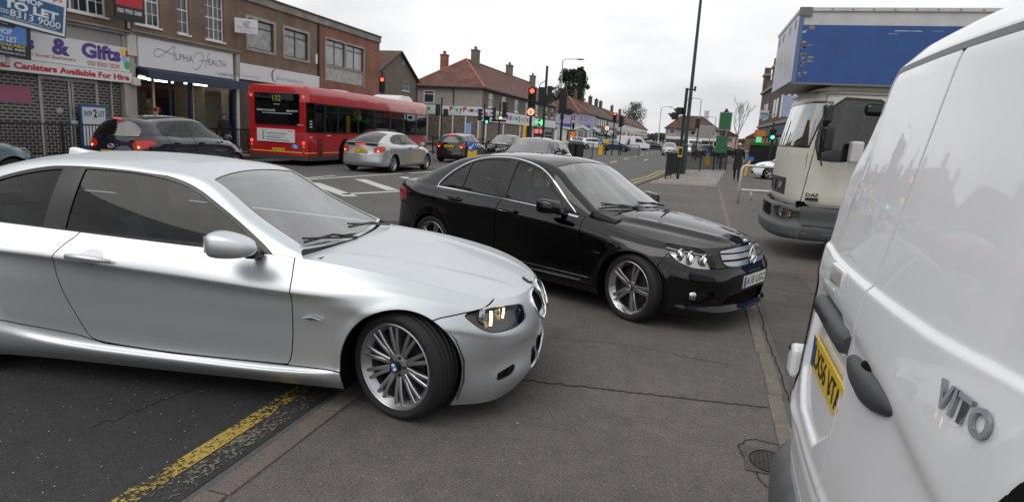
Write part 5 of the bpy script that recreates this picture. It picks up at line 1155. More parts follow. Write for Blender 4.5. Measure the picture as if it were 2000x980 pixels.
def window(parent, x0, x1, z0, z1, fm=None, pane=None, nx=2, nz=1, top=None, grid=None, y=.07, fw=.06, surround=None, sw=.13, sill=True):
    fm = fm or M['upvc']; b = MB(); y1 = y+.06
    for a in (x0, x1-fw): b.box(a, a+fw, y, y1, z0, z1, fm)
    for c in (z0, z1-fw): b.box(x0+fw, x1-fw, y, y1, c, c+fw, fm)
    for i in range(1, nx): xx = x0+(x1-x0)*i/nx; b.box(xx-fw*.45, xx+fw*.45, y+.002, y1-.002, z0+fw, z1-fw, fm)
    if top: zz = z0+(z1-z0)*top; b.box(x0+fw, x1-fw, y+.004, y1-.004, zz-fw*.4, zz+fw*.4, fm)
    for i in range(1, nz): zz = z0+(z1-z0)*i/nz; b.box(x0+fw, x1-fw, y+.004, y1-.004, zz-fw*.4, zz+fw*.4, fm)
    if grid:
        for i in range(1, grid[0]): xx = x0+(x1-x0)*i/grid[0]; b.box(xx-.012, xx+.012, y+.012, y1-.012, z0+fw, z1-fw, fm)
        for i in range(1, grid[1]): zz = z0+(z1-z0)*i/grid[1]; b.box(x0+fw, x1-fw, y+.014, y1-.014, zz-.012, zz+.012, fm)
    fo = b.build('window', fm, parent)
    p = MB(); p.quad((x0+fw*.5,y+.035,z0+fw*.5),(x1-fw*.5,y+.035,z0+fw*.5),(x1-fw*.5,y+.035,z1-fw*.5),(x0+fw*.5,y+.035,z1-fw*.5), pane or M['window_dark']); p.build('pane', pane or M['window_dark'], fo)
    if sill:
        s = MB(); s.box(x0-.06, x1+.06, -.05, y, z0-.07, z0-.004, surround or fm); s.build('sill', surround or fm, fo)
    if surround:
        s = MB(); s.box(x0-sw,x0-.003,-.04,y,z0-sw,z1+sw,surround); s.box(x1+.003,x1+sw,-.04,y,z0-sw,z1+sw,surround); s.box(x0-.003,x1+.003,-.04,y,z1+.003,z1+sw,surround); s.box(x0-.003,x1+.003,-.04,y,z0-sw,z0-.075,surround); s.build('surround', surround, fo)
    return fo
def letters(parent, name, items, mats, y=-.012):
    """items: (text, x, z, w, h, material, bold)"""
    b = MB()
    for t, x, z, w, h, mm, bo in items: text(b, t, (x,y,z), (1,0,0), (0,0,1), w=w, h=h, m=M[mm], bold=bo)
    return b.build(name, M[mats], parent)
def left_building(name, label, Y0, cat='building', X=-20, group=None):
    return thing(name, label, cat, (X, Y0, 0), PI/2, group)

# ---- gift shop with the shutter down, brick flat above
def gift_shop():
    Y0, Y1 = 3.0, 18.85; W = Y1-Y0; r = left_building('gift_shop', 'brown brick building with the closed gifts shop, shutter down and purple lettered sign', Y0)
    L = lambda y: y-Y0
    wins = [(L(15.55),L(18.12),4.78,6.6),(L(10.5),L(13.0),4.78,6.6),(L(5.5),L(8.0),4.78,6.6)]
    b = MB(); facade(b, W, 4.46, 8.2, wins, M['brick_brown']); b.box(0,W,.14,8,4.46,8.2,M['brick_brown']); b.build('wall', M['brick_brown'], r)
    for w in wins: window(r, *w, nx=4, grid=(8,4), fw=.055)
    b = MB(); b.box(0,W,-.16,.14,4.30,4.455,M['stone_dirty']); b.box(0,W,-.24,.14,4.40,4.46,M['stone_dirty']); b.box(0,W,-.04,.14,3.86,4.30,M['cladding_grey']); b.build('cornice', M['stone_dirty'], r)
    b = MB(); b.box(0,W,.35,6,.0,3.86,M['shop_dark']); b.build('shop_interior', M['shop_dark'], r)
    x0, x1 = L(13.2), L(18.84)
    f = MB(); f.box(L(11),x1,-.10,.05,3.02,3.86,M['sign_white']); fo = f.build('shop_sign', M['sign_white'], r)
    f = MB(); f.box(L(11),x1+.05,-.16,-.03,2.63,3.0,M['sign_white']); f2 = f.build('lower_sign', M['sign_white'], r)
    letters(fo, 'sign_lettering', [('Cards', L(13.2),3.33,2.2,.44,'sign_purple',.05),('&', L(15.95),3.28,.62,.52,'sign_purple',.05),('Gifts', L(16.98),3.32,1.52,.50,'sign_purple',.05),('Helium Gas / Social Stationery', L(14.3),3.12,2.45,.13,'sign_red',.015),('020 8303 2029', L(17.17),3.08,1.25,.155,'sign_red',.012)], 'sign_purple', -.104)
    letters(f2, 'sign_lettering', [('Helium Gas Canisters Available For Hire', L(12.9),2.71,5.85,.20,'sign_red',.045)], 'sign_red', -.164)
    f = MB()
    for cx, cz, rr, mm in ((18.62,3.70,.13,'sign_yellow'),(18.76,3.66,.12,'sign_red'),(18.66,3.48,.15,'sign_sky'),(18.74,3.26,.16,'sign_green')):
        f.add([(L(cx)+rr*math.cos(t)*.75,-.1045-.0006*cz,cz+rr*math.sin(t)) for t in [2*PI*i/16 for i in range(16)]], [tuple(range(16))], M[mm])
    f.build('balloon_print', M['sign_red'], fo)
    s = MB(); s.quad((L(11),.10,.15),(x1-.25,.10,.15),(x1-.25,.10,2.63),(L(11),.10,2.63),M['shutter_lattice']); so = s.build('roller_shutter', M['shutter_lattice'], r)
    s = MB()
    for yy, w in ((15.55,.10),(16.55,.07),(16.66,.07),(17.55,.10),(18.15,.06)): s.box(L(yy),L(yy)+w,.06,.098,.1,2.63,M['shutter_frame'])
    s.box(L(15.55),L(17.65),.062,.097,2.50,2.60,M['shutter_frame']); s.build('shutter_post', M['shutter_frame'], so)
    s = MB(); s.box(L(16.60),L(16.80),.03,.0595,1.05,1.22,M['upvc']); s.box(L(16.1),L(16.3),.075,.0975,1.45,1.62,M['shutter_frame']); s.build('shutter_lock', M['upvc'], so)
    s = MB(); s.box(L(13.5),L(15.3),.075,.0975,1.72,2.22,M['sign_pink']); s.build('pink_poster', M['sign_pink'], so)
    p = MB(); p.box(x1-.24,x1+.28,-.08,.3,.0,4.30,M['stone']); p.box(x1-.27,x1+.30,-.10,.3,.0,1.3,M['render_brown']); p.box(x1-.06,x1+.33,-.14,.0,3.62,4.36,M['render_white']); p.build('pilaster', M['stone'], r)
    p = MB(); p.box(x1-.0,x1+.28,-.32,-.083,2.55,2.85,M['render_white']); p.build('alarm_box', M['render_white'], r, bevel=.05)
    return r
def health_shop():
    Y0, Y1 = 19.14, 24.64; W = Y1-Y0; r = left_building('health_shop', 'brown brick building over the health shop with white sign and navy awning', Y0); L = lambda y: y-Y0
    wins = [(L(19.30),L(20.45),4.80,6.6),(L(21.30),L(21.92),4.78,6.6),(L(22.80),L(23.90),4.78,6.6)]
    b = MB(); facade(b, W, 4.52, 8.2, wins, M['brick_brown']); b.box(0,W,.14,8,4.52,8.2,M['brick_brown']); b.build('wall', M['brick_brown'], r)
    for i, w in enumerate(wins): window(r, *w, nx=1 if i == 1 else 2, grid=(2 if i == 1 else 4,4), top=.5, fw=.06)
    b = MB(); b.box(-.26,W,-.16,.14,4.37,4.515,M['stone_dirty']); b.box(-.26,W,-.24,.14,4.46,4.52,M['stone_dirty']); b.build('cornice', M['stone_dirty'], r)
    f = MB(); f.box(.12,W-.36,-.10,.05,3.28,4.36,M['sign_white']); fo = f.build('shop_sign', M['sign_white'], r)
    letters(fo, 'sign_lettering', [('LPHA', L(21.02),3.72,.93,.26,'sign_ink',.0),('EALTH', L(22.80),3.72,1.02,.26,'sign_ink',.0),('Tel: 020 8301 7000', L(23.28),3.36,.95,.12,'sign_ink',.01)], 'sign_ink', -.104)
    s = MB()
    def script(pts, w=.018):
        pts = [Vector((L(a),-.1045,b_)) for a, b_ in pts]; 
        for i in range(len(pts)-1):
            d = (pts[i+1]-pts[i]).normalized(); n = Vector((-d.z,0,d.x))*w; s.quad(pts[i]-n, pts[i+1]-n, pts[i+1]+n, pts[i]+n, M['sign_steel'])
    def curve(c): 
        k = np.linspace(0,1,len(c)); t = np.linspace(0,1,40); return [tuple(p) for p in herm(k, np.array(c,float), t)]
    script(curve([(20.95,3.62),(20.93,3.95),(20.99,4.22),(20.70,4.05),(20.35,3.80),(20.05,3.72),(19.98,3.90),(20.2,4.02),(20.6,3.95),(21.0,3.88)]))
    script(curve([(21.95,3.92),(22.15,4.12),(22.42,4.14),(22.50,3.95),(22.35,3.65),(22.1,3.46),(21.95,3.50)])); script(curve([(22.82,4.20),(22.70,3.9),(22.62,3.55)])); script(curve([(22.3,3.85),(22.5,3.86),(22.75,3.88)]))
    s.build('script_capital', M['sign_steel'], fo)
    a = MB(); a.prism([(-.02,3.24),(-.55,3.16),(-.58,2.86),(-.55,2.86),(-.02,3.10)], 'x', .08, W-.02, M['sign_navy']); a.build('awning', M['sign_navy'], r)
    a = MB(); a.box(-.02,.12,-.03,.2,0,3.2,M['sign_navy']); a.box(W-.32,W-.16,-.03,.2,0,2.85,M['sign_navy'])
    a.box(.12,W-.32,-.02,.1,.0,.32,M['sign_navy']); a.box(L(21.78),L(21.93),-.02,.1,.32,2.9,M['sign_navy']); a.box(L(20.75),L(20.83),-.02,.08,.32,2.9,M['sign_navy']); a.box(L(19.95),L(20.02),.0,.08,.32,2.9,M['shop_cream']); a.box(L(21.935),L(22.0),.0,.08,.32,2.9,M['shop_cream']); a.build('shop_front', M['sign_navy'], r)
    a = MB(); a.box(W-.155,W+.01,-.10,.3,0,4.36,M['render_white']); a.box(W-.2,W+.05,-.14,.0,3.5,4.4,M['stone']); a.build('pilaster', M['stone'], r)
    i = MB(); i.box(.05,W-.1,3.4,3.5,0,3.2,M['shop_dark']); i.box(.05,W-.1,.1,3.4,-.02,.02,M['shop_dark']); i.box(.05,W-.1,.1,3.4,3.0,3.2,M['shop_cream']); i.box(.0,.06,.1,3.4,0,3.2,M['shop_cream']); i.box(W-.12,W-.06,.1,3.4,0,3.2,M['shop_cream']); i.box(.3,2.0,2.2,2.6,0,1.9,M['shelf_mix']); i.box(2.2,3.4,2.6,3.0,.0,2.2,M['shelf_mix']); i.box(L(23.2),L(24.2),.5,.55,.3,2.85,M['curtain_cream']); i.box(L(21.0),L(21.7),1.0,1.4,0,1.2,M['shelf_mix']); i.box(L(19.5),L(19.9),.3,.34,.5,2.4,M['shelf_mix']); i.box(L(22.1),L(22.5),.2,.5,0,1.25,M['sign_teal']); i.build('shop_interior', M['shop_dark'], r)
    i = MB(); i.box(.6,1.8,.9,1.05,2.9,2.96,M['shop_lit']); i.box(2.2,3.4,1.5,1.65,2.9,2.96,M['shop_lit']); i.box(3.6,4.8,1.0,1.15,2.9,2.96,M['shop_lit']); i.build('ceiling_light', M['shop_lit'], r)
    g = MB(); g.box(.0,W-.1,-.03,.3,3.0,3.30,M['stone_dirty']); g.build('lintel', M['stone_dirty'], r); g = MB(); g.quad((.12,.04,.32),(W-.32,.04,.32),(W-.32,.04,2.95),(.12,.04,2.95),M['shop_glass']); g.build('shop_window', M['shop_glass'], r)
    return r
def brick_parade(name, label, Y0, Y1, H, brick, kind):
    W = Y1-Y0; r = left_building(name, label, Y0); L = lambda y: y-Y0
    if kind == 'clinic':
        wins = [(L(25.42),L(27.30),4.80,6.10),(L(28.14),L(30.14),4.77,6.10)]; base = 4.06
    else:
        wins = [(L(31.85),L(36.05),3.95,6.15)]; base = 0
    b = MB(); facade(b, W, base, H-.38, wins, M[brick], depth=.15); b.box(0,W,.16,9,base,H-.4,M[brick]); b.build('wall', M[brick], r)
    b = MB(); b.box(0,W,-.10,9,H-.379,H-.05,M['stone_dirty']); b.box(-.0,W,-.16,9,H-.05,H+.02,M['lead_dark']); b.build('parapet', M['stone_dirty'], r)
    if kind == 'clinic':
        for i, w in enumerate(wins): window(r, *w, fm=M['lead_dark'], pane=M['window_curtain'], nx=2 if i else 1, top=.75, fw=.05, surround=M['stone'], sw=.13)
        f = MB(); f.box(.05,W-.02,-.10,.16,3.34,4.05,M['sign_white']); fo = f.build('shop_sign', M['sign_white'], r)
        letters(fo, 'sign_lettering', [('Binal Healthcare', L(27.35),3.52,2.2,.2,'text_grey',0),('020 8303 6272', L(24.9),3.45,1.2,.09,'text_grey',0)], 'text_grey', -.104)
        f = MB(); f.add([(L(27.2)+(.26 if k % 2 == 0 else .26)*math.cos(t),-.1045,3.72+.30*math.sin(t)) for k, t in enumerate([2*PI*i/24 for i in range(24)])]+[(L(27.26)+.20*math.cos(t),-.1046,3.72+.27*math.sin(t)) for t in [2*PI*i/24 for i in range(24)]], [(i,(i+1) % 24,24+(i+1) % 24,24+i) for i in range(24)], M['sign_pink']); f.build('leaf_logo', M['sign_pink'], fo)
        f = MB(); f.box(0,1.6,.0,.3,0,3.33,M['brick_dark']); f.box(W-1,W,.0,.3,0,3.33,M['brick_dark']); f.box(1.6,W-1,.4,.5,0,3.33,M['shop_dark']); f.box(1.62,1.75,.1,.3,0,3.2,M['shop_cream']); f.build('shop_front', M['brick_dark'], r)
        f = MB(); f.box(W-.28,W-.10,-.05,.0,4.7,5.2,M['upvc']); f.build('wall_vent', M['upvc'], r)
        # lit box sign on a bracket
    else:
        x0, x1, z0, z1 = wins[0]; xm = (x0+x1)/2
        p = MB(); p.box(x0,x1,.03,.15,z0,4.72,M['marble']); p.build('spandrel_panel', M['marble'], r)
        for a, c in ((x0,xm-.06),(xm+.06,x1)): window(r, a+.0, c, 4.80, z1, fm=M['lead_dark'], pane=M['window_blind'], nx=2, top=.78, fw=.05, sill=False)
        p = MB(); p.box(x0-.10,x0-.003,-.05,.1,z0-.1,z1+.10,M['stone']); p.box(x1+.003,x1+.10,-.05,.1,z0-.1,z1+.1,M['stone']); p.box(x0-.003,x1+.003,-.05,.1,z1+.003,z1+.1,M['stone']); p.box(xm-.057,xm+.057,-.04,.1,4.80,z1,M['stone']); p.box(x0,x1,-.04,.1,4.72,4.797,M['stone']); p.build('window_surround', M['stone'], r)
        p = MB(); p.box(-.05,.06,-.09,-.005,0,H-.4,M['gutter']); p.build('downpipe', M['gutter'], r)
        f = MB(); f.box(.3,W-.3,-.08,-.003,2.7,3.4,M['sign_white']); f.box(.4,W-.4,-.02,-.004,.3,2.65,M['window_dark']); f.build('shop_front', M['sign_white'], r)
    return r
def chimney(parent, x, y, z0, z1, w=.55, pots=2, m=None):
    b = MB(); m = m or M['brick_dark']; b.box(x-w/2,x+w/2,y-w*.4,y+w*.4,z0,z1,m); b.box(x-w/2-.05,x+w/2+.05,y-w*.4-.05,y+w*.4+.05,z1,z1+.14,m); c = b.build('chimney', m, parent)
    p = MB()
    for i in range(pots): p.lathe([(.09,z1+.14),(.11,z1+.2),(.09,z1+.5),(.0,z1+.5)], 8, 'z', (x-w*.25+i*w*.5,y,0), M['terracotta'])
    p.build('chimney_pot', M['terracotta'], c); return c
def hip_roof(parent, W, D, zE, zR, over=.35, hip0=0, hip1=0, m=None, ridge=True, name='roof', yd=None):
    """eaves rectangle x 0..W, y 0..D; ridge along x; hip lengths at either end"""
    m = m or M['roof_tile']; b = MB(); e0, e1 = -over, W+over; a, c = hip0, W-hip1; a = a if hip0 else e0; c = c if hip1 else e1; yr = D/2 if yd is None else yd
    P = [(e0,-over,zE),(e1,-over,zE),(e1,D+over,zE),(e0,D+over,zE),(a,yr,zR),(c,yr,zR)]
    b.add(P, [(0,1,5,4),(2,3,4,5),(3,0,4),(1,2,5)], m)
    b.add([(x,y,zE-.02) for x,y,_ in P[:4]], [(3,2,1,0)], M['gutter']); ro = b.build(name, m, parent)
    if ridge:
        q = MB(); q.tube([P[4],P[5]], .09, 6, m if ridge != 'orange' else M['ridge_tile'])
        if hip0:
            for k in (0,3): q.tube([P[k],P[4]], .10, 6, M['ridge_tile'])
        if hip1:
            for k in (1,2): q.tube([P[k],P[5]], .10, 6, M['ridge_tile'])
        q.build('ridge_tiles', M['ridge_tile'], ro)
    g = MB(); g.box(e0,e1,-over-.10,-over+.0,zE-.13,zE-.005,M['gutter']); g.box(e0-.1,e0,-over,D+over,zE-.13,zE-.005,M['gutter']); g.build('gutter', M['gutter'], ro)
    return ro
def gable_house():
    r = thing('gabled_house', 'brown rendered house with tiled gable and white window, left of the toy shop', 'house', (-26, 49.0, 0), PI/2)
    W, D = 8.3, 10; zE, zA = 6.0, 8.2
    b = MB(); win = [(5.0,6.7,4.85,5.75)]
    facade(b, W, 0, zE, win, M['render_brown']); b.add([(0,0,zE),(W,0,zE),(W/2+.3,0,zA)], [(0,1,2)], M['render_brown']); b.box(0,W,.15,D,0,zE,M['render_brown']); b.build('wall', M['render_brown'], r)
    window(r, *win[0], nx=4, grid=(4,2), fw=.06)
    b = MB(); b.box(4.9,5.5,-.03,.02,7.05,7.45,M['stone_dirty']); b.build('wall_vent', M['stone_dirty'], r)
    q = MB(); h = W/2+.3
    for x0, x1 in ((-.35,h),(W+.35,h)):
        z0 = zE - .35*(zA-zE)/h
        q.add([(x0,-.25,z0),(x1,-.25,zA+.06),(x1,D,zA+.06),(x0,D,z0)], [(0,1,2,3)], M['roof_tile_brown']); q.add([(x0,-.25,z0),(x1,-.25,zA+.06),(x1,-.25,zA-.12),(x0,-.25,z0-.18)], [(0,1,2,3)], M['gutter'])
    q.build('roof', M['roof_tile_brown'], r)
    b = MB(); b.tube([(W-.15,-.08,0),(W-.15,-.08,zE-.2)], .05, 6, M['gutter']); b.build('downpipe', M['gutter'], r)
    return r
def toy_shop():
    Y0, Y1 = 59.4, 94; W = Y1-Y0; D = 7.4; zE, zR = 5.72, 9.0
    r = thing('corner_shop_block', 'grey rendered corner block with red hipped roof, toy shop and pharmacy below', 'building', (-20, Y0, 0), PI/2); L = lambda y: y-Y0
    ux = [61.4,66.0,71.2,76.2,81.3,87.0,91.0]; ops = [(L(y),L(y)+1.75,3.95,5.35) for y in ux]
    b = MB(); facade(b, W, 0, zE, ops, M['render_brown']); b.box(0.0,W,.14,D,0,zE,M['render_brown'])
    b.build('wall', M['render_brown'], r)
    e = MB(); e.box(-.06,-.003,.0,D,0,zE-.02,M['render_grey']); e.build('side_wall', M['render_grey'], r)
    for o in ops: window(r, *o, nx=1, top=.72, fw=.16)
    hip_roof(r, W, D, zE, zR, hip0=5.6, m=M['roof_tile'], yd=3.9)
    for y, d, h in ((66.5,3.4,1.0),(80.5,3.6,1.0),(93.0,3.6,.9)): chimney(r, L(y), d, 8.3, 9.0+h, .9, 2, M['render_brown'])
    chimney(r, 4.2, 5.8, 6.0, 9.1, .8, 2, M['brick_red'])
    # side window, pipe
    s = MB(); x = -.075; yb = 5.0
    s.box(-.10,-.062,yb,yb+1.15,4.05,5.25,M['upvc']); so = s.build('side_window', M['upvc'], r)
    s = MB(); s.box(-.106,-.101,yb+.1,yb+1.05,4.14,4.90,M['window_dark']); s.box(-.106,-.101,yb+.1,yb+1.05,4.98,5.17,M['window_dark']); s.build('pane', M['window_dark'], so)
    s = MB(); s.tube([(-.12,3.6,5.6),(-.12,3.0,5.45),(-.12,2.95,3.9)], .05, 6, M['gutter']); s.build('downpipe', M['gutter'], r)
    # fascia signs: side and front
    s = MB(); s.box(-.16,-.061,-.05,D,3.0,3.85,M['sign_white']); sg = s.build('shop_sign', M['sign_white'], r)
    s = MB(); cols = ['sign_red','sign_sky','sign_green','sign_purple','sign_red','sign_sky','sign_yellow']; x = 3.3
    for k, ch in enumerate('PlayPen'):
        w = {'P':.38,'l':.11,'a':.31,'y':.33,'e':.31,'n':.31}[ch]; h = {'P':.48,'l':.48,'a':.34,'y':.45,'e':.34,'n':.34}[ch]
        text(s, ch, (-.165,x,3.33-(.10 if ch == 'y' else 0)), (0,-1,0), (0,0,1), w=w, h=h, m=M[cols[k]], bold=.05); x -= w+.07
    text(s, '020 8301 6666', (-.165,3.5,3.10), (0,-1,0), (0,0,1), w=1.6, h=.12, m=M['text_grey'])
    for k, (yy, mm) in enumerate(((6.6,'sign_sky'),(6.1,'sign_yellow'),(5.6,'sign_green'),(1.0,'sign_orange'),(.5,'sign_sky'))): s.box(-.165,-.161,yy-.2,yy+.2,3.35,3.65,M[mm])
    s.build('sign_lettering', M['sign_red'], sg)
    s = MB(); s.box(0,L(80.5),-.16,-.003,2.55,3.75,M['sign_white']); s2 = s.build('front_sign', M['sign_white'], r)
    s = MB(); random.seed(3)
    for k in range(16):
        xx = 1.0+k*1.25; mm = M[['sign_red','sign_sky','sign_navy','sign_green','text_grey','sign_orange','sign_purple'][k % 7]]; q = random.uniform(.2,.34)
        s.add([(xx+q*math.cos(t)*1.6,-.1635,3.2+q*math.sin(t)) for t in [2*PI*i/10 for i in range(10)]], [tuple(range(10))], mm) if k % 2 else s.box(xx-.4,xx+.4,-.165,-.161,3.2-q,3.2+q,mm)
    s.build('sign_picture', M['sign_red'], s2)
    s = MB(); s.box(L(80.6),L(93.6),-.16,-.003,2.6,3.6,M['sign_white']); s.box(L(80.6),L(93.6),-.5,-.003,2.35,2.59,M['green_dark']); s3 = s.build('pharmacy_sign', M['sign_white'], r)
    s = MB(); s.box(L(83.0)-.14,L(83.0)+.14,-.9,-.2,2.7,3.55,M['green_dark']); 
    s.box(L(83.0)-.155,L(83.0)-.142,-.65,-.45,2.78,3.47,M['pharmacy_green']); s.box(L(83.0)-.155,L(83.0)-.142,-.87,-.23,3.02,3.23,M['pharmacy_green']); s.build('pharmacy_cross', M['pharmacy_green'], r)
    s = MB()
    for a, c in ((59.6,60.5),(61.3,66.5),(67.1,73.5),(74.3,80.2),(81.2,86.5),(87.5,93.2)): s.box(L(a),L(c),-.02,-.004,.45,2.45,M['shelf_mix'] if a < 80 else M['window_dark'])
    s.box(L(81.6),L(83.5),-.03,-.021,1.7,2.2,M['lit_red_sign']); s.box(L(84.4),L(86),-.03,-.021,1.7,2.2,M['lit_red_sign'])
    for a in (60.5,66.7,73.7,80.3,86.8): s.box(L(a),L(a)+.5,-.05,-.004,.0,2.5,M['upvc'])
    s.build('shop_window', M['shelf_mix'], r)
    s = MB(); s.box(-.09,-.061,.3,D-.3,.5,2.9,M['shelf_mix'])
    for k in range(6): s.box(-.11,-.091,.2+k*1.35,.32+k*1.35,.1,2.95,M['upvc'])
    s.box(-.10,-.091,1.0,1.5,1.2,2.3,M['sign_sky']); s.build('side_shop_window', M['window_dark'], r)
    return r
def lilac_corner():
    r = thing('lilac_corner_shop', 'lilac painted corner building with a wavy painted shop fascia and tiled hip roof', 'building', (-20, 122.0, 0), PI/2)
    W, D, zE, zR = 14, 9, 6.0, 9.3; zf = 3.85
    out = [(W,0),(4.6,0),(.0,1.4),(-1.2,6.2),(-1.2,11)]
    b = MB()
    for (xa,ya),(xb,yb) in zip(out[1:], out[:-1]): b.quad((xa,ya,zf),(xb,yb,zf),(xb,yb,zE),(xa,ya,zE),M['lilac']); b.quad((xa,ya,0),(xb,yb,0),(xb,yb,zf),(xa,ya,zf),M['render_white'])
    b.build('wall', M['lilac'], r)
    o = MB(); eo = [(W,-.4),(4.5,-.4),(-.35,1.1),(-1.6,6.0),(-1.6,11.4),(W,11.4)]; ap = (5.2,4.6,zR); rp = (W,4.6,zR)
    v = [(x,y,zE) for x,y in eo]+[ap,rp]; o.add(v, [(1,0,7,6),(2,1,6),(3,2,6),(4,3,6),(5,4,6,7),(0,5,7)], M['roof_tile_brown']); ro = o.build('roof', M['roof_tile_brown'], r)
    q = MB(); q.tube([v[1],ap], .12, 6, M['ridge_tile']); q.tube([v[2],ap], .12, 6, M['ridge_tile']); q.tube([ap,rp], .1, 6, M['roof_tile_brown']); q.build('ridge_tiles', M['ridge_tile'], ro)
    def on(a, b2, t, off=.02):
        d = Vector((b2[0]-a[0],b2[1]-a[1],0)); n = Vector((d.y,-d.x,0)).normalized(); p = Vector((a[0],a[1],0))+d*t+n*off; return p, d.normalized(), n
    segs = [(out[2],out[1]),(out[3],out[2]),(out[1],out[0]),(out[4],out[3])]
    for si, t, w in ((0,.3,1.1),(0,.75,1.1),(1,.35,1.2),(1,.8,.9),(2,.55,1.2),(3,.5,.9)):
        p, d, n = on(*segs[si], t, .03); f = MB(); f.add([p-d*w/2+Vector((0,0,4.45)), p+d*w/2+Vector((0,0,4.45)), p+d*w/2+Vector((0,0,5.65)), p-d*w/2+Vector((0,0,5.65))], [(0,1,2,3)], M['upvc']); fo = f.build('window', M['upvc'], r)
        p2 = p+n*.012; f = MB()
        for k in (-1,1): f.add([p2+d*(k*w*.24-w*.19)+Vector((0,0,4.53)), p2+d*(k*w*.24+w*.19)+Vector((0,0,4.53)), p2+d*(k*w*.24+w*.19)+Vector((0,0,5.57)), p2+d*(k*w*.24-w*.19)+Vector((0,0,5.57))], [(0,1,2,3)], M['window_dark'])
        f.build('pane', M['window_dark'], fo)
    s = MB(); pts = []
    for si in (1,0,2):
        for i in range(13):
            p, d, n = on(*segs[si], i/12, .25); pts.append((p, d))
    for i in range(len(pts)-1):
        a, c = pts[i][0], pts[i+1][0]; wv = lambda k: 3.05+.22*math.sin(k*.42+1)
        mid = lambda k: 3.45+.28*math.sin(k*.33+2.2)
        Z = lambda p, z: (p.x,p.y,z)
        s.add([Z(a,wv(i)),Z(c,wv(i+1)),Z(c,mid(i+1)),Z(a,mid(i))], [(0,1,2,3)], M['sign_white']); s.add([Z(a,mid(i)),Z(c,mid(i+1)),Z(c,3.86),Z(a,3.86)], [(0,1,2,3)], M['sign_blue2'] if (i//9) % 2 == 0 else M['shop_cream'])
        s.add([Z(a,wv(i)-.12),Z(c,wv(i+1)-.12),Z(c,wv(i+1)),Z(a,wv(i))], [(0,1,2,3)], M['sign_teal'])
    s.build('shop_sign', M['sign_white'], r)
    for si, t, w, m in ((0,.3,2.4,'window_dark'),(0,.78,1.4,'window_dark'),(1,.75,1.6,'window_dark'),(2,.3,2.2,'window_curtain'),(2,.75,2.2,'window_dark')):
        p, d, n = on(*segs[si], t, .03); f = MB(); f.add([p-d*w/2+Vector((0,0,.7)), p+d*w/2+Vector((0,0,.7)), p+d*w/2+Vector((0,0,2.8)), p-d*w/2+Vector((0,0,2.8))], [(0,1,2,3)], M[m]); f.build('shop_window', M[m], r)
    chimney(r, 12.5, 4.6, 8.8, 10.9, .9, 2)
    return r
mat('sign_blue2', (.06,.09,.32), .5)
def terrace(name, label, Y0, Y1, wall, shop, roofm, chims, X=-20, group='shop terraces down the left of the road', zE=6.0, zR=9.4, n=4):
    W = Y1-Y0; r = thing(name, label, 'building', (X, Y0, 0), PI/2, group)
    b = MB(); b.box(0,W,0,9,0,zE,M[wall]); b.build('wall', M[wall], r)
    hip_roof(r, W, 9, zE, zR, m=M[roofm], ridge=False, over=.3)
    for c in chims: chimney(r, c, 4.3, zR-.6, zR+1.5, 1.0, 2)
    k = max(int(W/3.2), 1)
    for i in range(k):
        x = (i+.5)*W/k; f = MB(); f.box(x-.85,x+.85,-.05,-.004,4.1,5.5,M['upvc']); fo = f.build('window', M['upvc'], r)
        g = MB(); g.box(x-.72,x-.06,-.056,-.051,4.2,5.4,M['window_dark']); g.box(x+.06,x+.72,-.056,-.051,4.2,5.4,M['window_dark']); g.build('pane', M['window_dark'], fo)
    kk = max(int(W/6.5), 1)
    for i in range(kk):
        x0, x1 = i*W/kk+.15, (i+1)*W/kk-.15; m = M[shop[i % len(shop)]]
        f = MB(); f.box(x0,x1,-.25,-.004,2.7,3.5,m); f.build('shop_sign', m, r)
        f = MB(); f.box(x0+.1,x1-.1,-.03,-.004,.4,2.65,M['window_dark']); f.build('shop_window', M['window_dark'], r)
        if i % 2 == 0: f = MB(); f.prism([(-.26,2.7),(-1.3,2.3),(-1.3,2.2),(-.26,2.6)], 'x', x0, x1, M[shop[(i+1) % len(shop)]]); f.build('awning', M[shop[(i+1) % len(shop)]], r)
    return r
gift_shop(); health_shop()
brick_parade('brick_parade_building', 'brown brick flat roofed building with two square windows above a white clinic sign', 24.66, 31.1, 7.2, 'brick_brown', 'clinic')
brick_parade('brick_parade_building', 'red brick flat roofed end building with one wide window over a marbled panel', 31.11, 38.15, 7.2, 'brick_red', 'plain')
gable_house(); toy_shop(); lilac_corner()
terrace('shop_terrace', 'brown brick shop terrace adjoining the lilac corner building, with tall chimneys', 136.05, 176, 'render_brown', ['sign_white','green_dark','sign_teal','sign_white'], 'roof_tile_brown', [5,17,27,35])
terrace('shop_terrace', 'white rendered shop terrace further along, with small chimneys', 178, 300, 'render_white', ['sign_navy','shop_cream','sign_red','sign_white'], 'roof_tile', [18,40,75,100], zE=6.2, zR=9.6)

# ---- houses closing the view where the road bends
def end_house(name, label, x0, x1, Y, zE, zR, chim):
    r = thing(name, label, 'house', (x0, Y, 0), 0); W = x1-x0
    b = MB(); b.box(0,W,0,10,0,zE,M['render_grey']); b.build('wall', M['render_grey'], r); hip_roof(r, W, 10, zE, zR, hip0=4 if chim else 0, hip1=5, m=M['roof_tile_brown'], ridge=False, over=.4)
    for c in chim: chimney(r, c, 5, zR-.8, zR+1.3, 1.3, 2, M['render_white'])
    for i in range(4):
        x = (i+.5)*W/4; f = MB(); f.box(x-.9,x+.9,-.06,-.003,3.7,5.2,M['upvc']); fo = f.build('window', M['upvc'], r); g = MB(); g.box(x-.75,x+.75,-.066,-.061,3.85,5.05,M['window_dark']); g.build('pane', M['window_dark'], fo)
    f = MB(); f.box(.3,W-.3,-.3,-.003,2.3,3.1,M['sign_white']); f.box(.5,W-.5,-.05,-.004,.4,2.2,M['window_dark']); f.build('shop_front', M['sign_white'], r)
    return r
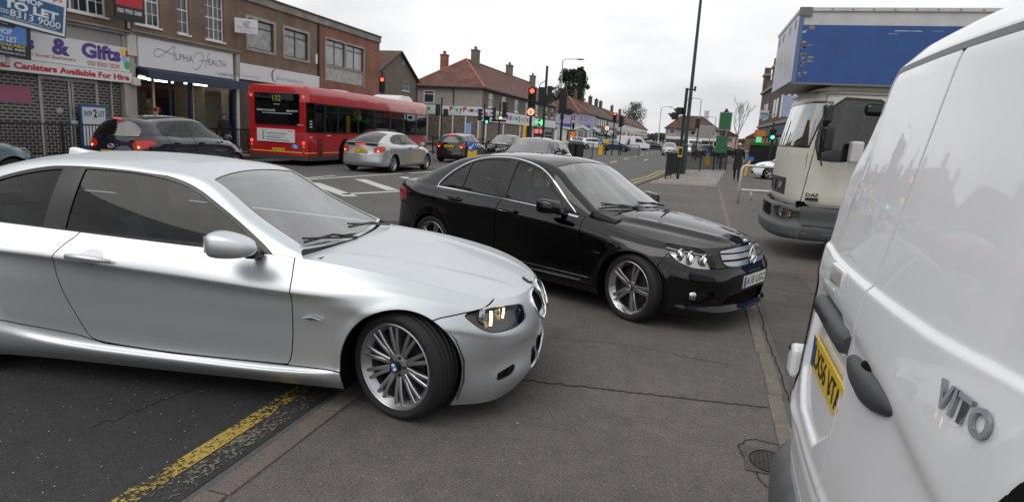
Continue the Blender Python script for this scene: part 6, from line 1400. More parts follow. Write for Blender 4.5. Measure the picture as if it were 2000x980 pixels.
end_house('end_house', 'white walled house with red hipped roof and chimneys where the road bends', -7.5, 7.5, 190, 5.4, 9.3, [3.0, 11])
# ---- brick parade on the right beyond the lorry
def right_parade():
    r = thing('brick_parade_building', 'dark red brick corner building beyond the lorry with ornate gabled parapets', 'building', (7.0, 56.0, 0), -PI/2)
    # local x runs towards the camera (-Y), outward -y is towards -X
    W, H = 14, 8.2; b = MB(); b.box(-20,W,0,10,0,8.2,M['brick_dark']); b.build('wall', M['brick_dark'], r)
    for x in (-18,-10,-2.5,8): 
        p = MB(); p.box(x-.8,x+.8,-.18,.4,7.4,9.0,M['brick_dark']); p.box(x-1.0,x+1.0,-.3,.4,9.0,9.25,M['stone_dirty']); p.box(x-.4,x+.4,-.2,.4,9.25,9.9,M['brick_dark']); p.build('gable_parapet', M['brick_red'], r)
    p = MB(); p.box(-20,W,-.2,.3,7.2,7.45,M['stone_dirty']); p.box(-20,W,-.15,.3,3.6,3.85,M['stone_dirty']); p.build('cornice', M['stone'], r)
    for x in (-15,-13,-7,-5,2,5,10.5,12.5):
        p = MB(); p.box(x-.6,x+.6,-.04,-.003,4.3,5.9,M['upvc']); fo = p.build('window', M['upvc'], r); p = MB(); p.box(x-.5,x+.5,-.046,-.041,4.4,5.8,M['window_dark']); p.build('pane', M['window_dark'], fo)
    for i, (x, m) in enumerate(((-16.9,'sign_red'),(-10.5,'sign_navy'),(-5,'green_dark'),(1,'sign_navy'),(8,'shop_cream'))):
        p = MB(); p.box(x-3,x+3,-.3,-.003,2.6,3.4,M[m]); p.build('shop_sign', M[m], r); p = MB(); p.box(x-2.8,x+2.8,-.05,-.004,.4,2.5,M['window_dark']); p.build('shop_window', M['window_dark'], r)
    return r
right_parade()
# ------------------------------------------------------------ ground
def asphalt(name, c, speck=.5, patch=.18, speck_scale=55, bump=.35, speck_amt=.035):
    m = bpy.data.materials.new(name); m.use_nodes = True; nt = m.node_tree; b = nt.nodes['Principled BSDF']; b.inputs['Roughness'].default_value = .86; b.inputs['Specular IOR Level'].default_value = .3
    N = nt.nodes.new; L = nt.links.new; tc = N('ShaderNodeTexCoord')
    def noise(sc, det=5): n = N('ShaderNodeTexNoise'); n.inputs['Scale'].default_value = sc; n.inputs['Detail'].default_value = det; n.inputs['Roughness'].default_value = .65; L(tc.outputs['Object'], n.inputs['Vector']); return n
    a = noise(.45); d = noise(7, 4); e = noise(95, 3)
    def mr(n, lo, hi, a0=.3, a1=.7): q = N('ShaderNodeMapRange'); q.inputs[1].default_value = a0; q.inputs[2].default_value = a1; q.inputs[3].default_value = lo; q.inputs[4].default_value = hi; L(n, q.inputs[0]); return q.outputs[0]
    def mul(x, y): q = N('ShaderNodeMath'); q.operation = 'MULTIPLY'; L(x, q.inputs[0]); L(y, q.inputs[1]); return q.outputs[0]
    st = noise(1.9, 6); f = mul(mul(mul(mr(st.outputs[0],1,.80,.60,.70), mr(a.outputs[0],1-patch,1+patch)), mr(d.outputs[0],.88,1.12)), mr(e.outputs[0],.58,1.44))
    mx = N('ShaderNodeMix'); mx.data_type = 'RGBA'; mx.blend_type = 'MULTIPLY'; mx.inputs[0].default_value = 1; mx.inputs[6].default_value = (*c,1); L(f, mx.inputs[7])
    v = N('ShaderNodeTexVoronoi'); v.inputs['Scale'].default_value = speck_scale; v.inputs['Randomness'].default_value = 1; L(tc.outputs['Object'], v.inputs['Vector'])
    s1 = N('ShaderNodeMath'); s1.operation = 'LESS_THAN'; s1.inputs[1].default_value = .16; L(v.outputs['Distance'], s1.inputs[0])
    wn = N('ShaderNodeSeparateColor'); L(v.outputs['Color'], wn.inputs[0]); s2 = N('ShaderNodeMath'); s2.operation = 'LESS_THAN'; s2.inputs[1].default_value = speck_amt*1.6; L(wn.outputs[0], s2.inputs[0])
    fac = mul(s1.outputs[0], s2.outputs[0]); m2 = N('ShaderNodeMix'); m2.data_type = 'RGBA'; m2.inputs[7].default_value = (speck,speck*.97,speck*.9,1); L(fac, m2.inputs[0]); L(mx.outputs[2], m2.inputs[6]); L(m2.outputs[2], b.inputs['Base Color'])
    bn = N('ShaderNodeBump'); bn.inputs['Strength'].default_value = bump; bn.inputs['Distance'].default_value = .012; e2 = noise(38, 4); L(mul(e2.outputs[0], e.outputs[0]), bn.inputs['Height']); L(bn.outputs[0], b.inputs['Normal'])
    M[name] = m; return m
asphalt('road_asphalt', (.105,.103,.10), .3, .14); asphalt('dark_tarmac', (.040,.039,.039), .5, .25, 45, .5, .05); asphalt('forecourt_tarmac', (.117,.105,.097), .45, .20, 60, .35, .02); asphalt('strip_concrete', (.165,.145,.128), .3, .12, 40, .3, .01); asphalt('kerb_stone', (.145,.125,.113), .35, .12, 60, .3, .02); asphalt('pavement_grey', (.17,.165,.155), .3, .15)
mat('crack_dark', (.018,.015,.013), .95)
def paint_mat(name, c, wear=.5, scale=26, big=.55):
    m = bpy.data.materials.new(name); m.use_nodes = True; nt = m.node_tree; b = nt.nodes['Principled BSDF']; b.inputs['Base Color'].default_value = (*c,1); b.inputs['Roughness'].default_value = .8
    N = nt.nodes.new; L = nt.links.new; tc = N('ShaderNodeTexCoord'); a = N('ShaderNodeTexNoise'); a.inputs['Scale'].default_value = scale; a.inputs['Detail'].default_value = 8; a.inputs['Roughness'].default_value = .75; L(tc.outputs['Object'], a.inputs['Vector'])
    a2 = N('ShaderNodeTexNoise'); a2.inputs['Scale'].default_value = 2.5; L(tc.outputs['Object'], a2.inputs['Vector'])
    ad = N('ShaderNodeMath'); ad.operation = 'MULTIPLY_ADD'; ad.inputs[1].default_value = big; L(a2.outputs[0], ad.inputs[0]); L(a.outputs[0], ad.inputs[2])
    r = N('ShaderNodeMapRange'); r.inputs[1].default_value = .52+wear*.42-.03-(.55-big)*.5; r.inputs[2].default_value = .52+wear*.42+.03-(.55-big)*.5; L(ad.outputs[0], r.inputs[0]); L(r.outputs[0], b.inputs['Alpha']); M[name] = m; return m
paint_mat('worn_yellow', (.40,.29,.06), .60, 42, .34); paint_mat('worn_white', (.52,.52,.50), .28, 16); paint_mat('yellow_line', (.42,.34,.12), .3, 14)
def sheet(name, pts, z, m, kind='structure', parent=None):
    b = MB(); b.add([(x,y,z) for x, y in pts], [tuple(range(len(pts)))], M[m]); o = b.build(name, M[m], parent)
    if kind: o['kind'] = kind
    return o
sheet('road', [(-1500,-1500),(1500,-1500),(1500,1500),(-1500,1500)], 0, 'road_asphalt')
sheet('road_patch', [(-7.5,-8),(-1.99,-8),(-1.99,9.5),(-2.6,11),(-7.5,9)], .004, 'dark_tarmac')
fc = [(-1.808,-8),(14,-8),(14,42),(2.4,43),(-.3,42),(-.9,36),(-1.2,29.4),(-1.5,26.5),(-1.75,23),(-1.85,20)]
sheet('forecourt', fc, .008, 'forecourt_tarmac')
brick_mat('tactile', (.25,.19,.165), (.28,.215,.19), (.15,.12,.11), bw=.4, rh=.4, ms=.02); 
def flat_uv(m):   # tile patterns on the ground run in x,y
    nt = m.node_tree; tc = [n for n in nt.nodes if n.type == 'TEX_COORD'][0]; br = [n for n in nt.nodes if n.type == 'TEX_BRICK'][0]; nt.links.new(tc.outputs['Object'], br.inputs['Vector'])
flat_uv(M['tactile'])
brick_mat('paving_slab', (.24,.225,.205), (.27,.25,.23), (.14,.13,.12), bw=.9, rh=.6, ms=.02); flat_uv(M['paving_slab'])
sheet('tactile_paving', [(-1.45,25.2),(1.12,26.0),(1.2,27.5),(-1.3,27.2)], .012, 'tactile')
sheet('paving', [(-1.25,27.25),(1.2,27.55),(2.3,42.4),(-.2,41.5),(-.8,36)], .0125, 'paving_slab')
sheet('left_pavement', [(-60,-60),(-17.2,-60),(-17.2,41),(-19,43.5),(-60,46)], .11, 'pavement_grey')
sheet('far_pavement', [(-60,58.2),(-19,58.5),(-17.3,61),(-17.3,112),(-19,115),(-60,116)], .11, 'pavement_grey')
sheet('end_pavement', [(-60,121),(-23,121),(-17.5,125),(-17.3,320),(-60,320)], .11, 'pavement_grey')
b = MB(); b.box(-17.2,-17.05,-60,41,.0,.112,M['kerb_stone']); b.box(-17.3,-17.15,61,112,0,.112,M['kerb_stone']); b.build('kerb', M['kerb_stone'])['kind'] = 'structure'
# dropped kerb stones along the forecourt, with open joints
b = MB(); random.seed(2); y = -7.9
while y < 19.5:
    l = .91; 
    b.box(-1.935+random.uniform(-.004,.004),-1.815+random.uniform(-.004,.004),y+.006,y+l-.006,-.03,.022+random.uniform(-.003,.003),M['kerb_stone']); y += l
cpts = [(-1.92,19.5),(-1.9,21),(-1.8,23),(-1.55,26.5),(-1.25,29.4),(-.95,36),(-.35,42)]
for (xa,ya),(xb,yb) in zip(cpts[:-1], cpts[1:]): b.add([(xa-.07,ya,.0),(xb-.07,yb,.0),(xb+.07,yb,.0),(xa+.07,ya,.0),(xa-.07,ya,.05),(xb-.07,yb,.05),(xb+.07,yb,.05),(xa+.07,ya,.05)], [(4,7,6,5),(0,1,5,4),(2,3,7,6)], M['kerb_stone'])
b.build('forecourt_kerb', M['kerb_stone'], bevel=.006)['kind'] = 'structure'
# concrete edging strip with a broken edge and a patched side
b = MB(); random.seed(9); y = -2.0; k = 0
def sx(y): return .655+.0205*(y-3.6) if y < 8 else .745+.0235*(y-8)
while y < 28:
    l = .91; j = random.uniform(-.005,.005) + (.022 if 3.6 < y < 4.6 else 0)
    xa, xb, w = sx(y)+j, sx(y+l)+j, .095; ya, yb = y+.004, y+l-.004
    b.add([(xa,ya,-.02),(xa+w,ya,-.02),(xb+w,yb,-.02),(xb,yb,-.02),(xa,ya,.016),(xa+w,ya,.016),(xb+w,yb,.016),(xb,yb,.016)], [(4,5,6,7),(0,1,5,4),(1,2,6,5),(2,3,7,6),(3,0,4,7)], M['strip_concrete']); y += l
b.build('edging_strip', M['strip_concrete'], bevel=.004)['kind'] = 'structure'
asphalt('rough_tarmac', (.098,.088,.08), .35, .35, 30, .8, .03)
sheet('rough_patch', [(.745,-2),(1.5,-2),(1.62,5.5),(1.55,9),(1.05,9),(.90,7)], .0115, 'rough_tarmac')
# markings
sheet('yellow_line', [(-2.262,-6),(-2.162,-6),(-2.148,3.6),(-2.248,3.6)], .009, 'worn_yellow')
paint_mat('ghost_grey', (.16,.15,.12), .72, 40, .3)
sheet('worn_line_ghost', [(-2.16,-6),(-2.04,-6),(-2.02,3.6),(-2.14,3.6)], .0085, 'ghost_grey')
for i, q in enumerate([[(-10.9,13.2),(-10.8,17.6),(-10.65,17.6),(-10.75,13.2)],[(-10.6,15.6),(-9.9,20.6),(-9.72,20.6),(-10.42,15.6)],[(-9.95,14.9),(-7.55,12.75),(-7.3,13.0),(-9.7,15.15)],[(-9.7,17.0),(-7.5,14.8),(-7.25,15.05),(-9.45,17.25)],[(-9.2,19.0),(-8.0,17.8),(-7.8,18.0),(-9.0,19.25)],[(-7.9,13.2),(-7.2,14.9),(-7.02,14.85),(-7.7,13.1)],[(-9.75,20.8),(-9.3,25.6),(-9.1,25.6),(-9.55,20.8)],[(-8.8,21.0),(-8.0,20.0),(-7.8,20.15),(-8.6,21.2)]]): sheet('road_marking', q, .005, 'worn_white')
for i in range(12): sheet('road_marking', [(-5.2,34+i*9),(-5.05,34+i*9),(-5.05,38+i*9),(-5.2,38+i*9)], .005, 'worn_white')
sheet('road_marking', [(-3.6,52),(-3.4,52),(-3.4,56),(-3.6,56)], .005, 'worn_white')
for dx in (0,.28):
    q = [(x-.28-dx, y) for x, y in cpts[1:]]; b = MB()
    for (xa,ya),(xb,yb) in zip(q[:-1], q[1:]): b.quad((xa-.05,ya,.006),(xb-.05,yb,.006),(xb+.05,yb,.006),(xa+.05,ya,.006),M['yellow_line'])
    b.build('yellow_line', M['yellow_line'])['kind'] = 'structure'
def ribbon(name, pts, w, z, m, jit=.012, n=30, seed=1):
    random.seed(seed); P = [Vector((*p,0)) for p in pts]; out = []
    for a, c in zip(P[:-1], P[1:]):
        for i in range(n): out.append(a.lerp(c, i/n)+Vector((random.uniform(-jit,jit)*.5,random.uniform(-jit,jit),0)))
    out.append(P[-1]); b = MB()
    for i in range(len(out)-1):
        d = (out[i+1]-out[i]).normalized(); nn = Vector((-d.y,d.x,0)); wa, wb = w*(.55+.45*math.sin(i*1.3+seed)**2), w*(.55+.45*math.sin((i+1)*1.3+seed)**2)
        b.add([(out[i]-nn*wa+Vector((0,0,z)))[:], (out[i+1]-nn*wb+Vector((0,0,z)))[:], (out[i+1]+nn*wb+Vector((0,0,z)))[:], (out[i]+nn*wa+Vector((0,0,z)))[:]], [(0,1,2,3)], M[m])
    o = b.build(name, M[m]); o['kind'] = 'structure'; return o
ribbon('pavement_crack', [(-1.8,4.05),(-.95,3.93),(-.2,4.02),(.66,4.13)], .007, .0125, 'crack_dark', seed=3)
ribbon('pavement_crack', [(-1.0,4.9),(-.3,5.0),(.5,4.85)], .0025, .0125, 'crack_dark', .02, seed=4)
ribbon('pavement_crack', [(.75,8.6),(1.3,8.75),(2.2,8.5)], .008, .0125, 'crack_dark', .03, seed=5)
ribbon('pavement_crack', [(.80,7.9),(1.4,7.8),(2.4,7.9)], .005, .0125, 'crack_dark', .03, seed=6)
ribbon('pavement_crack', [(.70,3.60),(.50,3.62),(.43,3.50),(.45,3.38),(.52,3.15),(.62,2.95)], .0045, .0125, 'crack_dark', .012, 10, seed=7)
ribbon('pavement_crack', [(.80,2.0),(.83,6),(.98,10)], .006, .0128, 'crack_dark', .02, 50, seed=8)
ribbon('pavement_crack', [(-2.9,2.4),(-2.75,3.2),(-2.6,3.8)], .004, .0065, 'crack_dark', .05, 20, seed=9)
# hydrant cover
r = thing('drain_cover', 'oval patterned iron drain cover set beside the edging strip near the van', 'drain cover', (.585,3.37,.010), -.05)
mat('iron_cover', (.085,.075,.068), .6, .3, noise=(20,.3))
b = MB(); b.box(-.13,.10,-.14,.14,0,.004,M['iron_cover']); b.build('frame', M['iron_cover'], r)
b = MB(); b.tube([(.095*math.cos(t)-.01,.12*math.sin(t),.005) for t in [2*PI*i/28 for i in range(29)]], .004, 5, M['crack_dark'])
for i in range(-3,4): h = .115*math.sqrt(1-(i/4.2)**2); b.box(-.01+i*.022-.0015,-.01+i*.022+.0015,-h,h,.004,.006,M['crack_dark'])
for i in range(-4,5): h = .09*math.sqrt(1-(i/5)**2); b.box(-.01-h,-.01+h,i*.023-.0015,i*.023+.0015,.004,.0062,M['crack_dark'])
b.build('cover_plate', M['iron_cover'], r)
def scrap(name, label, cat, x, y, l, w, rz, m, curl=.006):
    b = MB(); n = 8; pts = []
    for i in range(n+1): t = i/n; pts.append((l*(t-.5), w*math.sin(PI*t)**.8, curl*math.sin(PI*t*2)+.004))
    vs = [(x_, h, z_) for x_, h, z_ in pts]+[(x_, -h*.8, z_+.002) for x_, h, z_ in pts]+[(x_, 0, z_+.003) for x_, h, z_ in pts]; fs = []
    for i in range(n): fs += [(i,i+1,2*n+3+i,2*n+2+i),(2*n+2+i,2*n+3+i,n+2+i,n+1+i)]
    b.add(vs, fs, M[m]); o = b.build(name, M[m], smooth=True, loc=(x,y,.013), rot=(0,0,rz)); return tag(o, label, cat)
mat('leaf_tan', (.42,.31,.20), .7, noise=(60,.25)); mat('leaf_pale', (.5,.46,.40), .7)
scrap('fallen_leaf', 'narrow tan fallen leaf lying on the tarmac in front of the camera', 'leaf', -.05, 2.62, .085, .009, -.1, 'leaf_tan')
scrap('litter_scrap', 'small pale scrap on the tarmac near the silver coupe front wheel', 'litter', -.80, 3.28, .022, .009, .6, 'leaf_pale', .002)
scrap('litter_scrap', 'tiny pale scrap on the open tarmac below the road crack', 'litter', -.67, 2.85, .016, .004, .2, 'leaf_pale', .002)

# ------------------------------------------------------------ street furniture
mat('pole_black', (.012,.013,.014), .45); mat('pole_green', (.018,.045,.038), .5); mat('galv', (.30,.31,.32), .5, .5); mat('signal_black', (.010,.010,.011), .55); mat('barrier_white', (.60,.60,.58), .5, noise=(12,.25)); mat('bollard_yellow', (.75,.46,.015), .45); mat('sign_disc', (.02,.13,.55), .35); mat('sign_back', (.02,.13,.05), .5); mat('sign_frame', (.35,.36,.35), .5)
mat('signal_red', (1,.1,.05), .3, emit=(1,.06,.03), estr=4); mat('signal_green', (.1,1,.6), .3, emit=(.1,1,.6), estr=2); mat('lens_off', (.02,.012,.01), .2)
GR = {}
mat('door_red', (.16,.02,.02), .5)
def railing(label, p0, p1, h=1.05, group='pedestrian guard railings', m='pole_black', z=0.0, step=.105, post=2.0):
    p0, p1 = Vector((*p0,0)), Vector((*p1,0)); L_ = (p1-p0).length; a = math.atan2(p1.y-p0.y, p1.x-p0.x)
    r = thing('guard_railing', label, 'railing', (p0.x,p0.y,z), a, group); mm = M[m]
    b = MB(); b.box(0,L_,-.02,.02,h-.045,h,mm); b.box(0,L_,-.018,.018,.10,.135,mm); b.build('rail', mm, r)
    n = max(int(round(L_/post)),1)
    for i in range(n+1): b = MB(); x = L_*i/n; b.box(x-.028,x+.028,-.03,.03,0,h+.01,mm); b.build('post', mm, r)
    b = MB(); k = int(L_/step)
    for i in range(1,k): x = L_*i/k; b.box(x-.008,x+.008,-.008,.008,.135,h-.045,mm)
    o = b.build('railing_bars', mm, r); return r
railing('black guard railing along the pavement in front of the shuttered gift shop', (-17.3,6.0), (-17.3,18.0), 1.08, z=.11)
railing('black guard railing in front of the health shop, behind the dark hatchback', (-17.3,18.15), (-17.3,28.15), 1.08, z=.11)
railing('black guard railing between the bus front and the black hatchback', (-15.6,37.0), (-13.4,41.5), 1.1)
railing('black guard railing behind the yellow bollard, beside the grey hatchback', (-10.3,28.5), (-6.9,27.2), 1.1)
railing('short dark railing on the island right of the grey hatchback', (-8.2,45), (-6.7,45), 1.2)
railing('black guard railing running back from the tall traffic signal to the lamp post', (-.95,28.9), (-.25,36.5), 1.12)
railing('black guard railing crossing the pavement end beyond the tall lamp post', (-.2,37.2), (2.35,43.6), 1.12)
railing('left guard railing on the far traffic island', (-8.7,62), (-7.9,62), 1.1); railing('right guard railing on the far traffic island', (-6.6,63), (-4.9,64), 1.1)
railing('black guard railing across the far side of the junction behind the walking man', (2.3,56), (9.5,60), 1.1)
railing('dark railing outside the lilac corner shop', (-16.5,92), (-13,93), 1.1)

def signal_pole(label, x, y, h, r=.057, group='traffic signals around the junction', m='pole_black', cap=True, yellow=None):
    t = thing('traffic_signal', label, 'traffic light', (x,y,0), 0, group); b = MB(); b.tube([(0,0,0),(0,0,h)], r, 12, M[m]); b.build('pole', M[m], t, smooth=False, auto=40)
    if yellow: b = MB(); b.box(-.09,.09,-.13,-.06,yellow-.28,yellow+.16,M['bollard_yellow']); b.box(-.07,.07,-.142,-.131,yellow-.2,yellow+.1,M['signal_black']); b.build('push_button_box', M['bollard_yellow'], t)
    return t
def head(t, z, yaw, lit=None, n=3, off=(0,0), box=None, s=1.0, board=False):
    """signal head with its aspects; yaw = facing direction (0 faces -y)"""
    w, hh = .17*s, .28*s*n; b = MB(); b.box(-w,w,-.10*s,.12*s,0,hh,M['signal_black'])
    if board: b.box(-w*1.5,w*1.5,.11*s,.13*s,-.08,hh+.08,M['signal_black'])
    mt = Matrix.Translation((off[0],off[1],z)) @ Matrix.Rotation(yaw,4,'Z')
    for i in range(n):
        zc = hh-.14*s-.28*s*i; vs = []; fs = []; kk = 12
        for j in range(kk+1):
            a = PI*(j/kk)*1.25 - PI*.125; vs += [(.115*s*math.cos(a), -.10*s, zc+.115*s*math.sin(a)), (.115*s*math.cos(a), -.10*s-.20*s*(.35+.65*max(math.sin(a),0)), zc+.115*s*math.sin(a)-.02*s)]
        for j in range(kk): fs.append((2*j,2*j+2,2*j+3,2*j+1))
        b.add(vs, fs, M['signal_black'])
    b.xf(mt); hd = b.build('signal_head', M['signal_black'], t)
    for i in range(n):
        zc = hh-.14*s-.28*s*i; q = MB(); mm = 'lens_off'
        if lit and lit[0] == i: mm = 'signal_'+lit[1]
        q.lathe([(0,-.115*s),(.06*s,-.112*s),(.10*s,-.103*s)], 16, 'y', (0,0,zc), M[mm]); q.xf(mt); q.build('signal_lens', M[mm], hd, smooth=True)
    if box:
        q = MB(); q.box(-w,w,-.10*s,.12*s,-.40*s,-.02,M['signal_black']); q.xf(mt); bx = q.build('turn_box', M['signal_black'], t)
        q = MB(); mm = M['signal_u']
        q.lathe([(.115*s,-.104*s),(.135*s,-.106*s),(.15*s,-.104*s)], 20, 'y', (0,0,-.21*s), mm)
        u = [(-.05,-.29),(-.05,-.19)]+[(.05*math.cos(a),-.19+.05*math.sin(a)) for a in [PI-PI*i/8 for i in range(9)]]+[(.05,-.26)]
        q.tube([(p*s,-.106*s,zz*s) for p,zz in u], .016*s, 5, mm); q.add([(.015*s,-.106*s,-.245*s),(.085*s,-.106*s,-.245*s),(.05*s,-.106*s,-.30*s)], [(0,1,2)], mm); q.xf(mt); q.build('turn_symbol', mm, bx)
    return hd
mat('signal_u', (1,.4,.25), .3, emit=(1,.35,.2), estr=2.2)
def at(px, py, Y):
    """world x,z of a measured direction at distance Y along the street"""
    A = _cam_axes(); d = A @ Vector((px-1000, 490-py, -1220)); k = Y/d.y; return d.x*k, 1.669+d.z*k
# (positions were measured in metres on the plan)
t = signal_pole('red traffic signal with lit no U-turn box beneath, rising behind the grey hatchback', -7.08, 28.0, 3.7); head(t, 2.82, .12, (0,'red'), box=True)
t = signal_pole('tall bare topped signal pole with two side heads, right of the lit red U-turn signal', -6.75, 29.2, 4.75); head(t, 3.05, 1.9, None, off=(.20,0), s=.95); head(t, 2.95, 3.3, None, off=(-.16,.05)); b = MB(); b.tube([(0,0,4.1),(-.28,0,3.95),(-.35,0,3.7),(-.2,0,3.5),(0,0,3.4)], .018, 6, M['pole_black']); b.build('cable_loop', M['pole_black'], t)
t = signal_pole('dark signal pole seen edge on with a tall black head, nearest the far lamp post', -6.05, 30.0, 3.2, r=.06); head(t, 2.65, PI+.1, None, n=4, s=1.05); head(t, 2.62, 1.57, None, n=1, off=(.32,0))
t = signal_pole('tall black signal pole with two dark heads turned away, at the near pavement corner', -.42, 29.4, 4.0, r=.065, yellow=1.28); head(t, 2.86, -1.9, None, n=1, off=(-.20,.05), s=1.05); head(t, 2.62, -1.7, None, n=1, off=(-.40,-.02), s=1.1); b = MB(); b.tube([(0,0,3.55),(.22,0,3.4),(.25,0,3.1),(.1,0,3.0)], .015, 6, M['pole_black']); b.build('cable_loop', M['pole_black'], t)
t = signal_pole('red traffic signal showing over the bus roof', -17.1, 33.0, 4.6); head(t, 3.45, .35, (0,'red'))
t = signal_pole('pair of dark back-turned signal heads on one pole beside the toy shop wall', -18.75, 46, 4.0); head(t, 2.6, PI, None, off=(-.3,0)); head(t, 2.55, PI, None, n=2, off=(.35,0))
t = signal_pole('pedestrian signal with green man lit, in front of the toy shop', -14.6, 44, 3.6); head(t, 2.35, 2.0, None, off=(-.35,0)); head(t, 2.15, 0.1, (1,'green'), n=2, off=(.22,0)); 
t = signal_pole('black signal pole carrying back to back three lamp heads before the toy shop corner', -13.6, 44.5, 3.7); head(t, 2.5, -1.3, None, off=(-.42,0)); head(t, 2.65, 1.5, None, off=(.35,0), n=4); b = MB(); b.box(-.6,.5,-.05,.05,2.35,2.5,M['signal_black']); b.build('bracket', M['signal_black'], t); b = MB(); b.lathe([(.0,-.16),(.10,-.155)], 14, 'y', (.12,0,2.62), M['signal_u']); b.build('turn_symbol', M['signal_u'], t)
t = signal_pole('lit red signal in the middle of the far traffic island', -7.4, 62.5, 4.0); head(t, 3.25, .1, (0,'red'))
t = signal_pole('signal pole with lit U-turn sign on the left of the far traffic island', -8.0, 62.2, 3.2); b = MB(); b.lathe([(.0,-.15),(.19,-.14)], 14, 'y', (0,0,2.55), M['signal_u']); b.lathe([(.0,-.165),(.09,-.16)], 10, 'y', (0,0,2.55), M['sign_red']); b.box(-.2,.2,-.12,.1,2.35,2.75,M['signal_black']); b.build('turn_symbol', M['signal_u'], t); b = MB(); b.box(-.2,.2,-.12,-.08,.9,1.5,M['bollard_yellow']); b.build('push_button_box', M['bollard_yellow'], t)
t = signal_pole('dark signal head turned sideways on the right of the far traffic island', -6.75, 62.8, 3.6); head(t, 2.8, 1.3, None, s=1.15, board=True)
t = signal_pole('distant black traffic signal standing behind the guard railing corner', .5, 62, 3.9); head(t, 3.0, 2.8, None, off=(-.1,0)); head(t, 2.4, 1.8, None, n=1, off=(-.45,0))
t = signal_pole('pedestrian signal with green man by the brick building beyond the lorry', 4.3, 38, 3.0, r=.05); head(t, 2.05, .0, (1,'green'), n=2, off=(.0,-.1), s=1.05)
t = signal_pole('small dark signal standing before the lilac corner shop', -17.2, 92, 4.0); head(t, 2.6, .5, None, off=(.4,0))
def lamp_post(label, x, y, h, arm, yaw=0, r=.085, m='galv', base=None):
    t = thing('lamp_post', label, 'street light', (x,y,0), yaw, 'street lamps along the road'); mm = M[m]; b = MB(); b.tube([(0,0,0),(0,0,1.5),(0,0,1.55),(0,0,h)], [r*1.5,r*1.5,r,r*.62], 12, mm); b.build('pole', mm, t, auto=40)
    if arm:
        b = MB(); s = 1 if arm > 0 else -1; b.tube([(0,0,h-.02),(s*.12,0,h+.10),(arm*.8,0,h+.14)], .035, 8, mm); b.build('arm', mm, t)
        b = MB(); b.sph((arm*.8+s*.3,0,h+.12), .4, 10, M['galv'], (1,.36,.22)); b.build('lantern', M['galv'], t, smooth=True)
    return t
t = lamp_post('tall dark green lamp post rising out of the picture beside the pavement railing', -.28, 34.4, 10.5, None, m='pole_green', r=.10); b = MB(); b.box(-.2,.22,-.05,.05,4.30,4.36,M['pole_black']); b.box(.14,.24,-.06,.06,4.25,4.5,M['pole_black']); b.build('camera_bracket', M['pole_black'], t)
lamp_post('grey lamp post with short arm behind the traffic signals by the tree', -12.4, 60, 8.55, 1.7)
lamp_post('grey lamp post with arm to the left, right of the tall green post', .75, 92, 7.5, -1.4); lamp_post('distant lamp post with arm to the right over the white terrace', -5.5, 112, 7.2, 1.6); lamp_post('distant twin armed lamp post left of the green signs', 3.6, 112, 5.9, -1.5); lamp_post('farthest lamp post with short left arm, right of the green signs', 7.3, 150, 5.2, -1.4)
def keep_left(label, x, y, s=1.0):
    t = thing('keep_left_bollard', label, 'bollard', (x,y,0), 0, 'yellow keep left bollards'); b = MB(); b.box(-.17*s,.17*s,-.10,.10,0,.80*s,M['bollard_yellow']); b.build('body', M['bollard_yellow'], t, bevel=.02)
    b = MB(); b.lathe([(0,-.125),(.165*s,-.122),(.175*s,-.11),(.175*s,-.06),(0,-.06)], 24, 'y', (0,0,.93*s), M['sign_disc']); d = b.build('disc', M['sign_disc'], t)
    b = MB(); c = .93*s; a = [(.085,.10),(.10,.075),(-.02,-.05),(.03,-.09),(-.10,-.10),(-.095,.03),(-.05,-.02),(.06,.09)]; b.add([(x_*s,-.1265,c+z_*s) for x_, z_ in a], [tuple(range(8))], M['sign_white']); b.build('arrow', M['sign_white'], d)
    b = MB()
    for k in range(6): b.box(-.10*s,.10*s,-.1025,-.1005,(.25+.07*k)*s,(.27+.07*k)*s,M['worn_text'])
    b.build('body_print', M['worn_text'], t); return t
mat('worn_text', (.45,.25,.02), .6)
keep_left('yellow keep left bollard with blue arrow disc in front of the black hatchback', -8.75, 25.0, 1.05); keep_left('yellow keep left bollard with blue disc on the far traffic island', -8.25, 60.5, 1.25); keep_left('yellow bollard behind the railing beside the crossing people', 1.35, 50, .95)
def panel_thing(name, label, cat, x, y, z0, z1, w, m, th=.12, legs=True, group=None):
    t = thing(name, label, cat, (x,y,0), 0, group); b = MB(); b.box(-w/2,w/2,-th/2,th/2,z0,z1,M[m]); b.build('panel', M[m], t, bevel=.01)
    if legs: b = MB(); b.tube([(0,.02,0),(0,.02,z0)], .05, 8, M['pole_black']); b.build('post', M['pole_black'], t)
    return t
t = panel_thing('yellow_sign_board', 'yellow board with black half standing behind the grey hatchback', 'sign', -8.5, 32.5, 1.05, 2.05, .2, 'bollard_yellow'); b = MB(); b.box(.10,.34,-.08,.08,1.05,2.02,M['signal_black']); b.build('back_panel', M['signal_black'], t)
t = thing('pub_sign', 'pair of dark green framed sign boards on one black post beyond the railing', 'sign', (2.05,45,0)); b = MB(); b.tube([(0,0,0),(0,0,4.0)], .075, 10, M['pole_black']); b.build('post', M['pole_black'], t)
b = MB(); b.box(-.36,.36,-.10,.10,2.62,3.72,M['sign_back']); u = b.build('upper_board', M['sign_back'], t); b = MB()
for q in ((-.40,.40,2.58,2.62),(-.40,.40,3.72,3.76),(-.40,-.36,2.62,3.72),(.36,.40,2.62,3.72)): b.box(q[0],q[1],-.13,.13,q[2],q[3],M['sign_frame'])
b.build('board_frame', M['sign_frame'], u); b = MB(); b.prism([(-.22,3.76),(.22,3.76),(.1,3.86),(.05,3.98),(0,3.9),(-.05,3.98),(-.1,3.86)], 'y', -.04, .04, M['pole_black']); b.build('crest', M['pole_black'], u)
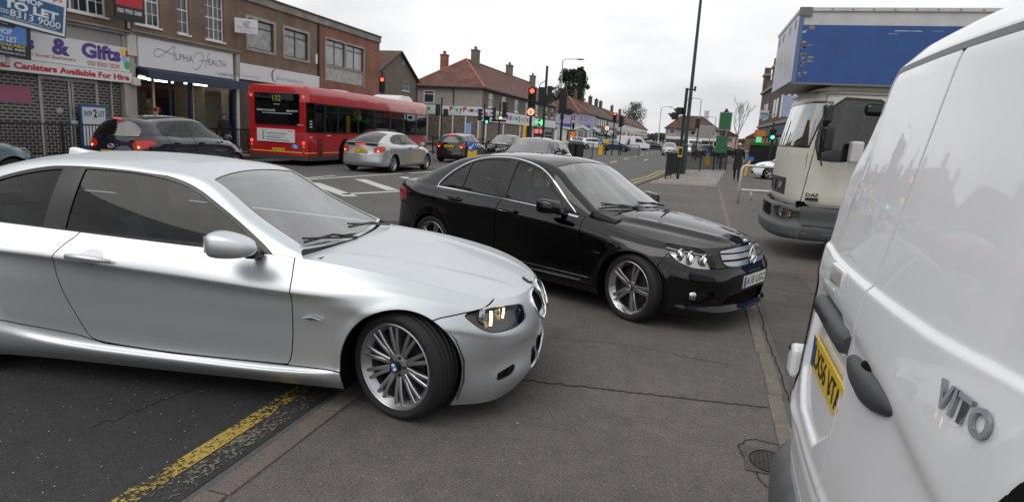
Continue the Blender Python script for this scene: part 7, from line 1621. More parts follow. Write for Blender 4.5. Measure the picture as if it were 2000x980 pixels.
b = MB(); b.box(-.45,.30,-.12,.12,1.02,2.2,M['sign_back']); b.build('lower_board', M['sign_back'], t, bevel=.01); b = MB(); b.box(-.1,.1,-.05,.05,2.2,2.58,M['door_red']); b.build('link_panel', M['door_red'], t)

BD1 = (-18.75, 14.5, 4.42, 1.9, 1.24, PI/2-.18, R_(7), 'sign_navy2')
BD2 = (-18.9, 13.9, 3.62, 1.1, 1.30, PI/2-.2, R_(3), 'sign_navy2')
BD3 = (-19.2, 18.3, 5.35, 1.1, 1.3, PI/2-.1, R_(0), 'sign_navy2')
BD4 = (-19.45, 24.65, 5.60, .95, .62, .75, R_(0), 'sign_white')
BD5 = (-19.82, 17.2, 1.05, 1.0, 1.45, PI/2, R_(0), 'sign_blue')
mat('pinkish', (.45,.30,.29), .8)
mat('sign_navy2', (.012,.014,.022), .45); mat('board_blue', (.07,.20,.52), .5); mat('notice_white', (.52,.56,.60), .6, noise=(30,.12)); mat('shoe', (.015,.013,.012), .5); mat('eye_dark', (.02,.015,.012), .2); mat('lip', (.30,.12,.10), .6); mat('bag_tan', (.25,.18,.11), .8)
mat('lamp_bowl', (.35,.35,.34), .2, .8); glass('hatch_glass', (.10,.115,.115), .06)
mat('sign_green2', (.1,.5,.2), .5, emit=(.1,.9,.3), estr=.6); mat('planter_green', (.05,.22,.03), .8, noise=(8,.5)); mat('hoarding_blue', (.10,.24,.52), .5, noise=(.9,.5))
# ------------------------------------------------------------ agents' boards and signs on the left shops
def board(name, label, X, Y, Z, w, h, yaw, tilt, frame, pole=True):
    """board face looks along local -y; returns root and a lettering helper in board coordinates"""
    t = thing(name, label, 'sign board', (X,Y,Z), 0, None); t.rotation_euler = (0, tilt, yaw)
    b = MB(); b.box(-w/2,w/2,-.03,.03,-h/2,h/2,M[frame]); bo = b.build('board', M[frame], t)
    if pole: b = MB(); b.box(-.04,.04,.031,.10,-h/2-.25,h/2+2.2,M['stone']); b.build('post', M['stone'], t)
    return t, bo
def face(bo, rects, texts, nm='board_face'):
    b = MB(); y = -.033
    for k, (x0,x1,z0,z1,m) in enumerate(rects): b.box(x0,x1,y-.001*k,-.0301,z0,z1,M[m])
    y = -.034-.001*len(rects)
    for (s,x,z,w,h,m,bo_) in texts: text(b, s, (x,y,z), (1,0,0), (0,0,1), w=w, h=h, m=M[m], bold=bo_)
    return b.build(nm, M[rects[0][4]], bo)
t, bo = board('agent_board', 'white and blue SHOP TO LET board jutting over the gift shop sign', *BD1)
face(bo, [(-.92,.92,-.58,.60,'sign_white'),(-.86,.86,-.50,.27,'sign_blue')], [('Baxter Philips',-.80,.33,1.6,.22,'sign_red',.01),('SHOP',-.34,.07,.62,.16,'sign_white',.03),('TO LET',-.70,-.19,1.42,.24,'sign_white',.05),('020',-.80,-.36,.24,.11,'sign_white',0),('8313 9000',-.53,-.40,1.32,.19,'sign_white',.01),('www.baxterphilips.co.uk',-.70,-.48,1.4,.06,'sign_white',0)])
t, bo = board('agent_board', 'black bordered blue TO LET board at the left edge, below the white board', *BD2)
face(bo, [(-.52,.52,-.62,.60,'sign_navy2'),(-.46,.44,-.28,.50,'board_blue'),(-.46,.16,.14,.46,'sign_navy2')], [('CLEVE',-.26,.33,.36,.09,'sign_white',.01),('INC',-.26,.22,.24,.08,'sign_white',.01),('SHOP',-.34,-.05,.42,.15,'sign_white',.01),('TO LET',-.36,-.24,.56,.14,'sign_white',.01),('AVAILABLE',-.28,-.36,.68,.07,'sign_yellow',.01),('020 7636 4400',-.44,-.47,.84,.08,'sign_white',.0),('www.clevecommercial.co.uk',-.44,-.57,.84,.06,'sign_white',0)])
t, bo = board('agent_board', 'red and black board with a phone number between the upper windows', *BD3)
face(bo, [(-.52,.52,-.60,.60,'sign_navy2'),(-.50,.50,-.18,.32,'sign_red')], [('TO LET',-.36,.40,.7,.14,'sign_white',.02),('020 7935 5000',-.46,-.42,.92,.14,'sign_white',.02)])
t, bo = board('hanging_sign', 'small white box sign with a blue fish emblem on the brick clinic wall', *BD4, pole=False)
b = MB(); 
for pts in ([(-.18,.18),(-.05,.02),(.02,.0),(.10,.06),(.12,.16),(.02,.22),(-.08,.12),(.12,-.04)],[(-.12,.02),(.14,.20)]):
    b.tube([(x,-.036,z) for x, z in pts], .013, 5, M['sign_steel'])
text(b, 'Alpha Health Care', (-.40,-.036,-.13), (1,0,0), (0,0,1), w=.8, h=.10, m=M['sign_steel'], bold=.01); text(b, '020 8301 7000', (-.25,-.036,-.25), (1,0,0), (0,0,1), w=.5, h=.07, m=M['sign_steel']); b.build('emblem', M['sign_steel'], bo)
t, bo = board('shop_notice', 'white SHOP 2 LET notice with blue border leaning against the shutter', *BD5, pole=False)
face(bo, [(-.50,.50,-.70,.70,'sign_blue'),(-.44,.44,-.64,.64,'notice_white')], [('SHOP',-.38,.34,.30,.18,'sign_navy2',.02),('2',-.03,.30,.14,.28,'sign_navy2',.04),('LET',.16,.34,.24,.18,'sign_navy2',.02)])
# ------------------------------------------------------------ people
def person(label, loc, rz, pose='stand', coat=(.02,.02,.022), legs=(.02,.02,.025), skin=(.42,.25,.18), hair=(.03,.02,.015), cap=None, H=1.72, long_coat=True, bag=False, group=None):
    P = {}; k = H/1.72
    if pose == 'walk': fl, bl_, kn = (.24,.10), (-.22,.12), .06
    else: fl, bl_, kn = (.04,.06), (-.02,.06), .02
    if pose == 'sit':
        J = [('pelvis',(0,0,.0),.155),('belly',(-.04,0,.18),.145),('chest',(-.09,0,.40),.155),('neckb',(-.10,0,.54),.075),('neck',(-.09,0,.60),.058),('head',(-.07,0,.70),.088),('top',(-.075,0,.80),.078),
             ('shL',(-.09,.17,.50),.075),('elL',(.10,.24,.30),.05),('haL',(.34,.15,.38),.035),('shR',(-.09,-.17,.50),.075),('elR',(.10,-.24,.30),.05),('haR',(.34,-.15,.38),.035),
             ('hipL',(.05,.10,-.02),.10),('knL',(.46,.13,.10),.075),('ftL',(.78,.13,-.22),.055),('hipR',(.05,-.10,-.02),.10),('knR',(.46,-.13,.10),.075),('ftR',(.78,-.13,-.22),.055)]
    else:
        J = [('pelvis',(0,0,.95),.150),('belly',(0,0,1.10),.140),('chest',(0,0,1.30),.155),('neckb',(0,0,1.45),.075),('neck',(.01,0,1.50),.056),('head',(.025,0,1.60),.088),('top',(.015,0,1.67),.074),
             ('shL',(0,.175,1.40),.075),('elL',(-.08 if pose == 'walk' else -.02,.25,1.13),.052),('haL',(.06 if pose == 'walk' else .05,.24,.90),.036),('shR',(0,-.175,1.40),.075),('elR',(.04,-.25,1.13),.052),('haR',(.16 if pose == 'walk' else .05,-.22,.92),.036),
             ('hipL',(0,.09,.90),.105),('knL',(fl[0]*.55+kn,.10,.50),.072),('ftL',(fl[0],.10,.085),.048),('toeL',(fl[0]+.15,.11,.035),.036),('hipR',(0,-.09,.90),.105),('knR',(bl_[0]*.35+kn,-.10,.50),.072),('ftR',(bl_[0],-.10,.10),.048),('toeR',(bl_[0]+.14,-.11,.04),.036)]
    names = [j[0] for j in J]; E = [('pelvis','belly'),('belly','chest'),('chest','neckb'),('neckb','neck'),('neck','head'),('head','top'),('chest','shL'),('shL','elL'),('elL','haL'),('chest','shR'),('shR','elR'),('elR','haR'),('pelvis','hipL'),('hipL','knL'),('knL','ftL'),('pelvis','hipR'),('hipR','knR'),('knR','ftR')] + ([] if pose == 'sit' else [('ftL','toeL'),('ftR','toeR')])
    me = bpy.data.meshes.new('body'); me.from_pydata([tuple(c*k for c in j[1]) for j in J], [(names.index(a), names.index(c)) for a, c in E], [])
    ob = bpy.data.objects.new('tmp', me); COL.objects.link(ob); sk = ob.modifiers.new('skin','SKIN'); 
    for i, j in enumerate(J): me.skin_vertices[0].data[i].radius = (j[2]*k*.95, j[2]*k*(1.12 if j[0] in ('chest','belly','pelvis') else .95)); 
    me.skin_vertices[0].data[0].use_root = True
    su = ob.modifiers.new('sub','SUBSURF'); su.levels = 2; su.render_levels = 2
    dg = bpy.context.evaluated_depsgraph_get(); m2 = bpy.data.meshes.new_from_object(ob.evaluated_get(dg)); bpy.data.objects.remove(ob); m2.name = 'person'
    cm = mat('cloth_%d_%d_%d' % tuple(int(c*1000) for c in coat), coat, .85, noise=(9,.25)); lm = mat('cloth_%d_%d_%d' % tuple(int(c*1000) for c in legs), legs, .85, noise=(9,.25)); sm = mat('skin_%d' % int(skin[0]*1000), skin, .55); fm = M['shoe']
    m2.materials.clear(); [m2.materials.append(q) for q in (cm, lm, sm, fm)]
    hz = dict((n, Vector([c*k for c in p])) for n, p, r in J)
    for p in m2.polygons:
        c = p.center; i = 0
        if c.z > hz['neck'].z-.02: i = 2
        elif (c-hz['haL']).length < .085*k or (c-hz['haR']).length < .085*k: i = 2
        elif pose == 'sit': i = 1 if c.x > .12 and c.z < .2 else 0
        elif c.z < .13*k: i = 3
        elif c.z < (.62 if long_coat else .93)*k: i = 1
        p.material_index = i; p.use_smooth = True
    r = bpy.data.objects.new('person', m2); COL.objects.link(r); r.location = loc; r.rotation_euler = (0,0,rz); tag(r, label, 'person', group)
    hd = hz['head']; b = MB(); hm = mat('hair_%d' % int(hair[0]*1000), hair, .8)
    b.sph((hd.x-.012,0,hd.z+.035), .108*k, 14, hm, (1.0,.86,.92)); 
    b.v = [(x if x < hd.x+.045 else hd.x+.045, y, max(z, hd.z-.05 if x < hd.x-.02 else hd.z+.055)) for x, y, z in b.v]; b.build('hair', hm, r, smooth=True)
    b = MB(); b.sph((hd.x+.098,0,hd.z-.008), .017*k, 8, sm, (1,.8,1.3)); 
    for sg in (-1,1): b.sph((hd.x+.074,sg*.036,hd.z+.018), .012*k, 8, M['eye_dark']); b.sph((hd.x-.0,sg*.088,hd.z), .026*k, 8, sm, (.8,.4,1.2))
    b.box(hd.x+.078,hd.x+.088,-.024,.024,hd.z-.052,hd.z-.044,M['lip']); b.build('face_features', sm, r, smooth=True)
    if pose != 'sit':
        b = MB(); z0, z1 = (.52 if long_coat else .84)*k, 1.0*k
        b.lathe([(.215*k,z0),(.205*k,z0+.12),(.185*k,z1),(.15*k,z1+.1)], 18, 'z', m=cm); b.v = [(x*.78+.01, y, z) for x, y, z in b.v]; b.build('coat_skirt', cm, r, smooth=True)
        for sg in (-1,1):    # fingers of a relaxed hand
            h = hz['haL' if sg > 0 else 'haR']; f = MB()
            for q in range(4): f.tube([(h.x-.022+q*.016,h.y,h.z-.02),(h.x-.022+q*.017+.004,h.y-sg*.006,h.z-.07),(h.x-.02+q*.016+.012,h.y-sg*.02,h.z-(.105 if 0 < q < 3 else .095))], [.009,.0085,.006], 6, sm)
            f.tube([(h.x+.02,h.y-sg*.01,h.z-.005),(h.x+.045,h.y-sg*.025,h.z-.04),(h.x+.045,h.y-sg*.03,h.z-.065)], [.011,.009,.007], 6, sm); f.build('fingers', sm, r, smooth=True)
    if cap:
        cmat = mat('cap_%d_%d_%d' % tuple(int(c*1000) for c in cap), cap, .8); b = MB(); b.sph((hd.x,0,hd.z+.055), .108*k, 14, cmat, (1.05,.95,.75)); b.v = [(x,y,max(z,hd.z+.045)) for x,y,z in b.v]; b.box(hd.x+.05,hd.x+.17,-.07,.07,hd.z+.045,hd.z+.058,cmat); b.build('cap', cmat, r, smooth=False, auto=50)
    if bag: b = MB(); b.box(-.16,.16,-.42,-.30,.45,.78,M['bag_tan']); b.build('bag', M['bag_tan'], r, bevel=.03)
    return r
mat('shoe', (.015,.013,.012), .5); mat('eye_dark', (.02,.015,.012), .2); mat('lip', (.30,.12,.10), .6); mat('bag_tan', (.25,.18,.11), .8); mat('sign_navy2', (.012,.014,.022), .45); mat('board_blue', (.07,.20,.52), .5); mat('notice_white', (.52,.56,.60), .6, noise=(30,.12))
person('man in a long black coat and pale flat cap walking towards the camera', (2.22,31.6,.012), -PI/2-.12, 'walk', (.010,.010,.014), (.012,.013,.022), cap=(.50,.47,.42), H=1.74, hair=(.25,.24,.22))
person('person in a grey jacket and red cap standing by the health shop door', (-19.0,19.05,.11), .9, 'stand', (.17,.16,.145), (.03,.03,.04), cap=(.42,.02,.03), H=1.72, long_coat=False)
person('dark dressed person standing inside the health shop window', (-19.55,23.2,.0), -.6, 'stand', (.02,.02,.022), (.02,.02,.02), H=1.74, long_coat=False)
person('person in a red and black top by the railing outside the health shop', (-18.3,23.3,-.32), .2, 'stand', (.10,.02,.025), (.02,.02,.02), H=1.6, hair=(.18,.08,.04), long_coat=False)
person('person in a pale top crossing beyond the guard railing', (1.0,68,0), -1.2, 'walk', (.30,.29,.27), (.05,.05,.06), long_coat=False); person('person in a dark jacket crossing beyond the guard railing', (1.9,66,0), -1.7, 'walk', (.025,.025,.03), (.05,.045,.04), long_coat=False, bag=True); person('person in a brown coat waiting at the far crossing', (.3,71,0), -2.2, 'stand', (.09,.06,.045), (.03,.03,.035))
c = person('driver in a dark top at the wheel of the silver coupe', (0,0,0), 0, 'sit', (.015,.015,.018), (.02,.02,.02), H=1.7)
CP = (-2.9434, 3.722, .148)
def carpt(p, pose): x, y, a = pose; return (x+math.cos(a)*p[0]-math.sin(a)*p[1], y+math.sin(a)*p[0]+math.cos(a)*p[1], p[2])
c.location = carpt((-.20,-.36,.50), CP); c.rotation_euler = (0,0,CP[2])
c = person('driver in a grey top at the wheel of the black saloon', (0,0,0), 0, 'sit', (.06,.06,.065), (.02,.02,.02), H=1.7); MP = (-1.2737, 7.0629, -.4506); c.location = carpt((-.08,-.36,.52), MP); c.rotation_euler = (0,0,MP[2])
# cyclist beyond the island
c = person('cyclist in a red jacket riding by the white van', (-8.6,92,.95), -2.0, 'sit', (.30,.02,.025), (.03,.03,.04), cap=(.03,.03,.03))
t = thing('bicycle', 'dark bicycle ridden by the person in red beyond the island', 'bicycle', (-8.6,92,0), -2.0)
for x in (.55,-.5): b = MB(); b.tube([(x+.33*math.cos(q),0,.34+.33*math.sin(q)) for q in [2*PI*i/20 for i in range(21)]], .02, 6, M['rubber']); b.build('wheel', M['rubber'], t)
b = MB(); b.tube([(-.5,0,.34),(-.1,0,.34),(.4,0,.8),(-.15,0,.8),(-.1,0,.34)], .022, 6, M['pole_black']); b.tube([(.55,0,.34),(.42,0,.95)], .02, 6, M['pole_black']); b.tube([(.42,-.25,1.0),(.42,.25,1.0)], .016, 6, M['pole_black']); b.tube([(-.15,0,.8),(-.17,0,.92)], .02, 6, M['pole_black']); b.build('frame', M['pole_black'], t); b = MB(); b.box(-.28,-.05,-.07,.07,.92,.97,M['pole_black']); b.build('saddle', M['pole_black'], t, bevel=.02)

# ------------------------------------------------------------ vehicles in place
root, S = silver_coupe(); root.location = (CP[0], CP[1], 0); root.rotation_euler = (0,0,CP[2]); tag(root, 'silver two door coupe with front wheels turned, crossing the kerb nearest the camera')
root, S = black_saloon(); root.location = (MP[0], MP[1], 0); root.rotation_euler = (0,0,MP[2]); tag(root, 'glossy black four door saloon with star grille and white front number plate')
tag(panel_van(), 'white panel van with closed double rear doors and yellow plate, beside the camera'); tag(box_lorry(), 'cream cabbed box lorry with a scuffed blue body over the cab')
b = single_decker(); b.location = (-13.42, 20.2, 0); b.rotation_euler = (0,0,PI/2+.02)
def place(r, label, x, y, rz, z=0, group=None): r.location = (x,y,z); r.rotation_euler = (0,0,rz); tag(r, label, group=group); return r
c,S,pt,s = far_car('hatchback', M['midnight_paint'], L=4.35, H=1.585, tail_lit=True, near=True, res=.026, blk='hatch_glass'); place(c, 'midnight blue five door hatchback with lit tail lights, left of the bus', -13.1, 13.75, PI/2+.10); rear_plate(c, s[0], s[2], 'LV58 LZV', z=.60)
b = MB(); b.box(-1.885*s[0],-1.86*s[0],-.09,.09,1.395*s[2],1.41*s[2],M['red_lit']); b.build('high_brake_lamp', M['red_lit'], c)
b = MB(); b.tube([(-2.12*s[0],.075*math.cos(t),.80*s[2]+.05*math.sin(t)) for t in [2*PI*i/20 for i in range(21)]], .009, 6, M['chrome']); b.tube([(-2.12*s[0],.03*math.cos(t),.80*s[2]+.048*math.sin(t)) for t in [2*PI*i/20 for i in range(21)]], .007, 6, M['chrome']); b.build('tailgate_badge', M['chrome'], c)
c,S,pt,s = far_car('liftback_coupe', M['silver_far'], L=4.5, W=1.84, H=1.46, shape='lift', doors=1, tail_lit=True, near=True, res=.026); place(c, 'small silver two door liftback waiting beside the red bus', -10.95, 21.9, PI/2-.02); rear_plate(c, s[0], s[2], 'LX57 MGZ', z=.73)
b = MB(); b.box(-2.04*s[0],-1.99*s[0],-.62,.62,.985*s[2],1.03*s[2],M['black_plastic']); b.build('tailgate_spoiler', M['black_plastic'], c); b = MB(); b.box(-2.055*s[0],-2.03*s[0],-.20,.20,.993*s[2],1.015*s[2],M['red_lit']); b.build('high_brake_lamp', M['red_lit'], c)
c,S,pt,s = far_car('hatchback', M['grey_paint'], L=4.2, W=1.78, H=1.55, near=True, res=.03); place(c, 'dark grey hatchback facing the camera, roof visible above the black saloon', -4.75, 19.6, -PI/2-.05)
c,S,pt,s = far_car('hatchback', M['dark_paint'], L=3.95, W=1.7, H=1.47, tail_lit=True, near=True, res=.03, blk='hatch_glass'); place(c, 'black hatchback with lit brake lights beyond the bus', -11.45, 31.2, PI/2); rear_plate(c, s[0], s[2], 'LR56 UHC', z=.78)
b = MB(); b.box(-1.86*s[0],-1.82*s[0],-.12,.12,1.40*s[2],1.43*s[2],M['red_lit']); b.build('high_brake_lamp', M['red_lit'], c)
c,S,pt,s = far_car('hatchback', M['teal_paint'], L=4.2, W=1.76, H=1.5, near=True, res=.035); place(c, 'teal hatchback at the left picture edge, only its bonnet showing', -13.6, 7.95, PI/2-.05)
c,S,pt,s = far_car('estate_car', M['dark_paint'], L=4.3, W=1.75, H=1.50); place(c, 'dark car behind the guard railing left of the grey hatchback', -11.9, 40.5, -PI/2)
c,S,pt,s = far_car('hatchback', M['white_paint'], L=4.2, W=1.78, H=1.42, near=True, res=.03); place(c, 'white hatchback nosing out from behind the lorry by the white barrier', 5.3, 35.6, PI+.05)
c,S,pt,s = far_car('saloon_car', M['grey_paint'], L=4.4, W=1.78, H=1.48); place(c, 'dark grey car tucked behind the lorry, front bumper showing', 4.55, 17.8, PI+.02)
c,S,pt,s = far_car('hatchback', M['silver_far'], L=4.1, W=1.72, H=1.5); place(c, 'silver hatchback coming down the road beside the traffic signal', -2.35, 77, -PI/2)
hb = c
for lab, x, y, rz in (('white hatchback waiting on the far side of the traffic island', -12.2, 84, .3),('dark blue hatchback passing behind the right end of the traffic island', -9.3, 82, -.15),('pale hatchback outside the lilac corner shop', -17.6, 97, 0),('dark hatchback behind the white van beyond the island', -8.0, 108, .1),('white hatchback half hidden by the tall green lamp post', -.6, 82, -PI/2),('blue hatchback parked far right behind the guard railing', 4.9, 72, 0),('grey hatchback farthest along the road', 6.2, 110, .1)): pass
mats_ = ['white_paint','navy_paint','silver_far','dark_paint','white_paint','navy_paint','grey_paint']
specs = [('white hatchback waiting on the far side of the traffic island',-12.2,84,.3),('dark blue hatchback passing behind the right end of the traffic island',-9.3,82,-.15),('pale hatchback parked outside the lilac corner shop',-17.0,101,0),('black hatchback behind the white delivery van beyond the island',-5.6,104,.1),('white hatchback half hidden by the tall green lamp post',-.35,84,-PI/2),('blue hatchback beyond the green sign boards and railing',2.2,78,.1),('grey hatchback behind the walking man beyond the junction',5.0,90,.1)]
for (lab, x, y, rz), mm in zip(specs, mats_):
    o = copy_tree(hb); o.location = (x,y,0); o.rotation_euler = (0,0,rz); tag(o, lab, group='cars queueing beyond the junction')
    for ch in o.children:
        if ch.type == 'MESH' and ch.data.materials and ch.data.materials[0] == M['silver_far']:
            ch.data = ch.data.copy(); ch.data.materials[0] = M[mm]
tag(hb, group='cars queueing beyond the junction')
def delivery_van(label, x, y, rz, m='white_paint'):
    t = thing('delivery_van', label, 'van', (x,y,0), rz); b = MB(); b.prism([(-2.5,.35),(2.5,.35),(2.55,.9),(1.75,1.15),(1.1,1.95),(.9,2.05),(-2.45,2.05),(-2.5,1.9)], 'y', -.92, .92, M[m]); b.build('body', M[m], t, bevel=.06)
    for sg in (-1,1): b = MB(); b.prism([(1.55,1.2),(1.1,1.75),(.35,1.75),(.35,1.2)], 'y', sg*.921, sg*.93, M['window_dark']); b.build('side_window', M['window_dark'], t)
    b = MB(); b.prism([(1.78,1.16),(1.16,1.9),(1.18,1.92),(1.82,1.17)], 'y', -.8, .8, M['window_dark']); b.build('windscreen', M['window_dark'], t)
    for xx in (1.6,-1.5):
        for sd in 'RL': wheel(t, (xx,(-1 if sd == 'R' else 1)*.80,.33), .33, .2, .21, '5', M['rim_dark'], 0, sd, seg=18)
    for sg in (-1,1): b = MB(); b.box(2.5,2.56,sg*.75-.12,sg*.75+.12,.75,.92,M['lamp_bowl']); b.build('headlight', M['lamp_bowl'], t)
    return t
delivery_van('white delivery van side on beyond the traffic island', -8.6, 100, .0); delivery_van('second white van at the roadside right of the tall lamp post', .3, 95, -1.4)
mat('lamp_bowl', (.35,.35,.34), .2, .8); glass('hatch_glass', (.10,.115,.115), .06)

# ------------------------------------------------------------ right side: barrier, crossing rail, hoardings
t = thing('hoop_barrier', 'white tubular hoop barrier at the forecourt edge in front of the lorry', 'barrier', (1.48,19.2,0), .22)
b = MB(); b.tube([(0,0,0),(0,0,.98),(.03,0,1.06),(.10,0,1.10),(1.55,0,1.10),(1.63,0,1.06),(1.66,0,.98),(1.66,0,0)], .038, 10, M['barrier_white']); b.build('hoop', M['barrier_white'], t, smooth=True)
b = MB(); b.tube([(.04,0,.40),(1.62,0,.40)], .034, 8, M['barrier_white']); b.build('lower_rail', M['barrier_white'], t, smooth=True)
t = thing('hoop_barrier', 'second white hoop barrier lying lower behind the first one', 'barrier', (1.95,20.6,0), .22)
b = MB(); b.tube([(0,0,0),(0,0,.27),(.05,0,.30),(1.5,0,.30),(1.55,0,.27),(1.55,0,0)], .032, 8, M['barrier_white']); b.build('hoop', M['barrier_white'], t, smooth=True)
t = thing('marker_post', 'blue and yellow marker post behind the white barrier', 'post', (3.1,37.5,0)); b = MB(); b.tube([(0,0,0),(.05,0,.55),(.18,0,.85)], .07, 10, M['bollard_yellow']); b.build('post', M['bollard_yellow'], t); b = MB(); b.box(.05,.35,-.04,.04,.84,1.06,M['sign_disc']); b.build('plate', M['sign_disc'], t)
# striped blue hoarding, for sale board, little projecting signs
t = thing('advert_hoarding', 'blue sky striped advert hoarding on the brick wall left of the lorry windscreen', 'hoarding', (0,0,0))
x0, z0 = at(1524,228,41); x1, z1 = at(1566,188,41)
b = MB(); b.box(x0,x1,40.95,41.05,z0,z1,M['hoarding_blue']); b.build('panel', M['hoarding_blue'], t); t.location = (0,0,0)
b = MB()
for k in range(17): xx = x0+(x1-x0)*k/16; b.box(xx-.012,xx+.012,40.93,40.948,z0,z1,M['sign_white'])
b.box(x0-.06,x0,40.9,41.08,z0-.05,z1+.05,M['sign_white']); b.build('slat', M['sign_white'], t)
t = thing('agent_board', 'white and blue FOR SALE board projecting from the right hand brick parade', 'sign board', (0,0,0)); x0, z0 = at(1483,232,60); x1, z1 = at(1502,216,60)
b = MB(); b.box(x0,x1,59.95,60.05,z0,z1,M['sign_white']); b.box(x0+.05,x1-.05,59.94,59.949,z0+.06,z0+.3,M['sign_sky']); text(b, 'FOR SALE', (x0+.06,59.935,z0+(z1-z0)*.45), (1,0,0), (0,0,1), w=x1-x0-.12, h=.2, m=M['sign_navy'], bold=.04); b.build('board', M['sign_white'], t); b = MB(); b.tube([(x1,60,(z0+z1)/2),(x1+1.2,60,(z0+z1)/2)], .04, 6, M['stone']); b.build('arm', M['stone'], t)
for nm, lab, (pa, pb), mm in (('shop_sign','red and yellow projecting sign low on the brick parade',((1479,266),(1497,256)),'sign_orange'),('shop_sign','green lit projecting sign below the red and yellow one',((1476,278),(1488,268)),'sign_green2'),('shop_sign','dark blue upright shop sign beside the green man signal',((1497,292),(1504,258)),'sign_navy'),('parasol','closed red parasol by the shop signs',((1489,282),(1498,266)),'sign_red')):
    x0, z0 = at(*pa, 62); x1, z1 = at(*pb, 62); t = thing(nm, lab, 'sign' if nm != 'parasol' else 'parasol', ((x0+x1)/2, 62, 0)); w = (x1-x0)/2; b = MB()
    if nm == 'parasol': b.lathe([(.04,z1),(w,z0+.1),(w*.6,z0),(.03,z0)], 10, 'z', m=M[mm])
    else: b.box(-w,w,-.06,.06,z0,z1,M[mm])
    b.build('panel' if nm != 'parasol' else 'canopy', M[mm], t); b = MB(); b.tube([(0,.08,0),(0,.08,z0+.1)], .04, 6, M['pole_black']); b.build('post', M['pole_black'], t)
mat('sign_green2', (.1,.5,.2), .5, emit=(.1,.9,.3), estr=.6); mat('planter_green', (.05,.22,.03), .8, noise=(8,.5)); mat('hoarding_blue', (.10,.24,.52), .5, noise=(.9,.5))
t = thing('stall_awning', 'green topped stall behind the railings under the shop signs', 'stall', (7.3,62,0)); b = MB(); b.box(-2.2,1.6,-.5,.5,1.75,2.0,M['planter_green']); b.build('canopy', M['planter_green'], t); b = MB(); b.box(-2.1,1.5,-.4,.4,.0,1.74,M['shop_dark']); b.build('counter', M['shop_dark'], t); b = MB(); b.box(1.55,2.0,-.6,-.5,.9,2.1,M['bollard_yellow']); b.build('yellow_panel', M['bollard_yellow'], t)
t = thing('direction_sign', 'grey road direction sign seen from behind, left of the green boards', 'road sign', (1.6,88,0)); b = MB(); b.box(-1.1,1.1,-.05,.05,2.3,4.0,M['cladding_grey']); b.build('panel', M['cladding_grey'], t); b = MB(); [b.tube([(x,.1,0),(x,.1,3.8)], .06, 6, M['galv']) for x in (-.7,.7)]; b.build('posts', M['galv'], t)
t = thing('poster_stand', 'orange lit advert panel outside the lilac corner shop', 'advert', (-18.3,101.5,0), .0); x0, z0 = at(1109,278,101.5); x1, z1 = at(1126,256,101.5)
t.location = ((x0+x1)/2,101.5,0); w = (x1-x0)/2; b = MB(); b.box(-w,w,-.1,.1,z0-.1,z1,M['pole_black']); b.build('casing', M['pole_black'], t); b = MB(); b.box(-w+.1,w-.1,-.11,-.101,z0+.05,z1-.1,M['sign_orange']); b.box(-w+.3,-w+.75,-.115,-.111,z0+.05,z0+1.1,M['sign_white']); b.build('poster', M['sign_orange'], t)
for i, x in enumerate((-7.9,-7.4)): 
    t = thing('litter_bin', ('black street bin on the right','black street bin on the left')[1-i] + ' of the pair beside the grey hatchback', 'bin', (x,43.5,0)); b = MB(); b.lathe([(.0,0),(.28,0),(.30,1.0),(.33,1.02),(.33,1.1),(.2,1.25),(0,1.28)], 14, 'z', m=M['pole_black']); b.build('body', M['pole_black'], t, auto=40)

# ------------------------------------------------------------ trees
mat('bark', (.055,.042,.033), .9); mat('bark_pale', (.13,.11,.09), .9)
def leaf_mat(n, c):
    m = mat(n, c, .7, noise=(.7,.5)); return m
leaf_mat('leaf_dark', (.016,.035,.018)); leaf_mat('leaf_mid', (.05,.06,.022)); leaf_mat('leaf_far', (.055,.058,.052))
def tree(name, label, x, y, h, w, base, m, seed, n=2600, leaf=.34, cone=1.0, group=None, tips=5):
    rnd = random.Random(seed); t = thing(name, label, 'tree', (x,y,0), 0, group); b = MB(); b.tube([(0,0,0),(.1,0,h*.3),(0,.1,h*.6),(0,0,h*.92)], [h*.022,h*.018,h*.012,.03], 8, M['bark'])
    cl = []
    for i in range(44):
        z = base+(h-base)*rnd.random()**.9; f = (1-((z-base)/(h-base)))**(.75*cone)*.9+.12; a = rnd.uniform(0,2*PI); r = w*f*rnd.uniform(.25,.85); p = Vector((r*math.cos(a), r*math.sin(a), z)); cl.append((p, w*rnd.uniform(.20,.36)*(.5+.6*f)))
        b.tube([(0,0,max(z-1.2,base*.6)), p*.6+Vector((0,0,z*.38)), p], [.07,.045,.02], 5, M['bark'])
    for i in range(tips): a = rnd.uniform(0,2*PI); cl.append((Vector((w*.25*math.cos(a), w*.25*math.sin(a), h-rnd.uniform(0,.12)*h)), w*.16))
    b.build('trunk', M['bark'], t); q = MB(); vs = []; fs = []
    for k in range(n):
        c, r = rnd.choice(cl); d = Vector((rnd.gauss(0,1), rnd.gauss(0,1), rnd.gauss(0,1))).normalized()*r*rnd.random()**.35; d.z *= 1.15; p = c+d
        u = Vector((rnd.gauss(0,1), rnd.gauss(0,1), rnd.gauss(0,1))).normalized(); v = u.cross(Vector((rnd.gauss(0,1), rnd.gauss(0,1), rnd.gauss(0,1)))).normalized(); s = leaf*rnd.uniform(.5,1.2); o = len(vs)
        vs += [p-u*s*.5, p+v*s*.3, p+u*s*.6, p-v*s*.3]; fs.append((o,o+1,o+2,o+3))
    q.add(vs, fs, M[m]); q.build('crown', M[m], t); return t
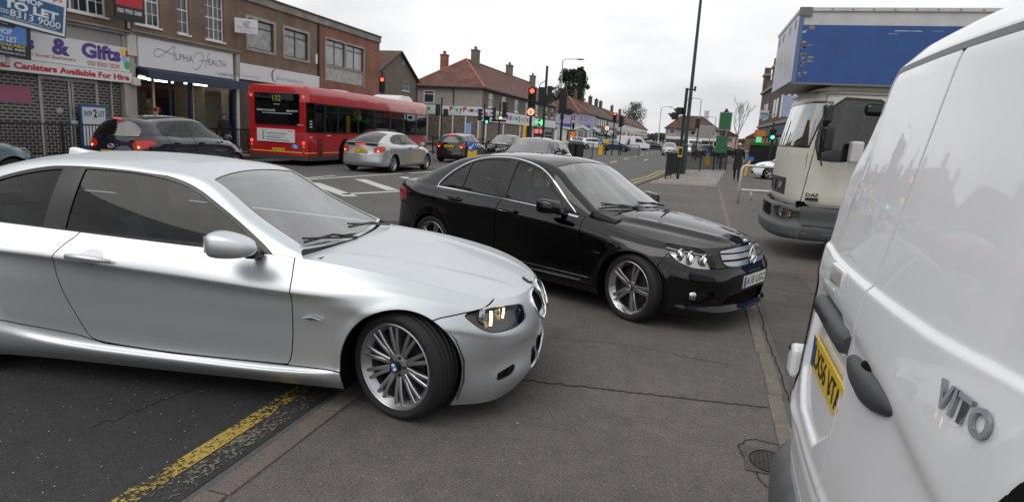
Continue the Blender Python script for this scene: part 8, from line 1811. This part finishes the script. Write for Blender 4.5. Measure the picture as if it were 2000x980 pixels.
tree('conifer', 'tall dark conifer behind the lilac corner, left of the pair', at(1106,230,140)[0], 140, 15.6, 4.2, 2.5, 'leaf_dark', 3, 13000, .34, .35, tips=10); tree('conifer', 'dark pointed conifer behind the lilac corner, right of the pair', at(1128,230,146)[0], 146, 16.6, 3.4, 2.5, 'leaf_dark', 5, 10000, .34, .6, tips=5); tree('conifer', 'low dark evergreen between the corner block and the lilac building', at(1086,230,130)[0], 130, 9.6, 4.2, 1.5, 'leaf_dark', 6, 8000, .34, .3)
tree('street_tree', 'pale olive tree behind the far end of the white terrace', -26, 290, 17, 7, 8, 'leaf_mid', 7, 4200, .5, .3)
def bare_tree(label, x, y, h, seed):
    rnd = random.Random(seed); t = thing('bare_tree', label, 'tree', (x,y,0)); b = MB()
    def br(p, d, l, r, k):
        q = p+d*l; b.tube([p, (p+q)/2+Vector((rnd.uniform(-.1,.1),rnd.uniform(-.1,.1),0))*l*.3, q], [r,r*.8,r*.6], 5, M['bark_pale'], caps=False)
        if k: 
            for i in range(rnd.choice((2,3,3))): br(q if i else p+d*l*.7, (d+Vector((rnd.uniform(-.6,.6),rnd.uniform(-.6,.6),rnd.uniform(-.05,.35)))).normalized(), l*rnd.uniform(.6,.85), r*.6, k-1)
    br(Vector((0,0,0)), Vector((0,0,1)), h*.3, h*.014, 5); b.build('branches', M['bark_pale'], t); return t
bare_tree('bare winter tree rising behind the walking man', 5.6, 88, 8.0, 4)
b = MB(); rnd = random.Random(4)
for k in range(5200):
    x = rnd.uniform(-30,120); z = (2.5+4.2*(.5+.5*math.sin(x*.21)*math.sin(x*.07+1)))*rnd.random()**.5+.5; y = 330+rnd.uniform(-8,8); u = Vector((rnd.gauss(0,1),rnd.gauss(0,.4),rnd.gauss(0,1))).normalized()*rnd.uniform(.5,1.1); v = Vector((-u.z,u.y,u.x)); p = Vector((x,y,z)); b.add([p-u,p+v*.6,p+u,p-v*.6], [(0,1,2,3)], M['leaf_far'])
o = b.build('far_woodland', M['leaf_far']); tag(o, 'low grey green line of far trees across the end of the road', 'woodland', kind='stuff')
def far_house(label, x, y, w, m):
    t = thing('far_house', label, 'house', (x,y,0), 0, 'small far houses at the end of the view'); b = MB(); b.box(-w/2,w/2,0,8,0,4.6,M[m]); b.build('wall', M[m], t); b = MB(); b.prism([(-w/2-.4,4.55),(w/2+.4,4.55),(0,7.6)], 'y', -.3, 8.3, M['roof_tile_brown']); b.build('roof', M['roof_tile_brown'], t)
    for k in (-1,1): b = MB(); b.box(k*w*.25-.7,k*w*.25+.7,-.06,-.003,2.6,3.9,M['window_dark']); b.build('window', M['window_dark'], t)
for i, (lab, x, w, m) in enumerate((('far pink walled house low beyond the green sign boards',10.5,11,'pinkish'),('far brick house directly behind the walking man',24,9,'brick_red'),('far white house to the right of the walking man',34,8,'render_white'),('far brick house nearest the right hand parade',44,10,'brick_red'))): far_house(lab, x, 240+i*6, w, m)
terrace('shop_terrace', 'brown brick shop terrace running out of view to the left of the gift shop', -16, 2.9, 'brick_brown', ['sign_white','sign_red','sign_navy','green_dark'], 'roof_tile_brown', [3,15])  # unseen terrace, added as a dark backdrop for the car paint to reflect
